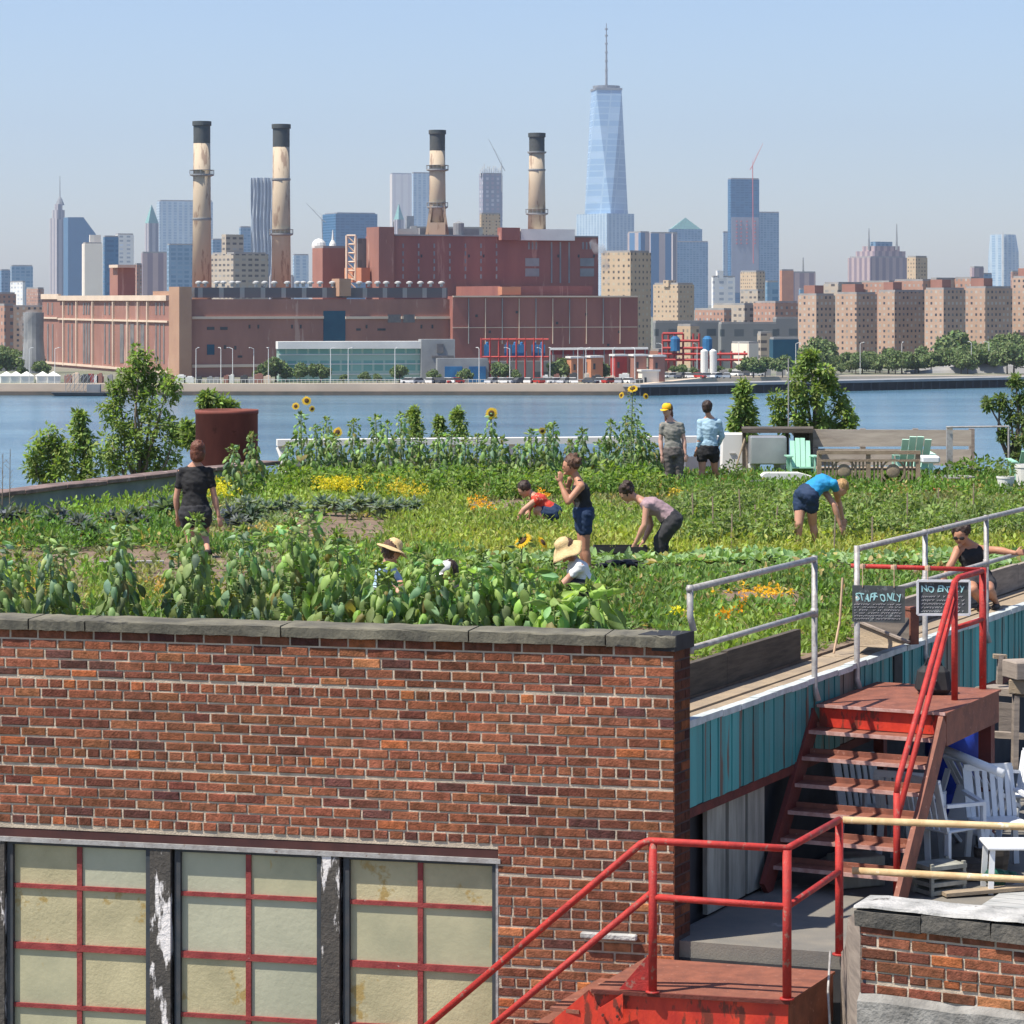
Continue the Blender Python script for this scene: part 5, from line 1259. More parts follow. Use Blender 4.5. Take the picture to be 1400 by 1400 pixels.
mb = MB(); mb.tube([W(1285, 1022, 25.6), W(1372, 1058, 25.2)], .04, 12); tag(mb.build('white_pipe', 'plastic_white', None, smooth=True), 'white plastic pipe leaning across in front of the blue barrel', 'pipe')
# weathered timber bench frame at the right edge
root = thing('timber_workbench', 'weathered grey timber workbench with posts and clutter at the right edge', 'workbench', dz(1380, 27.5))
def tb(a, b, w, h, m='timber_grey', nm='rail'): mb = MB(); mb.beam(a, b, w, h); mb.build(nm, m, root)
tb(W(1346, 942, 27.6), W(1440, 948, 27.0), .3, .07, nm='top'); tb(W(1389, 950, 27.0), W(1387, 1050, 27.0), .13, .05, nm='leg'); tb(W(1352, 950, 28.0), W(1352, 1100, 28.0), .1, .08, 'timber_dark', 'leg')
tb(W(1356, 1004, 27.5), W(1440, 1008, 27.2), .08, .06, nm='shelf'); tb(W(1366, 935, 27.4), W(1368, 895, 27.4), .09, .05, nm='upright'); tb(W(1358, 897, 27.4), W(1376, 898, 27.4), .08, .04, 'timber_pale', 'block')
mb = MB(); mb.sheet([W(1366, 960, 27.8), W(1384, 962, 27.8), W(1384, 1000, 27.8), W(1366, 1000, 27.8)], .02, Vector((0, -1, 0))); mb.build('panel', 'timber_grey', root)
for i, (x, y, s_) in enumerate(((1395, 915, .24), (1402, 938, .2))):
    mb = MB(); q = W(x, y, 27.0); mb.box(q, (s_, .3, s_ * .7), rz=.3 + i); tag(mb.build('wooden_box', 'timber_pale' if i else 'timber_grey', None, bevel=.01), ('lower' if i else 'upper') + ' pale wooden box piled on the workbench at the right edge', 'box')
mb = MB(); q = dz(1366, 24.4); [mb.ball((q[0] + R0.uniform(-.1, .1), q[1] + R0.uniform(-.05, .05), q[2] + R0.uniform(.05, .12)), (R0.uniform(.05, .1), .06, R0.uniform(.03, .08)), 6) for _ in range(9)]; tag(mb.build('green_bag', mat('green_bag', (.01, .11, .075), (.01, .05, .035), 14, rough=.5, bump=1, bscale=12), None), 'crumpled green bag on the terrace by the red stair leg', 'bag')
mb = MB(); q = dz(1356, 24.9); mb.lathe(q, [(.13, 0), (.16, .2), (.16, .26), (.14, .26), (.12, .05)], 12); tag(mb.build('clay_pot', 'timber_dark', None), 'dark pot standing behind the crumpled green bag', 'pot')
mb = MB(); q = dz(1325, 24.8); mb.lathe(q, [(.14, 0), (.2, .08), (.15, .16), (.04, .18)], 12, sx=1.2); tag(mb.build('dark_sack', 'timber_dark', None), 'dark sack slumped left of the red stair leg', 'sack')
mb = MB(); q = W(1170, 1155, 24.5); mb.box((q.x, q.y, FLo + .14), (.42, .3, .26), rz=.4); tag(mb.build('carton', 'board_pale', None, bevel=.01), 'pale carton lying under the lower treads of the stair', 'carton')

root = thing('plastic_table', 'low white plastic side table before the chairs at the right edge', 'table', dz(1384, 24.3))
q = Vector(dz(1384, 24.3)); mb = MB(); mb.box((q.x, q.y, FLo + .4), (.5, .45, .03)); mb.build('table_top', 'plastic_white', root, bevel=.01)
for x in (-.2, .2):
    for y in (-.17, .17): mb = MB(); mb.beam((q.x + x * 1.1, q.y + y * 1.1, FLo), (q.x + x, q.y + y, FLo + .385), .045, .035, up=(0, 1, 0)); mb.build('leg', 'plastic_white', root)
q = Vector(dz(1284, 24.2)); mb = MB()
for k in range(4): mb.box((q.x, q.y, FLo + .03 + k * .07), (.38, .28, .035), rz=.5)
for x in (-.17, .17):
    for y in (-.12, .12): mb.box(q + Matrix.Rotation(.5, 3, 'Z') @ Vector((x, y, .14)), (.03, .03, .28), rz=.5)
tag(mb.build('slatted_crate', 'board_pale', None), 'small pale slatted crate right of the stair foot', 'crate')
for i, (x, d, ln) in enumerate(((1338, 24.0, .9), (1312, 24.6, .7))):
    q = Vector(dz(x, d)); mb = MB(); mb.beam(q + Vector((-.3, 0, .03)), q + Vector((-.3 + ln, .25, .05)), .12, .03); tag(mb.build('scrap_board', 'timber_pale', None), ('longer' if i == 0 else 'shorter') + ' scrap board lying on the terrace left of the green bag', 'board')
# ================================================================== THE ROOF GARDEN
leafmat('leaf', .42, .55); leafmat('leaf_glossy', .3, .5); leafmat('petal', .4, .6)
mat('stem', (.24, .30, .12), (.18, .22, .1), 20, rough=.7); mat('bark', (.24, .19, .14), (.15, .12, .09), 20, rough=.9, bump=.5)
mat('seed_brown', (.10, .05, .02), (.05, .03, .015), 60, rough=.9)
R = RNG
def gp(px, d, z=ROOF + .02): return Vector(((px - CX) / F * d, d, z))

def head(parent, c, r, facing):
    c = np.array(c); f = np.array(facing, float); f /= np.linalg.norm(f)
    a = np.cross(f, (0, 0, 1.0)); a /= np.linalg.norm(a); b = np.cross(a, f); L = Leaves('leaf'); n = 22
    for k in range(n):
        t = 2 * PI * k / n; dv = a * math.cos(t) + b * math.sin(t)
        L.add([c + dv * r * .42], [dv - f * .1], [f], [r * R.uniform(.55, .75)], [r * .26], [(.78, .50, .02)])
    mb = MB(); mb.ball(c + f * .01, (r * .5, r * .5, r * .5), 12)
    # flatten the disc along facing
    mb.v = [tuple(np.array(v) - f * (np.dot(np.array(v) - c, f)) * .7) for v in mb.v]
    o = mb.build('flower_head', 'seed_brown', parent, smooth=True); L.build('petals', 'petal', o)

def sunflower(label, px, d, h, n=30, leaf=.2, spread=.2, heads=(), group=None, tint=(.150, .225, .062), drop=.9, low=.12, name='sunflower_plant', lean=0):
    base = gp(px, d); root = thing(name, label, 'plant', base, group)
    top = base + Vector((lean + R.uniform(-.06, .06), R.uniform(-.05, .05), h))
    mids = [base + (top - base) * t + Vector((R.uniform(-.02, .02), R.uniform(-.02, .02), 0)) for t in (.33, .66)]
    path = [base] + mids + [top]
    mb = MB(); mb.tube(path, [.016, .014, .012, .007], 6)
    L = Leaves('heart')
    n = int(n * 3.6); leaf *= .84
    for i in range(n):
        t = low + (1 - low) * (i + R.uniform(0, 1)) / n; t = min(t, .995); k = min(int(t * 3), 2); p = path[k] + (path[k + 1] - path[k]) * (t * 3 - k)
        a = i * 2.4 + R.uniform(-.5, .5); out = np.array((math.cos(a), math.sin(a), 0)); s = leaf * (1.1 - .55 * t ** 3) * R.uniform(.45, 1.3)
        pet = spread * (1.1 - .7 * t ** 2) * R.uniform(.5, 1.15); up = .35 if t > .85 else .1
        tip = np.array(p) + out * pet + np.array((0, 0, pet * up))
        if pet > .06: mb.tube([p, Vector(tip)], [.005, .003], 4, cap=False)
        dr = out * (1 - drop * .75) + np.array((R.uniform(-.5, .5), R.uniform(-.5, .5), -drop * R.uniform(.65, 1.1) + (.75 if t > .9 else 0)))
        col = jit(tint, 1, .5, .1)[0] * (1.1 + .4 * (t > .75)) + np.array((.02, .02, .02)) * R.uniform(0, 2.5)
        if R.random() < .04: col = np.array((.3, .26, .09)) * R.uniform(.7, 1.1)
        elif R.random() < .25: col = col * np.array((.8, .92, 1.5))
        L.add([tip], [dr], [out + np.array((0, 0, .5)) + R.normal(size=3) * .55], [s], [s * R.uniform(.34, .6)], [col])
    k = 14; v = rvec(k, .8); L.add(np.array(top) + v * .02, v, rvec(k), R.uniform(.05, .11, k) * leaf / .2, R.uniform(.03, .06, k) * leaf / .2, jit((.22, .29, .08), k, .2))
    mb.build('stem', 'stem', root); L.build('foliage', 'leaf', root)
    for (dx, dz, r, fc) in heads:
        c = top + Vector((dx, -.03, dz)); head(root, c, r, fc)
    return root

# front row along the brick parapet
FG = 'sunflower plants along the brick parapet'
front = [(4, 24.6, 1.25, 26), (18, 25.6, 1.02, 22), (74, 24.8, 1.28, 32), (86, 25.3, 1.15, 26), (155, 24.4, 1.34, 34), (172, 24.8, 1.39, 34), (260, 24.5, 1.46, 38), (247, 25.0, 1.2, 28), (278, 25.0, 1.02, 24),
         (330, 24.8, 1.33, 34), (352, 25.5, 1.2, 26), (398, 24.6, 1.4, 38), (425, 25.4, 1.46, 34), (455, 24.5, 1.3, 34), (482, 25.2, 1.18, 32), (508, 24.4, 1.08, 32),
         (538, 24.4, .97, 26), (566, 24.8, 1.14, 32), (588, 24.3, 1.12, 32), (614, 24.9, .92, 26), (640, 24.3, 1.1, 32), (668, 24.9, 1.13, 30), (694, 24.4, 1.1, 32)]
for i, (px, d, h, n) in enumerate(front):
    sunflower('%s drooping sunflower plant from the left along the brick parapet' % ordinal(i), px, d, h, n, leaf=.195 if px < 500 else .215, spread=.15 if px < 330 else .19, group=FG,
              tint=(.20, .275, .10) if px < 380 else (.21, .30, .085))
for i, (px, d, h, n) in enumerate([(722, 24.3, 1.04, 26), (752, 24.0, .82, 24), (780, 24.3, .84, 26), (806, 24.1, .9, 24), (824, 24.6, .86, 18)]):
    sunflower('%s broad-leaved sunflower from the left at the right end of the parapet' % ordinal(i), px, d, h, n, leaf=.27, spread=.2, group='broad-leaved sunflowers at the right end', tint=(.22, .33, .075), drop=.75)
rt = sunflower('sunflower plant with two bright yellow blooms above the broad leaves', 710, 24.8, 1.26, 18, leaf=.16, spread=.14, heads=((.0, .0, .085, (-.6, -.6, .75)), (.18, -.02, .065, (.8, -.4, .6))))
mb = MB()

# far row of sunflowers in front of the white parapet
far = [(318, 46.5, 1.05), (345, 47.5, 1.22), (395, 51, .85), (412, 51.5, 1.45), (432, 51, 1.2), (447, 51.4, 1.35), (462, 50.8, 1.05), (480, 51.3, 1.32), (500, 50.9, .9), (515, 51.2, 1.4), (530, 50.7, 1.3), (548, 51.2, 1.45), (562, 50.7, 1.05), (580, 51.3, .95), (596, 50.8, 1.1), (615, 51.3, 1.05),
       (632, 50.9, .95), (650, 51.3, 1.0), (668, 50.8, 1.5), (690, 51.3, .95), (708, 50.9, .8), (727, 51.3, 1.1), (745, 50.8, 1.2), (757, 51.4, 1.25), (778, 50.9, .9), (800, 51.2, 1.12), (816, 50.7, .9), (838, 51.2, 1.3), (852, 50.8, 1.4), (870, 51.3, 1.3), (884, 50.9, 1.05), (898, 51.4, .8)]
for i, (px, d, h) in enumerate(far):
    hd = {668: ((0, .0, .115, (-.15, -1, .1)),), 462: ((.05, .06, .09, (-.2, -1, .2)),), 745: ((-.1, -.05, .07, (0, -1, -.3)),), 412: ((-.1, .15, .07, (0, -1, .4)), (.1, .25, .09, (.2, -1, .4)), (.2, .1, .06, (.4, -1, 0)))}.get(px, ())
    h *= .88
    sunflower('%s sunflower from the left in the row before the white parapet' % ordinal(i), px, d, h, 26, leaf=.18, spread=.17, heads=hd, group='sunflowers before the white parapet', tint=(.18, .26, .08), drop=.7, low=.05)
sunflower('tallest thin sunflower with one yellow bloom, left of the yellow-capped person', 862, 50.5, 1.78, 26, leaf=.12, spread=.2, heads=((0, .0, .10, (-.2, -.6, .9)), (.24, -.14, .06, (.4, -.6, .2)), (-.2, -.12, .06, (-.6, -.6, .2))), tint=(.12, .19, .06), drop=.6)

# bushy crop plants (several variants, copied)
def bush_variant(seed, h, w, tint, leaf, k=150, name='pepper_plant', kind='leaf', up=.3, droop=.3):
    root = thing(name, 'x', 'plant', (0, 0, 0)); mb = MB(); L = Leaves(kind)
    for j in range(5):
        a = j * 1.3 + seed; p = Vector((math.cos(a) * w * .3, math.sin(a) * w * .3, h * R.uniform(.7, .95))); mb.tube([(0, 0, 0), p * .5 + Vector((0, 0, .02)), p], [.008, .006, .003], 4)
    v = rvec(k); rr = R.uniform(.35, 1, (k, 1)) ** .6; P = v * rr * np.array([w / 2, w / 2, h * .5]) + np.array([0, 0, h * .53])
    dr = v * .7 + R.normal(size=(k, 3)) * .4; dr[:, 2] -= droop
    L.add(P, dr, v + np.array([0, 0, up]) + R.normal(size=(k, 3)) * .4, R.uniform(.7, 1.25, k) * leaf, R.uniform(.7, 1.2, k) * leaf * .5, jit(tint, k, .35, .1))
    mb.build('stem', 'stem', root, world=False); L.build('foliage', 'leaf', root, world=False)
    return root
def plant_rows(variants, pts, labfn, group):
    for i, p in enumerate(pts):
        v = variants[i % len(variants)]; lab = labfn(i); s = R.uniform(.85, 1.2)
        if i < len(variants): v.location = p; v['label'] = lab; v['group'] = group; v.scale = (s, s, s); v.rotation_euler = (0, 0, R.uniform(0, 6))
        else: c = dup(v, p, R.uniform(0, 6), lab, s); c['group'] = group
PV_ = [bush_variant(i, .40, .42, t, .085, 170) for i, t in enumerate(((.21, .29, .09), (.25, .33, .10), (.18, .25, .08), (.22, .29, .11)))]
pts = []; names = []
for row, (d, x0, x1, st) in enumerate(((38.6, 935, 1085, 24), (39.4, 1150, 1400, 22), (41.3, 925, 1400, 21), (43.2, 930, 1400, 21), (45.2, 950, 1110, 21))):
    k = 0; x = x0
    while x <= x1:
        pts.append(gp(x + R.uniform(-6, 6), d + R.uniform(-.4, .4))); names.append('%s pepper plant from the left in the %s pepper row' % (ordinal(k), ['front left', 'front right', 'second', 'third', 'rearmost'][row])); k += 1; x += st
plant_rows(PV_, pts, lambda i: names[i], 'pepper plants in rows on the right')
# dark leafy row at the foot of the far sunflowers
BV = [bush_variant(i + 10, .42, .62, t, .10, 170, 'bean_plant') for i, t in enumerate(((.18, .28, .055), (.23, .31, .06), (.15, .24, .055)))]
pts = []; names = []
for row, (d, x0, x1, st) in enumerate(((47.8, 395, 900, 25), (49.6, 310, 915, 27))):
    k = 0; x = x0
    while x <= x1:
        pts.append(gp(x + R.uniform(-7, 7), d + R.uniform(-.4, .4))); names.append('%s dark bean bush from the left in the %s row below the far sunflowers' % (ordinal(k), ['front', 'back'][row])); k += 1; x += st
plant_rows(BV, pts, lambda i: names[i], 'bean bushes before the far sunflowers')
# kale with purple-grey rosettes on bare stalks
def kale_variant(seed, tint, h=.30, w=.40):
    root = thing('kale_plant', 'x', 'plant', (0, 0, 0)); mb = MB(); mb.tube([(0, 0, 0), (.01, 0, h * .8)], [.016, .012], 6); L = Leaves('blade'); k = 46
    v = rvec(k, .55); v[:, 2] = np.abs(v[:, 2]) * .8 - .1
    L.add(np.array([0, 0, h * .75]) + v * .04, v, np.array([0, 0, 1]) + rvec(k) * .5, R.uniform(.6, 1.1, k) * w * .55, R.uniform(.05, .08, k), jit(tint, k, .35, .08))
    L.add(np.array([0, 0, h * .8]) + rvec(30) * w * .22, rvec(30, .4), rvec(30), .09, .07, jit(tint, 30, .4, .08))
    mb.build('stem', 'stem', root, world=False); L.build('foliage', 'leaf', root, world=False); return root
KV = [kale_variant(1, (.13, .15, .18)), kale_variant(2, (.15, .17, .17)), kale_variant(3, (.12, .17, .13))]
kx = [(8, 40.5), (26, 41), (68, 40.2), (80, 40.8), (108, 38.9), (120, 38.5), (154, 40.5), (166, 39.8), (180, 40.4), (194, 40), (212, 42.2), (228, 41.8), (316, 40.5), (328, 39.8), (343, 40.6)]
plant_rows(KV, [gp(x, d) for x, d in kx], lambda i: '%s purple-grey kale plant from the left in the left garden beds' % ordinal(i), 'kale plants on the left')
CV = [kale_variant(4, (.24, .29, .24), .22, .36), kale_variant(5, (.20, .26, .22), .2, .34)]
for v in CV: v.name = 'cabbage_plant'
cx = [(335 + i * 15.5, 43.6 + .5 * math.sin(i * 1.9)) for i in range(16)]
plant_rows(CV, [gp(x, d) for x, d in cx], lambda i: '%s pale blue-green cabbage from the left in the middle row' % ordinal(i), 'cabbages in the middle row')
# stakes among the pepper rows
r_ = random.Random(3); k = 0
for px, d in ((948, 41), (975, 40), (1000, 38.2), (1013, 41), (1034, 39.5), (1060, 38.5), (1140, 37), (1192, 37.5), (1240, 40), (1283, 41.5), (1307, 40.5), (1330, 43)):
    b_ = gp(px, d); mb = MB(); mb.tube([b_, b_ + Vector((r_.uniform(-.03, .03), 0, r_.uniform(.45, .65)))], .011, 5)
    tag(mb.build('plant_stake', 'timber_pale', None), '%s thin wooden stake from the left among the pepper rows' % ordinal(k), 'stake', 'plant stakes'); k += 1

# ---------------------------------------------------------------- ground cover
def zone(px, py):
    """what grows where: (kind, density, height, colour); rows run along the parapet"""
    if px > 935 and py > 850: return ('grass', 1, .16, (.20, .25, .055))
    if py > 845: return ('weed', .9, .2, (.13, .19, .05))
    if 696 < py < 702 and 560 < px < 930 or 756 < py < 762 and px < 640 or 822 < py < 827: return ('weed', .06, .05, (.2, .2, .1))
    if px > 640:
        if 812 < py < 835 and 985 < px < 1095: return ('flower', .12, .1, (.2, .23, .06))
        if 790 < py <= 850: return ('weed', 1, .13, (.14, .20, .055))
        if 766 < py <= 779: return ('seedling', .9, .045, (.22, .29, .13))
        if 779 < py <= 790: return ('weed', .45, .06, (.16, .22, .07))
        if 735 < py <= 766: return ('grass', 1, .2, (.30, .30, .07))
        if 700 < py <= 735: return ('grass', .9, .22, (.22, .26, .065)) if px > 700 else ('grass', .8, .2, (.22, .26, .06))
        if 684 < py <= 700: return ('weed', .12 if px < 800 else .6, .1, (.2, .2, .08))
        return ('weed', 1, .26, (.13, .2, .045))
    if px > 400:
        if 705 < py <= 745 and px < 530: return ('weed', .10, .08, (.17, .2, .08))
        if 745 < py <= 760 and px < 480: return ('weed', .4, .1, (.17, .2, .08))
        if 760 < py: return ('weed', .9, .22, (.16, .22, .06))
        if 695 < py: return ('grass', 1, .2, (.24, .27, .065))
        if 672 < py: return ('grass', .9, .22, (.24, .28, .06))
        return ('weed', 1, .26, (.15, .22, .045))
    if px > 240:
        if 725 < py <= 742: return ('weed', .45, .1, (.26, .24, .1))
        if 742 < py <= 765: return ('grass', .75, .15, (.15, .23, .06))
        if 765 < py <= 812: return ('weed', .25, .1, (.18, .2, .08))
        if 812 < py: return ('grass', .8, .18, (.26, .24, .06))
        if 695 < py: return ('weed', .5, .14, (.17, .2, .1))
        return ('grass', 1, .28, (.21, .27, .055))
    if 762 < py <= 782: return ('weed', .12, .1, (.2, .2, .09))
    if 782 < py <= 815: return ('grass', .8, .2, (.17, .24, .05)) if (px // 60) % 2 < 1 or px < 60 else ('weed', .3, .12, (.24, .22, .09))
    if 815 < py: return ('grass', .9, .2, (.22, .24, .06))
    if 725 < py: return ('weed', 1, .28, (.12, .19, .05))
    return ('grass', 1, .3, (.20, .27, .055))
def cover():
    k_ = np.array((1.12, 1.27, 1.25))
    G_ = Leaves('blade'); Wd = Leaves('leaf'); Sd = Leaves('leaf')
    N = 52000; D = R.uniform(26.2, 52.5, N) ; 
    X = R.uniform(-12, 12, N); px = X / D * F + CX; ok = (px > -40) & (px < 1440)
    X, D, px = X[ok], D[ok], px[ok]; py = HY + 3.4 * F / D
    lim = (D - 22.8) / .897 * .442 + 1.44 - .62; ok = (X < lim) & ((px > 900) | (D > 28.5)); X, D, px, py = X[ok], D[ok], px[ok], py[ok]
    lp = -7.76 + (D - 42.7) * .421 + .35; ok = X > lp; X, D, px, py = X[ok], D[ok], px[ok], py[ok]
    nz = np.sin(X * 2.1 + 3 * np.sin(D * .7)) * np.sin(D * 1.7 + X * .6)
    for i in range(len(X)):
        kd, den, h, c = zone(px[i] + 14 * nz[i], py[i] + 3.5 * nz[i])
        if R.random() > den * (1 if kd == 'grass' else .8): continue
        c = np.array(c) * (1 + .18 * nz[i]) * k_; b = np.array([X[i], D[i], ROOF + .02])
        u_ = R.random(); kd = 'weed' if (kd == 'grass' and u_ > .62) else kd
        if u_ < .08: c = np.array((.42, .34, .14))
        elif u_ < .2: c = c * np.array((1.25, 1.2, 1.0))
        if kd == 'grass':
            k = 8; a = R.uniform(-.07, .07, (k, 3)); a[:, 2] = 0; v = rvec(k, 1.5); hh = .72 * h * R.uniform(.5, 1.25, k)
            if R.random() < .05: hh *= 1.7
            G_.add(b + a, v, rvec(k), hh, R.uniform(.012, .022, k), jit(c, k, .3, .1))
        elif kd == 'seedling':
            k = 9; v = rvec(k, .2); v[:, 2] = np.abs(v[:, 2]) * .4
            Sd.add(b + v * .07 + np.array([0, 0, h]), v, np.array([0, 0, 1]) + rvec(k) * .35, R.uniform(.08, .14, k), R.uniform(.07, .11, k), jit(c, k, .25, .06))
        elif kd == 'flower' and R.random() < .0: pass
        else:
            k = 11; v = rvec(k, .7); v[:, 2] = np.abs(v[:, 2]); o = v * R.uniform(.2, 1, (k, 1)) * np.array([.13, .13, h])
            Wd.add(b + o, v + rvec(k) * .5, np.array([0, 0, 1]) + rvec(k) * .7, R.uniform(.05, .10, k), R.uniform(.03, .055, k), jit(c, k, .35, .1))
    tag(G_.build('grass', 'leaf', None), kind='stuff'); tag(Wd.build('weeds', 'leaf', None), kind='stuff'); tag(Sd.build('seedling_row', 'leaf_glossy', None), kind='stuff')
    # yellow and orange blossoms scattered in patches
    Y = Leaves('leaf'); 
    for x, y, rx, ry, n, c, hh in ((462, 684, 26, 5, 260, (.70, .58, .04), .3), (300, 690, 16, 9, 150, (.75, .66, .05), .3), (540, 682, 20, 6, 110, (.62, .50, .05), .28), (560, 690, 20, 4, 60, (.6, .48, .05), .25), (745, 692, 10, 4, 12, (.85, .4, .03), .2), (655, 706, 14, 6, 36, (.85, .42, .03), .2), (930, 690, 10, 5, 20, (.7, .5, .05), .2),
                                   (1040, 824, 34, 7, 34, (.85, .48, .03), .13), (1015, 838, 10, 8, 14, (.85, .36, .02), .12), (930, 857, 16, 3, 22, (.85, .75, .04), .14), (1000, 858, 12, 4, 8, (.85, .38, .02), .14), (380, 735, 40, 5, 40, (.62, .42, .14), .1), (55, 815, 40, 20, 50, (.55, .35, .1), .15), (215, 825, 20, 15, 40, (.55, .36, .1), .15), (1180, 745, 60, 10, 30, (.5, .4, .1), .15)):
        for _ in range(n):
            gx, gy = x + R.normal() * rx * .6, y + R.normal() * ry * .6; p = G(gx, gy); k = 5; v = rvec(k, .3)
            Y.add(np.array(p) + np.array([0, 0, hh * R.uniform(.7, 1.3)]) + v * .012, v, rvec(k, 1), R.uniform(.03, .055, k), R.uniform(.02, .035, k), jit(c, k, .15, .05))
    tag(Y.build('blossom_patches', 'petal', None), kind='stuff')
cover()
for i, (a, b) in enumerate((((815, 789), (1165, 792)), ((620, 775), (820, 777)), ((1000, 765), (1160, 766)))):
    p, q = G(*a) + Vector((0, 0, .05)), G(*b) + Vector((0, 0, .05)); n = 12; mb = MB(); mb.tube([p + (q - p) * t / n + Vector((0, R.uniform(-.03, .03), R.uniform(-.01, .02))) for t in range(n + 1)], .022, 6)
    tag(mb.build('drip_hose', 'black_soft', None, smooth=True), ['black irrigation hose along the seedling row', 'black irrigation hose behind the crouching sun-hatted pair', 'short black irrigation hose at the feet of the person in blue'][i], 'hose')
mb = MB(); q = G(850, 782); r2 = random.Random(6)
for k in range(26):
    c = q + Vector((r2.uniform(-.26, .26), r2.uniform(-.15, .15), .04 + r2.uniform(0, .1) * (1))); mb.ball(c, (r2.uniform(.06, .14), .08, r2.uniform(.02, .05)), 6)
tag(mb.build('black_netting', 'black_soft', None), 'crumpled black netting lying on the seedling row', 'netting')
mb = MB(); a, b = G(128, 776), G(224, 775); mb.beam(a + Vector((0, 0, .05)), b + Vector((0, 0, .05)), .1, .06); tag(mb.build('white_board', 'whitewash', None), 'long white board lying on the soil at left', 'board')
mb = MB(); a, b = G(1374, 733), G(1440, 738); mb.tube([a + Vector((0, 0, .1)), b + Vector((0, 0, .12))], .11, 10); tag(mb.build('log', 'timber_grey', None), 'pale log lying in the beds at the right edge', 'log')

# ---------------------------------------------------------------- parapets at the roof edges
root = thing('left_parapet_wall', 'grey parapet with brown weathered coping along the left roof edge', 'parapet', (-7.76, 42.7, ROOF)); root.name = 'roof_parapet'
LA, LBp = Vector((-16.0, 23.2, 0)), Vector((-4.5, 50.5, 0)); LD = (LBp - LA).normalized(); zt = Z(-2.95); LN = Vector((LD.y, -LD.x, 0))
mb = MB(); mb.beam(LA + Vector((0, 0, (ROOF + zt) / 2 - .04)), LBp + Vector((0, 0, (ROOF + zt) / 2 - .04)), .18, zt - ROOF); mb.build('wall', mat('parapet_grey', (.30, .34, .36), (.2, .23, .25), 1.5, rough=.85, bump=.3), root)
r = np.random.default_rng(3); s = 0; Lt = (LBp - LA).length
while s < Lt:
    mb = MB(); mb.beam(LA + LD * s + Vector((0, 0, zt + r.uniform(-.01, .02))), LA + LD * (s + 1.18) + Vector((0, 0, zt + r.uniform(-.01, .02))), .42, .07)
    mb.build('coping', mat('coping_brown', (.24, .17, .15), (.11, .08, .075), 2.5, rough=.9, bump=.8, bscale=14, spots=(.34, .26, .24), spot_scale=4, spot_at=.6), root, bevel=.01); s += 1.2
root = thing('white_parapet', 'white-railed parapet behind the far sunflowers', 'parapet', W(380, 655, 52.8)); A_ = Vector((W(380, 0, 52.8).x, 52.8, 0)); B_ = Vector((W(1000, 0, 54.2).x, 54.2, 0)); dr = (B_ - A_)
zt = Z(-2.69)
mb = MB(); mb.beam(A_ + Vector((-.02, 0, zt)), B_ + Vector((0, 0, zt)), .3, .12); mb.build('top_rail', 'far_white', root)
for t in (0, .115, .24, .37, .5, .63, .76, .88, 1):
    mb = MB(); q = A_ + dr * t; mb.box((q.x + .08, q.y, (ROOF + zt) / 2 - .03), (.12, .1, zt - ROOF - .07)); mb.build('post', 'far_white', root)
mb = MB(); mb.beam(A_ + Vector((.02, -.05, zt - .08)), A_ + Vector((.28, -.3, ROOF)), .1, .06); mb.build('brace', 'far_white', root)
mb = MB(); mb.beam(A_ + Vector((.2, .02, Z(-3.17))), B_ + Vector((0, .02, Z(-3.17))), .03, .3); mb.beam(A_ + Vector((.2, .04, Z(-3.38))), B_ + Vector((0, .04, Z(-3.38))), .03, .06); mb.build('panel', mat('panel_grey', (.5, .5, .5), (.34, .35, .37), 2, rough=.8), root)
root = thing('plank_wall', 'weathered wide-board windbreak behind the wooden bench', 'fence', W(1105, 655, 53.5)); 
for y0, y1 in ((587, 611), (613.5, 637), (642, 653)):
    mb = MB(); mb.sheet([W(1104, y1, 53.6), W(1328, y1 - 1, 53.2), W(1328, y0 + 1, 53.2), W(1104, y0, 53.6)], .05, Vector((0, -1, 0))); mb.build('board', mat('board_grey', (.47, .41, .34), (.33, .28, .235), 2.2, rough=.9, bump=.5, stretch=(.6, 1, 5)), root)
for x in (1108, 1180, 1252, 1329):
    mb = MB(); a = W(x, 586, 53.7); mb.box((a.x, 53.75, (a.z + ROOF) / 2), (.1, .1, a.z - ROOF)); mb.build('post', 'timber_grey', root)
root = thing('pipe_fence', 'grey post with a thin horizontal rail toward the right edge', 'post', W(1298, 660, 52.3)); root.location.z = ROOF
mb = MB(); a = W(1298, 583, 52.3); mb.box((a.x, 52.3, (a.z + ROOF) / 2), (.11, .1, a.z - ROOF)); mb.build('post', 'galv', root)
mb = MB(); mb.tube([W(1294, 584, 52.2), W(1379, 583, 52.2)], .02, 6); mb.tube([W(1379, 583, 52.2), W(1379, 660, 52.2)], .02, 6); mb.build('rail', 'galv', root)

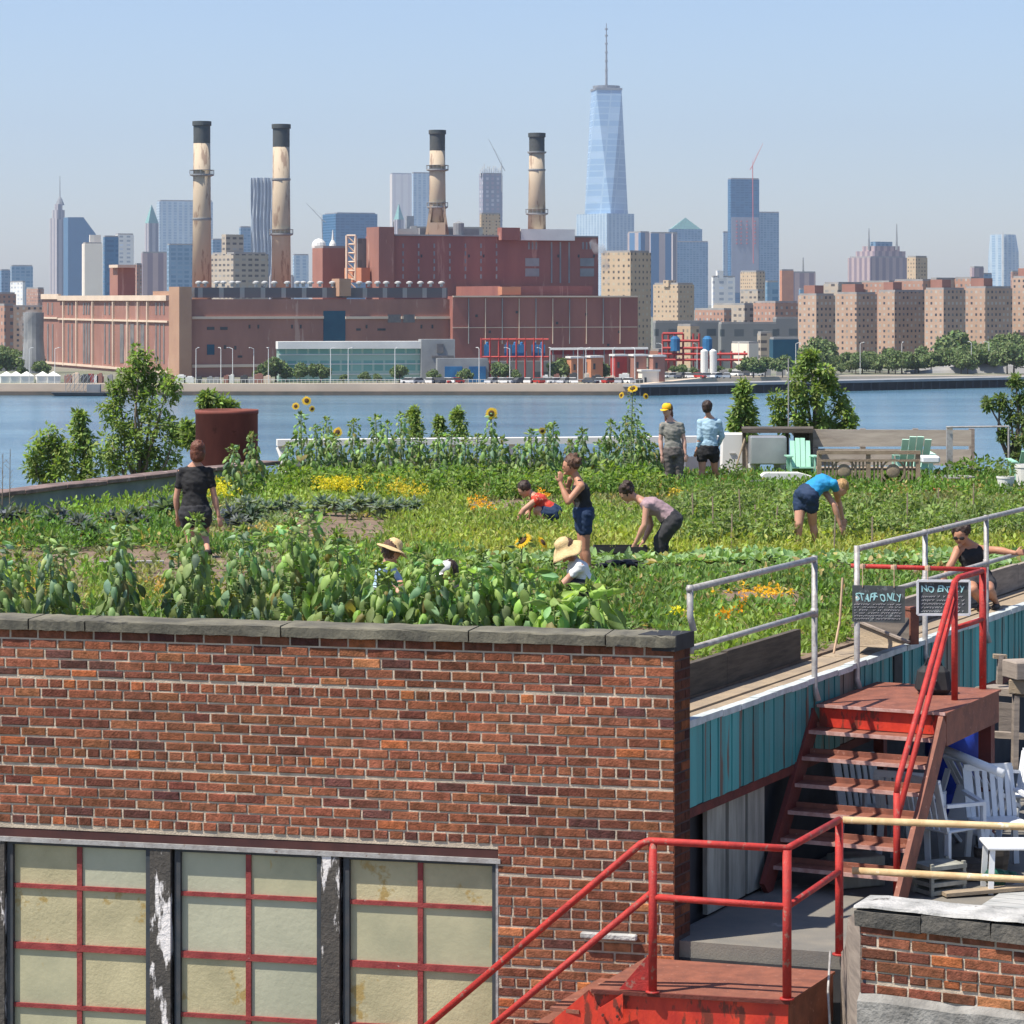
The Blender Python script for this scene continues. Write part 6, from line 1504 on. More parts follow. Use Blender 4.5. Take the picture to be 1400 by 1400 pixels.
# furniture on the far deck
mat('mint', (.34, .62, .46), (.3, .56, .42), 3, rough=.5); mat('mint_pale', (.5, .74, .6), (.46, .7, .56), 3, rough=.5); mat('steel_sheet', (.55, .56, .57), (.42, .43, .45), 1.6, rough=.28, metal=.6)
mat('terracotta', (.42, .15, .09), (.32, .11, .07), 6, rough=.85); mat('trough_red', (.62, .14, .07), (.5, .11, .06), 4, rough=.7)
def slab(mb, x0, x1, y0, y1, d, th=.03): mb.sheet([W(x0, y1, d), W(x1, y1, d), W(x1, y0, d), W(x0, y0, d)], th, Vector((0, -1, 0)))
def bz(px, d): return gp(px, d)
root = thing('white_cabinet', 'white cabinet leaning at the end of the white parapet, behind the person in pale blue', 'cabinet', bz(1003, 53.2))
mb = MB(); a = bz(1002, 53.2); zt_ = Y2Z(592, 53.2); mb.hexa([Vector((a.x + x, 53.2 + y, z)) for z, k in ((ROOF, 1), (zt_, .9)) for x, y in ((-.24 * k, -.2), (.24 * k, -.2), (.24 * k, .2), (-.24 * k, .2))]); mb.build('cabinet_body', 'far_white', root, bevel=.02)
mb = MB(); mb.box((a.x - .02, 52.985, ROOF + .5), (.12, .02, .015)); mb.build('handle', 'galv', root)
mb = MB(); mb.tube([W(1019, 598, 52.7), W(1002, 652, 52.4)], .018, 6); tag(mb.build('wooden_stick', 'timber_pale', None), 'wooden stick leaning against the white cabinet', 'stick')
root = thing('outdoor_sink_table', 'dark-topped outdoor counter with a shiny steel basin front', 'counter', bz(1062, 52.8))
mb = MB(); mb.hexa([W(1014, 592, 52.6), W(1112, 592, 52.6), W(1112, 590, 53.6), W(1014, 590, 53.6), W(1014, 586, 52.6), W(1112, 586, 52.6), W(1112, 583, 53.6), W(1014, 583, 53.6)]); mb.build('top', 'timber_dark', root)
mb = MB(); slab(mb, 1023, 1072, 595, 633, 52.6, -.5); mb.build('basin', 'steel_sheet', root, bevel=.02)
mb = MB(); slab(mb, 1085, 1106, 592, 648, 53.0, -.03); mb.build('side_panel', 'timber_dark', root)
for x in (1017, 1076, 1109): mb = MB(); a = W(x, 591, 52.9); mb.box((a.x, 52.9, (a.z + ROOF) / 2), (.06, .06, a.z - ROOF)); mb.build('leg', 'timber_dark', root)
for x in (1031, 1066): mb = MB(); mb.tube([W(x, 634, 52.6), W(x, 660, 52.6)], [.12, .06], 8); mb.build('drain_leg', 'far_white', root)
def adirondack(label, px0, px1, y0, d, m='mint', facing=1):
    base = bz((px0 + px1) / 2, d); k = d / F; w = (px1 - px0) * k; root = thing('adirondack_chair', label, 'chair', base); zt_ = Y2Z(y0, d); x = base.x
    for j in range(4):
        mb = MB(); xx = x + (j - 1.5) * w / 4; h = zt_ - (0, .0)[0] - (.05 if j in (0, 3) else 0)
        mb.beam((xx, d - .1 * facing, ROOF + .3), (xx + .02, d + .25 * facing, h), w / 4 * .9, .02, up=(0, 1, 0)); mb.build('back_slat', m, root)
    mb = MB(); mb.beam((x, d - .55 * facing, ROOF + .36), (x, d, ROOF + .28), w, .03); mb.build('seat', m, root)
    for s_ in (-1, 1):
        mb = MB(); mb.beam((x + s_ * w * .62, d - .6 * facing, ROOF + .56), (x + s_ * w * .62, d + .15 * facing, ROOF + .54), .1, .025); mb.build('armrest', m, root)
        mb = MB(); mb.beam((x + s_ * w * .58, d - .5 * facing, ROOF), (x + s_ * w * .58, d - .5 * facing, ROOF + .55), .08, .03); mb.build('leg', m, root)
        mb = MB(); mb.beam((x + s_ * w * .55, d + .1 * facing, ROOF), (x + s_ * w * .55, d + .05 * facing, ROOF + .53), .08, .03); mb.build('leg', m, root)
    return root
adirondack('mint green slatted chair right of the steel basin', 1080, 1108, 600, 51.4)
adirondack('mint green chair with broad pale back behind the wooden bench', 1229, 1270, 596, 51.8, 'mint_pale', -1)
adirondack('green chair cut off by the right edge of the photo', 1391, 1432, 612, 49.5, 'mint', -1)
mb = MB(); slab(mb, 1256, 1281, 622, 632, 51.2, -.4); tag(mb.build('white_cushion', 'plastic_white', None, bevel=.03), 'white cushion on the chair behind the bench', 'cushion')
mb = MB(); mb.add([], []); P = [W(x, y, 50.3) for x, y in ((1036, 651), (1044, 645), (1090, 645), (1108, 650), (1100, 654), (1050, 654))]; mb.sheet(P, -.4, Vector((0, -1, 0))); tag(mb.build('white_tabletop', 'far_white', None), 'low white tabletop board before the steel basin', 'table')
# carved wooden bench seen from behind
d = 49.6; root = thing('wooden_bench', 'weathered wooden bench seen from behind, two round carvings in its back', 'bench', bz(1188, d))
tm = mat('bench_wood', (.34, .265, .185), (.24, .18, .125), 6, rough=.85, bump=.4, bscale=50)
mb = MB(); slab(mb, 1118, 1258, 616, 621, d, -.06); slab(mb, 1122, 1254, 628, 631, d, -.05); slab(mb, 1120, 1256, 661, 666, d, -.05); mb.build('back_rail', tm, root)
for x0, x1, y1 in ((1117, 1123, 678), (1184, 1190, 678), (1252, 1258, 678)): mb = MB(); a = W((x0 + x1) / 2, 617, d); mb.box((a.x, d, (a.z + ROOF) / 2), (.075, .08, a.z - ROOF)); mb.build('post', tm, root)
for cx_ in (1154, 1221):
    mb = MB(); q = W(cx_, 644, d); n = 24; rr = .2
    for k in range(n): a0, a1 = 2 * PI * k / n, 2 * PI * (k + 1) / n; mb.beam((q.x + rr * math.cos(a0), d - .005, q.z + rr * math.sin(a0)), (q.x + rr * math.cos(a1), d - .005, q.z + rr * math.sin(a1)), .03, .03, up=(0, 1, 0))
    mb.build('ring', tm, root); mb = MB(); mb.ball((q.x, d, q.z), (.125, .03, .125), 16); mb.build('roundel', 'timber_pale', root, smooth=True)
for x in (1128, 1133, 1138, 1143, 1165, 1170, 1175, 1180, 1195, 1200, 1205, 1237, 1242, 1247):
    mb = MB(); slab(mb, x - 1.2, x + 1.2, 631, 661, d + .012, -.025); mb.build('slat', tm, root)
mb = MB(); a, b = W(1120, 0, d), W(1256, 0, d); mb.box(((a.x + b.x) / 2, d + .3, ROOF + .4), (b.x - a.x, .5, .04)); mb.build('seat', tm, root)
mb = MB(); mb.box(((a.x + b.x) / 2 + .3, d - .35, ROOF + .12), (1.5, .3, .03)); mb.build('stretcher', 'timber_pale', root)
def pot(name, label, cat, px, y0, y1, rp, d, m, prof=None):
    k = d / F; q = bz(px, d); r0 = rp * k; h = Y2Z(y0, d) - Y2Z(y1, d); mb = MB(); zb = max(Y2Z(y1, d), ROOF + .02)
    mb.lathe((q.x, d, zb), [(r0 * .8, 0), (r0, h * .9), (r0 * 1.06, h * .9), (r0 * 1.06, h), (r0 * .95, h), (r0 * .85, h * .6)], 20); return tag(mb.build(name, m, None, smooth=False), label, cat)
pot('white_bucket', 'white plastic bucket beside the red trough at right', 'bucket', 1375, 662, 690, 12, 48.2, 'far_white')
pot('white_planter', 'large white planter cut off by the right edge', 'planter', 1402, 648, 690, 14, 48.6, 'far_white')
pot('metal_tub', 'low grey metal tub behind the red trough', 'tub', 1304, 651, 668, 27, 50.2, 'galv')
pot('small_white_pot', 'small pale flower pot left of the person in blue', 'pot', 1035, 662, 676, 10, 49.8, 'whitewash')
mb = MB(); d = 49.2; P = [W(x, y, d + yy) for y, yy in ((686, 0), (686, .35)) for x in ((1264, 1358) if yy == 0 else (1358, 1264))] + [W(x, y, d + yy) for y, yy in ((667, -.05), (667, .4)) for x in ((1258, 1364) if yy < 0 else (1364, 1258))]
mb.hexa(P); tag(mb.build('red_trough', 'trough_red', None, bevel=.02), 'long orange-red planting trough beside the bench', 'trough')
mb = MB()
for i, (x, w_) in enumerate(((962, 12), (990, 14), (1008, 11))):
    q = bz(x, 50.4); k = 50.4 / F; mb = MB(); mb.hexa([Vector((q.x + sx * w_ * k * (1 if z else .8), 50.4 + sy * .14, ROOF + .02 + z)) for z in (0, .17) for sx, sy in ((-1, -1), (1, -1), (1, 1), (-1, 1))])
    tag(mb.build('clay_trough', 'terracotta', None, bevel=.01), '%s small terracotta trough from the left behind the pepper rows' % ORD[i], 'trough', 'terracotta troughs')
hv = [bush_variant(31, .42, .8, (.13, .21, .04), .09, 260, 'shrub'), bush_variant(32, .45, .5, (.15, .22, .06), .08, 160, 'shrub')]
sh = [(1345, 51.0, 'round green shrub behind the red trough at right', 1.25), (1000, 50.5, 'green herbs filling the terracotta troughs', .8), (970, 50.6, 'tuft of herbs behind the legs of the person in pale blue', .7), (1375, 48.3, 'bright plant growing in the white bucket', .75), (1318, 51.3, 'shrub right of the grey post', 1.1), (240, 45.5, 'yellow-green bush by the left parapet, left of the person in black', .9), (322, 47, 'leafy bush right of the person in black', 1.1)]
for i, (px, d, lab, s_) in enumerate(sh):
    zz = ROOF + (.3 if 'bucket' in lab else (.15 if 'filling' in lab else .02))
    if i < 2: hv[i].location = gp(px, d, zz); hv[i]['label'] = lab; hv[i].scale = (s_,) * 3
    else: dup(hv[i % 2], gp(px, d, zz), i, lab, s_)
# stack beyond the left parapet
mb = MB(); x = W(310, 0, 56).x; r0 = 42.5 * 56 / F; mb.lathe((x, 56, 0), [(r0, 1), (r0, Y2Z(566, 56)), (r0 * 1.02, Y2Z(565.5, 56)), (r0 * 1.02, Y2Z(560, 56)), (r0 * .97, Y2Z(560, 56)), (r0 * .97, 17)], 48)
tag(mb.build('rusty_stack', mat('rusty_steel', (.25, .075, .055), (.14, .045, .035), 1.3, rough=.8, bump=.2, spots=(.12, .04, .03), spot_scale=3, spot_at=.62, stretch=(1, 1, .4)), None), 'wide rust-red steel stack rising beyond the left parapet', 'stack')
for f in bpy.data.objects['rusty_stack'].data.polygons: f.use_smooth = abs(f.normal.z) < .5
mb = MB(); mb.tube([W(1078, 660, 54.5), W(1078, 490, 54.5)], .014, 6); tag(mb.build('thin_pole', 'galv', None), 'thin pale pole rising beside the steel basin before the tree', 'pole')

# ---------------------------------------------------------------- trees beyond the roof
def tree(label, px, d, blobs, leaf=.15, tint=(.21, .29, .08), dens=1.0, kind='dia', trunk=.16, name='leafy_tree', yj=.6, bark='bark'):
    k = d / F; base = Vector(((px - CX) * k, d, 1.0)); root = thing(name, label, 'tree', base); L = Leaves(kind); mb = MB()
    low = max(b[1] for b in blobs); fork = W(px, low + 20, d); mb.tube([base, Vector((fork.x, d, (fork.z + 1) / 2)), fork], [trunk * 1.5, trunk * 1.2, trunk * .8], 8)
    for (bx, by, br) in blobs:
        c = W(bx, by, d); r0 = br * k; c.y += R.uniform(-yj, yj) * r0; mb.tube([fork, fork * .4 + c * .6 + Vector((R.uniform(-.2, .2), 0, -.1)), c + Vector((0, 0, r0 * .5))], [trunk * .4, trunk * .22, trunk * .06], 5)
        nsub = max(10, int(r0 * r0 * 60))
        for _ in range(nsub):
            v = rvec(1)[0]; cc = np.array(c) + v * r0 * R.uniform(.35, 1.0) * np.array([1, 1, 1.05]); rs = r0 * R.uniform(.16, .3) + .07; n = int(30 * dens); u = rvec(n)
            P = cc + u * rs * R.uniform(.3, 1, (n, 1)); t = R.uniform(.75, 1.25)
            dr = u + np.array([0, 0, -.25]) + rvec(n) * .5
            L.add(P, dr, u * .5 + np.array([-.2, -.2, .8]) + rvec(n) * .6, R.uniform(.7, 1.3, n) * leaf, R.uniform(.7, 1.1, n) * leaf * .55, jit(np.array(tint) * t, n, .35, .12))
    mb.build('trunk', bark, root, smooth=True); L.build('crown', 'leaf', root); return root
tree('tallest leafy tree at left, before the power plant', 192, 80, [(193, 490, 15), (178, 515, 16), (212, 512, 20), (160, 532, 17), (232, 535, 18), (192, 545, 26), (152, 562, 16), (222, 575, 28), (168, 585, 26), (240, 600, 16), (190, 615, 30), (150, 610, 20), (222, 630, 24), (160, 638, 20), (205, 655, 20)], dens=1.25)
tree('pointed small tree left of the tallest tree', 108, 74, [(109, 570, 8), (104, 588, 14), (116, 600, 16), (102, 615, 18), (122, 628, 20), (100, 642, 18), (125, 652, 18)])
tree('round bushy tree at the left, above the parapet', 68, 72, [(66, 602, 16), (50, 618, 16), (80, 615, 17), (64, 634, 20), (90, 640, 16), (48, 645, 13), (75, 655, 18)], tint=(.23, .31, .08))
tree('small tree showing above the rusty stack', 292, 68, [(288, 541, 9), (280, 552, 9), (300, 553, 10), (313, 556, 7), (262, 600, 8), (255, 585, 8)])
tree('narrow young tree left of the pole', 1016, 66, [(1015, 532, 8), (1014, 548, 13), (1022, 562, 13), (1010, 575, 14), (1022, 585, 12)])
tree('broad leafy tree behind the deck furniture', 1112, 72, [(1108, 488, 9), (1100, 508, 15), (1122, 512, 16), (1085, 530, 16), (1138, 528, 16), (1108, 540, 17), (1068, 552, 14), (1152, 550, 16), (1095, 568, 18), (1130, 570, 18), (1160, 572, 12), (1070, 578, 14), (1150, 585, 14)], dens=1.15)
tree('dark sprawling tree at the right edge', 1385, 60, [(1388, 522, 7), (1368, 550, 9), (1350, 555, 7), (1394, 545, 9), (1382, 568, 12), (1372, 595, 7), (1396, 598, 13), (1390, 620, 14), (1405, 570, 14)], leaf=.10, tint=(.15, .21, .07))
for i, (x, y, rr) in enumerate(((566, 572, 8), (600, 583, 7), (626, 576, 10))):
    tree('%s small pointed treetop from the left beyond the white parapet' % ORD[i], x, 68, [(x, y - rr * 1.2, rr * .5), (x - 1, y, rr), (x + 2, y + rr * 1.4, rr * 1.3), (x, y + rr * 2.6, rr * 1.5)], trunk=.1, leaf=.1)
for i, x in enumerate((3, 13)):
    mb = MB(); mb.tube([W(x, 700, 41), W(x + 1, 620 - i * 6, 41)], [.008, .004], 4)
    for k in range(10): a = W(x, 690 - k * 7, 41); mb.tube([a, a + Vector((R.uniform(-.08, .08), 0, .06))], .003, 3)
    tag(mb.build('dry_stalk', 'bark', None), ('left' if i == 0 else 'right') + ' dry thin stalk at the far left edge', 'plant')
# ================================================================== PEOPLE
mat('skin', (.52, .28, .19), (.46, .24, .165), 9, rough=.55); mat('skin_tan', (.46, .23, .14), (.40, .19, .12), 9, rough=.55); mat('skin_pale', (.60, .36, .28), (.55, .31, .24), 9, rough=.55)
mat('hair_dark', (.025, .015, .012), (.05, .028, .02), 30, rough=.5, bump=.5, bscale=60); mat('hair_auburn', (.10, .035, .022), (.16, .06, .035), 24, rough=.5, bump=.5, bscale=60); mat('hair_brown', (.06, .03, .018), (.12, .06, .035), 24, rough=.5, bump=.5, bscale=60); mat('hair_blond', (.42, .26, .11), (.3, .17, .07), 24, rough=.5, bump=.5, bscale=60)
mat('cloth_black', (.014, .014, .016), (.024, .024, .026), 6, rough=.85); mat('cloth_navy', (.012, .03, .075), (.02, .04, .09), 6, rough=.8); mat('cloth_blue', (.02, .27, .52), (.02, .22, .45), 6, rough=.8, bump=.3, bscale=14)
mat('cloth_red', (.62, .06, .035), (.5, .045, .03), 8, rough=.85, bump=.3, bscale=14, spots=(.75, .4, .25), spot_scale=22, spot_at=.6); mat('cloth_lilac', (.36, .25, .27), (.29, .20, .22), 6, rough=.85, bump=.4, bscale=12)
mat('cloth_grey', (.24, .235, .21), (.19, .185, .17), 6, rough=.9, bump=.3, bscale=12); mat('cloth_camo', (.17, .15, .14), (.07, .06, .06), 9, rough=.9); mat('cloth_sky', (.36, .52, .62), (.28, .42, .54), 8, rough=.85, bump=.4, bscale=12)
mat('cloth_pale', (.42, .56, .74), (.36, .5, .68), 6, rough=.85, bump=.3, bscale=12); mat('cloth_white', (.78, .78, .77), (.68, .68, .68), 6, rough=.85, bump=.3, bscale=12); mat('cloth_charcoal', (.045, .045, .05), (.03, .03, .034), 6, rough=.9, bump=.3, bscale=12)
mat('straw', (.68, .50, .27), (.58, .41, .2), 30, rough=.8, bump=.4, bscale=80); mat('cap_yellow', (.85, .50, .02), (.75, .42, .02), 8, rough=.8); mat('eye_dark', (.02, .015, .015), (.02, .015, .015)); mat('lips', (.35, .1, .09), (.3, .09, .08)); mat('sole', (.06, .05, .045))
ICO = None
def ico():
    global ICO
    if ICO is None:
        bm = bmesh.new(); bmesh.ops.create_icosphere(bm, subdivisions=2, radius=1); ICO = ([v.co.copy() for v in bm.verts], [tuple(v.index for v in f.verts) for f in bm.faces]); bm.free()
    return ICO
class Blob:
    def __init__(s): s.m = MB()
    def ell(s, c, r, ax=None):
        vs, fs = ico(); c = Vector(c)
        if ax is None: ax = (Vector((1, 0, 0)), Vector((0, 1, 0)), Vector((0, 0, 1)))
        s.m.add([c + ax[0] * (v.x * r[0]) + ax[1] * (v.y * r[1]) + ax[2] * (v.z * r[2]) for v in vs], fs); return s
    def cap(s, a, b, r0, r1, bulge=0):
        a, b = Vector(a), Vector(b); L = (b - a).length; n = max(2, int(L / (min(r0, r1) * .35)) + 1)
        for i in range(n + 1):
            t = i / n; r = r0 + (r1 - r0) * t + bulge * math.sin(PI * min(1, t * 1.6)) * (1 if t < .62 else 0); s.ell(a.lerp(b, t), (r, r, r))
        return s
    def finish(s, name, m, parent, vox, smooth=6):
        o = s.m.build(name, m, parent)
        md = o.modifiers.new('r', 'REMESH'); md.mode = 'VOXEL'; md.voxel_size = vox; md.use_smooth_shade = True
        sm = o.modifiers.new('s', 'SMOOTH'); sm.factor = .5; sm.iterations = smooth
        dg = bpy.context.evaluated_depsgraph_get(); me = bpy.data.meshes.new_from_object(o.evaluated_get(dg)); o.modifiers.clear(); old = o.data; o.data = me; bpy.data.meshes.remove(old); me.name = name
        if vox > .0115:
            from mathutils import noise as nz_
            nv = [v.normal.copy() for v in me.vertices]
            for v, n_ in zip(me.vertices, nv):
                c = v.co; v.co = c + n_ * (nz_.noise(Vector((c.x * 14 + c.z * 9, c.y * 14, c.z * 22))) * .011 + nz_.noise(c * 40) * .003)
        for q in me.polygons: q.use_smooth = True
        return o
def frame(up, lat):
    up = up.normalized(); lat = (lat - up * lat.dot(up)).normalized(); return (lat, up.cross(lat), up)
def person(label, d, J, lat=(1, 0, 0), face=(0, -1, 0), skin='skin', hair='hair_brown', shirt=None, shirt_m=None, sleeve=0, bottom='shorts', bottom_m='cloth_navy', leglen=.45, hairstyle='short', hat=None, w=1.0, sit=False, shades=False):
    w *= 1.1
    P = {k: W(v[0], v[1], d + (v[2] if len(v) > 2 else 0)) for k, v in J.items()}
    feet = min(P['anL'].z, P['anR'].z); base = Vector((P['pelvis'].x, P['pelvis'].y, ROOF + .02))
    root = thing('person', label, 'person', base)
    lat = Vector(lat).normalized(); face = Vector(face).normalized(); sh, pe = P['sh'], P['pelvis']; wa = P.get('waist', sh.lerp(pe, .6))
    hl = face.cross(Vector((0, 0, 1))).normalized() if abs(face.z) < .95 else lat; hup = hl.cross(face).normalized(); H = P['head']
    dn = (pe - sh).normalized() * .035; shL, shR = sh - lat * .142 * w + dn, sh + lat * .142 * w + dn; hiL, hiR = pe - lat * .088 * w, pe + lat * .088 * w
    shL, shR = P.get('shL', shL), P.get('shR', shR)
    def torso(b, g, t0, t1):
        n = 16
        for i in range(n + 1):
            t = t0 + (t1 - t0) * i / n; p = sh.lerp(wa, t / .6) if t < .6 else wa.lerp(pe, (t - .6) / .4)
            up = (sh - wa) if t < .6 else (wa - pe)
            la = np.interp(t, (-.05, .08, .25, .6, .85, 1.05), (.06, .125, .142, .115, .145, .15)) * w; ap = np.interp(t, (-.05, .1, .28, .6, .85, 1.05), (.05, .075, .105, .088, .11, .115)) * (.5 + .5 * w)
            b.ell(p, (la + g, ap + g, .06 + g * .5), frame(up, lat))
    def leg(b, hi, kn, an, g=0, f0=0, f1=2):
        if f0 < 1: b.cap(hi.lerp(kn, f0), hi.lerp(kn, min(1, f1)), (.083 - .025 * f0) * (.4 + .6 * w) + g, np.interp(min(1, f1), (0, 1), (.083, .056)) * (.4 + .6 * w) + g)
        if f1 > 1: b.cap(kn, kn.lerp(an, f1 - 1), .052 + g, np.interp(f1 - 1, (0, 1), (.052, .034)) + g, .010)
    B = Blob(); torso(B, 0, -.02, 1.0); nb = sh + Vector((0, 0, .02))
    B.cap(nb, H - hup * .05 - face * .015, .056, .048); B.cap(nb + (H - nb) * .28, shL.lerp(sh, .35), .045, .04); B.cap(nb + (H - nb) * .28, shR.lerp(sh, .35), .045, .04); B.ell(H, (.081, .099, .115), (hl, face, hup)); B.ell(H - hup * .055 + face * .03, (.052, .055, .055), (hl, face, hup))
    B.ell(H + face * .092 - hup * .015, (.013, .018, .02), (hl, face, hup)); B.ell(H + face * .085 - hup * .085, (.022, .02, .018), (hl, face, hup))
    for s_ in (-1, 1): B.ell(H + hl * .074 * s_ - hup * .01, (.012, .02, .03), (hl, face, hup)); B.ell(H + hl * .03 * s_ + face * .07 + hup * .02, (.022, .02, .012), (hl, face, hup))
    for S_, E_, Wr in (('L', 'elL', 'wrL'), ('R', 'elR', 'wrR')):
        s0 = shL if S_ == 'L' else shR; e, wr = P[E_], P[Wr]
        B.ell(s0, (.055, .055, .055)); B.cap(sh.lerp(s0, .4), s0, .05, .05); B.cap(s0, e, .05, .041); B.cap(e, wr, .041, .027, .007)
        hd = J.get('hd' + S_); hd = Vector(hd).normalized() if hd else (wr - e).normalized(); pl = hd.cross(Vector((.3, -.8, .2))).normalized(); pn = hd.cross(pl).normalized()
        pc = wr + hd * .05; B.ell(pc, (.040, .014, .05), (pl, pn, hd))
        for k in range(4):
            f0 = wr + hd * .085 + pl * (-.028 + .0185 * k); L = (.055, .068, .064, .048)[k]; f1 = f0 + hd * L * .55 + pn * .006; f2 = f1 + hd * L * .4 + pn * .022
            B.cap(wr + hd * .05 + pl * (-.02 + .014 * k), f0, .011, .0095); B.cap(f0, f1, .0095, .009); B.cap(f1, f2, .009, .008)
        t0 = wr + hd * .03 - pl * .03; t1 = t0 - pl * .028 + hd * .03 + pn * .01; B.cap(t0, t1, .013, .0105); B.cap(t1, t1 + hd * .03 + pn * .006, .0105, .009)
    toes = {}
    for S_, hi in (('L', hiL), ('R', hiR)):
        kn, an = P['kn' + S_], P['an' + S_]; leg(B, hi, kn, an); td = Vector((face.x, face.y, 0)); td = Vector(J['toe' + S_]).normalized() if 'toe' + S_ in J else (td.normalized() if td.length > .1 else Vector((0, -1, 0)))
        B.cap(an, an - td * .03 + Vector((0, 0, -.03)), .036, .034); toes[S_] = td
        B.cap(an + Vector((0, 0, -.035)), an + td * .15 + Vector((0, 0, -.045)), .034, .026)
    B.finish('body', skin, root, .0085, 4)
    for S_ in 'LR':
        an = P['an' + S_]; b = Blob(); td = toes[S_]; b.cap(an - td * .035 + Vector((0, 0, -.035)), an + td * .16 + Vector((0, 0, -.045)), .044, .036); b.finish('shoe', 'sole', root, .012)
    if shirt:
        b = Blob(); torso(b, .016 if shirt != 'tank' else .010, .04 if shirt != 'tank' else .14, 1.0)
        if shirt == 'tank':
            for s0 in (shL, shR):
                q = sh.lerp(s0, .52); f_ = frame(sh - wa, lat)[1]
                for sg in (-1, 1): b.cap(q + (sh - wa).normalized() * .035 + f_ * .0, sh.lerp(wa, .33).lerp(s0.lerp(pe, .3), .45) + f_ * .085 * sg, .03, .028)
        else:
            b.cap(shL, shR, .062, .062); b.cap(shL.lerp(sh, .3), sh + (sh - pe).normalized() * .02, .055, .055); b.cap(shR.lerp(sh, .3), sh + (sh - pe).normalized() * .02, .055, .055)
            for s0, E_, Wr in ((shL, 'elL', 'wrL'), (shR, 'elR', 'wrR')):
                e = P[E_]; b.cap(s0, s0.lerp(e, min(1, sleeve)), .062, .056)
                if sleeve > 1: b.cap(e, e.lerp(P[Wr], sleeve - 1), .052, .042)
        b.finish('shirt', shirt_m, root, .012)
    b = Blob(); torso(b, .02, .84, 1.06)
    for hi, S_ in ((hiL, 'L'), (hiR, 'R')): leg(b, hi, P['kn' + S_], P['an' + S_], .022 if bottom == 'shorts' else .026, 0, leglen if bottom == 'shorts' else 1.93)
    b.finish('shorts' if bottom == 'shorts' else 'trousers', bottom_m, root, .013)
    b = Blob(); b.ell(H - face * .022 + hup * .030, (.098, .106, .108), (hl, face, hup))
    if hairstyle == 'long': b.ell(H - face * .045 - hup * .07, (.092, .065, .13), (hl, face, hup)); b.ell(H - face * .04 - hup * .15, (.085, .055, .09), (hl, face, hup))
    elif hairstyle == 'bob': b.ell(H - face * .03 - hup * .03, (.108, .09, .115), (hl, face, hup)); b.ell(H - face * .04 - hup * .09, (.098, .07, .08), (hl, face, hup))
    elif hairstyle == 'bun': b.ell(H - face * .075 + hup * .07, (.045, .045, .045)); b.ell(H - face * .03 + hup * .05, (.085, .085, .085))
    elif hairstyle == 'messy':
        for k in range(16): v = rvec(1)[0]; b.ell(H - face * .04 + hup * .05 + Vector(v) * .085, (.035, .035, .03))
    else: b.ell(H - face * .03 - hup * .015, (.092, .085, .095), (hl, face, hup))
    # keep the face free of hair
    o = b.finish('hair', hair, root, .011, 3); me = o.data; bm = bmesh.new(); bm.from_mesh(me); off = base
    from mathutils import noise as nz_
    for v in bm.verts: v.co += v.normal * (nz_.noise(Vector((v.co.x * 45, v.co.y * 45, v.co.z * 16))) * .010 + nz_.noise(v.co * 90) * .004)
    kill = [v for v in bm.verts if (v.co + off - H).dot(face) > .052 and (v.co + off - H).dot(hup) < .062]; bmesh.ops.delete(bm, geom=kill, context='VERTS'); bm.to_mesh(me); bm.free()
    e = MB()
    for s_ in (-1, 1): e.ball(H + hl * .03 * s_ + face * .083 + hup * .008, .010, 8)
    e.build('eyes', 'eye_dark', root, smooth=True); e = MB(); e.ball(H + face * .088 - hup * .05, (.02, .008, .006), 8); e.build('mouth', 'lips', root, smooth=True)
    if shades: e = MB(); [e.ball(H + hl * .034 * s_ + face * .092 + hup * .01, (.03, .012, .02), 10) for s_ in (-1, 1)]; e.tube([H - hl * .08, H - hl * .034 + face * .094 + hup * .012, H + hl * .034 + face * .094 + hup * .012, H + hl * .08], .005, 5); e.build('sunglasses', 'eye_dark', root)
    if hat:
        kind, hm = hat; m = MB(); A_ = (hl, face, hup); T = lambda r, z, a, dr=0: H + (hl * math.cos(a) + face * math.sin(a)) * r + hup * z
        if kind == 'cap': prof = [(.088, .03), (.09, .06), (.082, .095), (.055, .125), (.0, .135)]
        elif kind == 'floppy': prof = [(.20, -.03), (.18, -.01), (.14, .02), (.092, .05), (.09, .08), (.078, .125), (.045, .145), (0, .15)]
        else: prof = [(.19, .005), (.165, .02), (.13, .035), (.092, .045), (.09, .09), (.078, .125), (.045, .15), (0, .155)]
        n = 28; vs = []; fs = []
        for i, (r, z) in enumerate(prof):
            for k in range(n):
                a = 2 * PI * k / n; wv = (.022 * math.sin(a * 3 + 1) + .012 * math.sin(a * 5)) * (1 if (kind == 'floppy' and i < 3) else (.35 if i < 2 and kind == 'sun' else 0)); vs.append(T(r, z + wv, a))
        for i in range(len(prof) - 1):
            for k in range(n): k2 = (k + 1) % n; fs.append((i * n + k, i * n + k2, (i + 1) * n + k2, (i + 1) * n + k))
        m.add(vs, fs)
        if kind == 'cap':
            m.sheet([H + face * (.08 + .075 * math.sin(a)) + hl * .08 * math.cos(a) + hup * (.035 - .02 * math.sin(a)) for a in [PI * i / 8 for i in range(9)]], .006, hup)
        o = m.build('cap' if kind == 'cap' else 'sun_hat', hm, root, smooth=True)
        md = o.modifiers.new('t', 'SOLIDIFY'); md.thickness = .006
    return root

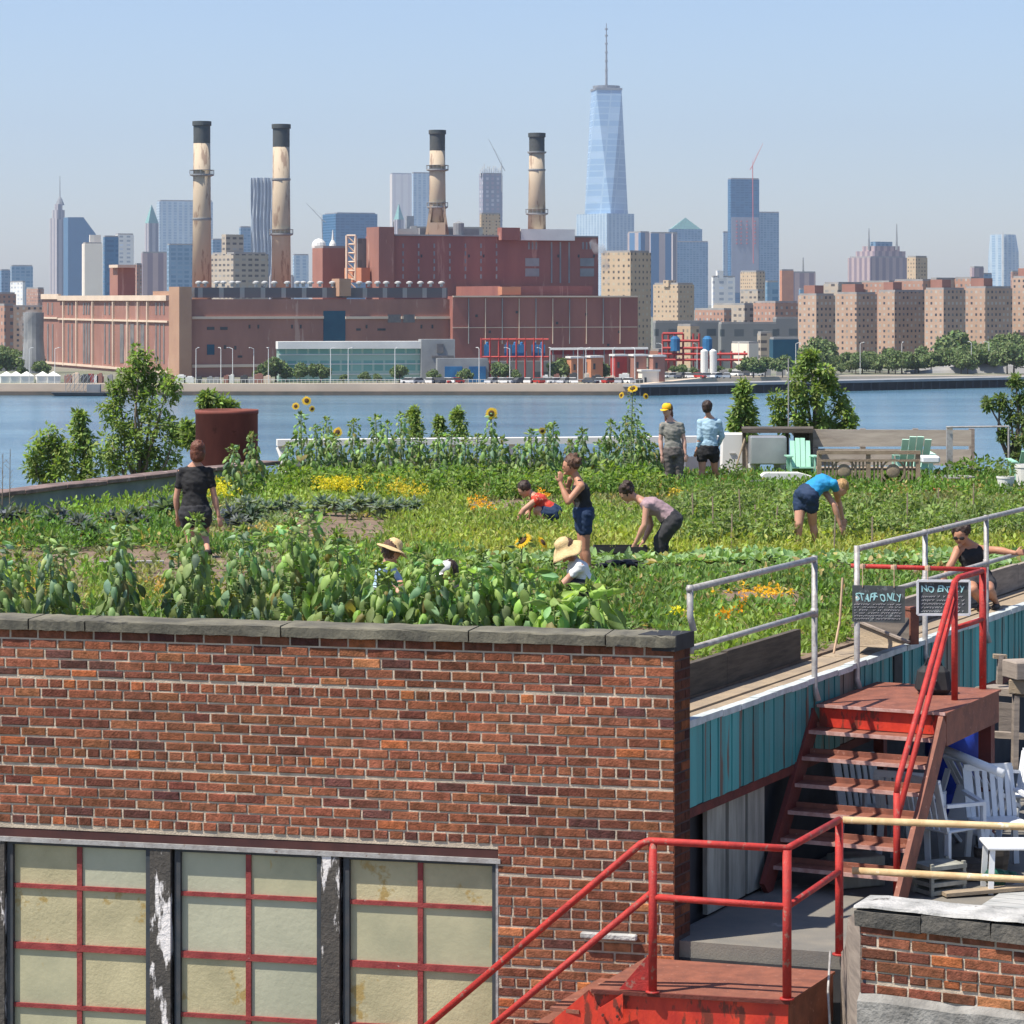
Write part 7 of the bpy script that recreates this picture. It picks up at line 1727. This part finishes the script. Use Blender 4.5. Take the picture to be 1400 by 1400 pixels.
person('person in black polo and dark shorts walking away at left, arms hanging', 36.8, dict(head=(271, 615), sh=(267, 641), waist=(266, 678), pelvis=(267, 702), elL=(241, 681, 0), wrL=(243, 706, .05), elR=(293, 679, .02), wrR=(299, 705, 0), knL=(260, 733, .08), anL=(262, 757, .0), knR=(279, 731, .2), anR=(284, 751, -.12)),
       face=(.12, 1, -.05), hair='hair_auburn', shirt='polo', shirt_m='cloth_black', sleeve=.55, bottom_m='cloth_charcoal', leglen=.38, hairstyle='bob', w=1.16)
person('person in round straw hat and pale blue shirt crouching behind the sunflowers', 30.8, dict(head=(536, 754), sh=(529, 775), pelvis=(522, 812), elL=(520, 795, -.15), wrL=(540, 805, -.3), elR=(545, 796, .1), wrR=(560, 808, .0), knL=(548, 800, -.1), anL=(535, 828, -.1), knR=(550, 800, .15), anR=(538, 828, .12)),
       lat=(.25, 1, 0), face=(.8, .35, -.4), shirt='shirt', shirt_m='cloth_pale', sleeve=1.5, hat=('sun', 'straw'), bottom_m='cloth_grey', leglen=.7)
person('person in pale cap and dark shirt crouching between sunflowers, facing left', 30.6, dict(head=(613, 782), sh=(622, 800), pelvis=(634, 830), elL=(608, 815, -.1), wrL=(596, 824, -.2), elR=(612, 816, .1), wrR=(598, 828, .1), knL=(606, 820, -.1), anL=(618, 832, -.1), knR=(606, 820, .12), anR=(620, 832, .1)),
       lat=(.1, 1, 0), face=(-.8, -.3, -.4), hair='hair_dark', shirt='shirt', shirt_m='cloth_charcoal', sleeve=.5, hat=('cap', 'cloth_white'), bottom_m='cloth_navy', leglen=.7)
person('person in floppy wide straw hat and white shirt crouching, back bent', 30.4, dict(head=(774, 752, 0), sh=(786, 770), pelvis=(802, 802), elL=(776, 792, -.15), wrL=(762, 808, -.2), elR=(780, 792, .15), wrR=(764, 810, .1), knL=(776, 800, -.1), anL=(790, 828, -.1), knR=(776, 802, .15), anR=(790, 828, .12)),
       lat=(-.2, 1, 0), face=(-.75, -.3, -.55), shirt='shirt', shirt_m='cloth_white', sleeve=.5, hat=('floppy', 'straw'), bottom_m='cloth_charcoal', leglen=.8)
person('person in red top crouching low, reaching to the soil on the left', 41.8, dict(head=(717, 669), sh=(731, 680), waist=(744, 691), pelvis=(757, 702), elL=(716, 697, -.18), wrL=(706, 714, -.15), elR=(722, 698, .18), wrR=(722, 714, .1), knL=(736, 697, -.12), anL=(750, 719, -.12), knR=(734, 699, .12), anR=(746, 719, .12), hdL=(-.4, 0, -.9), toeL=(-1, 0, 0), toeR=(-1, 0, 0)),
       lat=(0, 1, 0), face=(-.8, -.1, -.6), hair='hair_dark', shirt='top', shirt_m='cloth_red', sleeve=.1, bottom_m='cloth_navy', leglen=.6, hairstyle='bun', w=1.05)
person('person in black tank top and denim shorts standing, hand raised to mouth', 34.6, dict(head=(780, 637), sh=(791, 660), waist=(797, 684), pelvis=(798, 704), elL=(777, 686, -.22), wrL=(766, 661, -.12), elR=(790, 690, .2), wrR=(776, 668, .14), knL=(800, 750, -.08), anL=(806, 779, -.08), knR=(796, 747, .1), anR=(801, 778, .12), hdL=(.05, .1, 1), hdR=(.3, -.3, 1), toeL=(-1, 0, 0), toeR=(-1, 0, 0)),
       lat=(-.12, 1, 0), face=(-1, -.15, -.15), skin='skin_tan', hair='hair_brown', shirt='tank', shirt_m='cloth_black', bottom_m='cloth_navy', leglen=.42, hairstyle='messy')
person('person in lilac top and dark trousers bending over, holding a black tray', 36.5, dict(head=(857, 674), sh=(880, 688), waist=(903, 696), pelvis=(920, 713), elL=(881, 718, -.22), wrL=(869, 742, -.16), elR=(890, 718, .2), wrR=(879, 742, .16), knL=(902, 738, -.09), anL=(902, 764, -.1), knR=(905, 739, .09), anR=(909, 764, .1), hdL=(-.35, 0, -.9), hdR=(-.35, 0, -.9), toeL=(-1, 0, 0), toeR=(-1, 0, 0)),
       lat=(0, 1, 0), face=(-.65, -.1, -.75), hair='hair_dark', shirt='top', shirt_m='cloth_lilac', sleeve=.06, bottom='trousers', bottom_m='cloth_charcoal', hairstyle='messy', w=1.05)
person('person in bright blue top and navy shorts bending deep to the right', 38.2, dict(head=(1150, 668, .15), sh=(1132, 658, .1), waist=(1118, 662, .05), pelvis=(1102, 678), elL=(1140, 690, .0), wrL=(1149, 718, .0), elR=(1146, 684, .35), wrR=(1152, 708, .35), knL=(1092, 716, -.04), anL=(1091, 745, 0), knR=(1111, 715, .1), anR=(1117, 746, .12), hdL=(.4, 0, -.9), toeL=(.9, .3, 0), toeR=(.9, .3, 0)),
       lat=(.55, -.85, 0), face=(.45, .35, -.9), hair='hair_blond', shirt='tee', shirt_m='cloth_blue', sleeve=.3, bottom_m='cloth_navy', leglen=.4, hairstyle='bun', w=1.08)
person('person in yellow cap, grey tee and patterned trousers standing by the far parapet', 50.1, dict(head=(912, 561), sh=(918, 579), waist=(920, 602), pelvis=(921, 619), elL=(903, 602), wrL=(905, 622, -.05), elR=(935, 601), wrR=(937, 620, -.05), knL=(915, 643), anL=(913, 665), knR=(928, 643), anR=(932, 665)),
       face=(-.55, -.8, -.1), skin='skin_pale', hair='hair_auburn', shirt='tee', shirt_m='cloth_grey', sleeve=.5, bottom='trousers', bottom_m='cloth_camo', hairstyle='long', hat=('cap', 'cap_yellow'), w=1.05)
person('person in pale blue shirt and black shorts seen from behind by the far parapet', 50.4, dict(head=(967, 557), sh=(970, 574.5), waist=(969, 598), pelvis=(968, 618), elL=(957, 598, -.05), wrL=(953, 614, -.02), elR=(987, 597, .05), wrR=(980, 612, .2), knL=(960, 641), anL=(957, 664), knR=(977, 640, .1), anR=(981, 661, .2)),
       face=(.2, 1, -.1), hair='hair_dark', shirt='shirt', shirt_m='cloth_sky', sleeve=1.7, bottom_m='cloth_black', leglen=.38, hairstyle='short', w=1.06)
person('person in black tank top and sunglasses kneeling behind the grey railing', 31.0, dict(head=(1313, 731, -.1), sh=(1327, 748), waist=(1332, 775), pelvis=(1338, 798), elL=(1302, 768, -.1), wrL=(1292, 786, -.15), elR=(1362, 752, -.1), wrR=(1388, 756, -.2), knL=(1330, 806, -.4), anL=(1342, 824, -.2), knR=(1352, 806, -.35), anR=(1362, 824, -.1), hdL=(-.3, -.2, -.9), hdR=(1, -.1, .1)),
       lat=(1, .15, 0), face=(-.3, -.85, -.45), skin='skin_tan', hair='hair_dark', shirt='tank', shirt_m='cloth_black', bottom_m='cloth_charcoal', leglen=.4, hairstyle='messy', shades=True)
mb = MB(); a, b = W(812, 750, 36.5), W(884, 751, 36.5); c = (a + b) / 2; w_ = (b - a).length
mb.hexa([c + Vector((x * w_ / 2 * k, y * .17 * k, z)) for z, k in ((-.045, .94), (-.035, 1)) for x, y in ((-1, -1), (1, -1), (1, 1), (-1, 1))])
for x0, y0, x1, y1 in ((-1, -1, 1, -1), (1, -1, 1, 1), (1, 1, -1, 1), (-1, 1, -1, -1)): mb.beam(c + Vector((x0 * w_ / 2, y0 * .17, 0)), c + Vector((x1 * w_ / 2, y1 * .17, 0)), .012, .08)
tag(mb.build('plant_tray', 'black_soft', None), 'black seedling tray held by the person in lilac', 'tray')
# ================================================================== CAMERA, LIGHT, SKY, HAZE
cam = bpy.data.cameras.new('camera'); co = bpy.data.objects.new('camera', cam); COL.objects.link(co)
co.location = (0, 0, CZ); co.rotation_euler = (PI / 2, 0, 0); cam.sensor_width = 36; cam.lens = 36 * F / 1400; cam.shift_y = -(700 - HY) / 1400
cam.clip_start = .5; cam.clip_end = 40000; SC.camera = co
az = math.radians(65); el = math.radians(60)
to = Vector((-math.sin(az) * math.cos(el), -math.cos(az) * math.cos(el), math.sin(el)))
sd = bpy.data.lights.new('sun', 'SUN'); sd.energy = 5.0; sd.angle = math.radians(.5); sd.color = (1, .93, .81)
so = bpy.data.objects.new('sun', sd); COL.objects.link(so); so.location = (0, 0, 60); so.rotation_euler = to.to_track_quat('Z', 'Y').to_euler()
w = bpy.data.worlds.new('World'); SC.world = w; w.use_nodes = True; nt = w.node_tree
bg = nt.nodes['Background']; sky = nt.nodes.new('ShaderNodeTexSky'); sky.sky_type = 'NISHITA'; sky.sun_disc = False
sky.sun_elevation = el; sky.sun_rotation = PI + az; sky.altitude = 0; sky.air_density = 1.0; sky.dust_density = .5; sky.ozone_density = 3.0
nt.links.new(_mix(nt, 1.0, sky.outputs[0], (.975, .965, 1.05), 'MULTIPLY'), bg.inputs[0]); bg.inputs[1].default_value = .1
hz, hn, hb, ho = _nt('haze'); hn.nodes.remove(hb)
pv = hn.nodes.new('ShaderNodeVolumePrincipled'); pv.inputs['Color'].default_value = (.68, .79, 1, 1); pv.inputs['Density'].default_value = HAZE; pv.inputs['Anisotropy'].default_value = .3
hn.links.new(pv.outputs[0], ho.inputs['Volume'])
mb = MB(); mb.hexa([(x, y, z) for z in (-3, 620) for x, y in ((-5000, -300), (5000, -300), (5000, 9700), (-5000, 9700))]); h = mb.build('haze', 'haze', None); tag(h, kind='stuff')
vs = SC.view_settings; vs.view_transform = 'Standard'; vs.look = 'None'; vs.gamma = 1; vs.exposure = EXPO
SC.cycles.max_bounces = 6; SC.cycles.volume_bounces = 0; SC.cycles.transparent_max_bounces = 6
SC.cycles.use_denoising = True
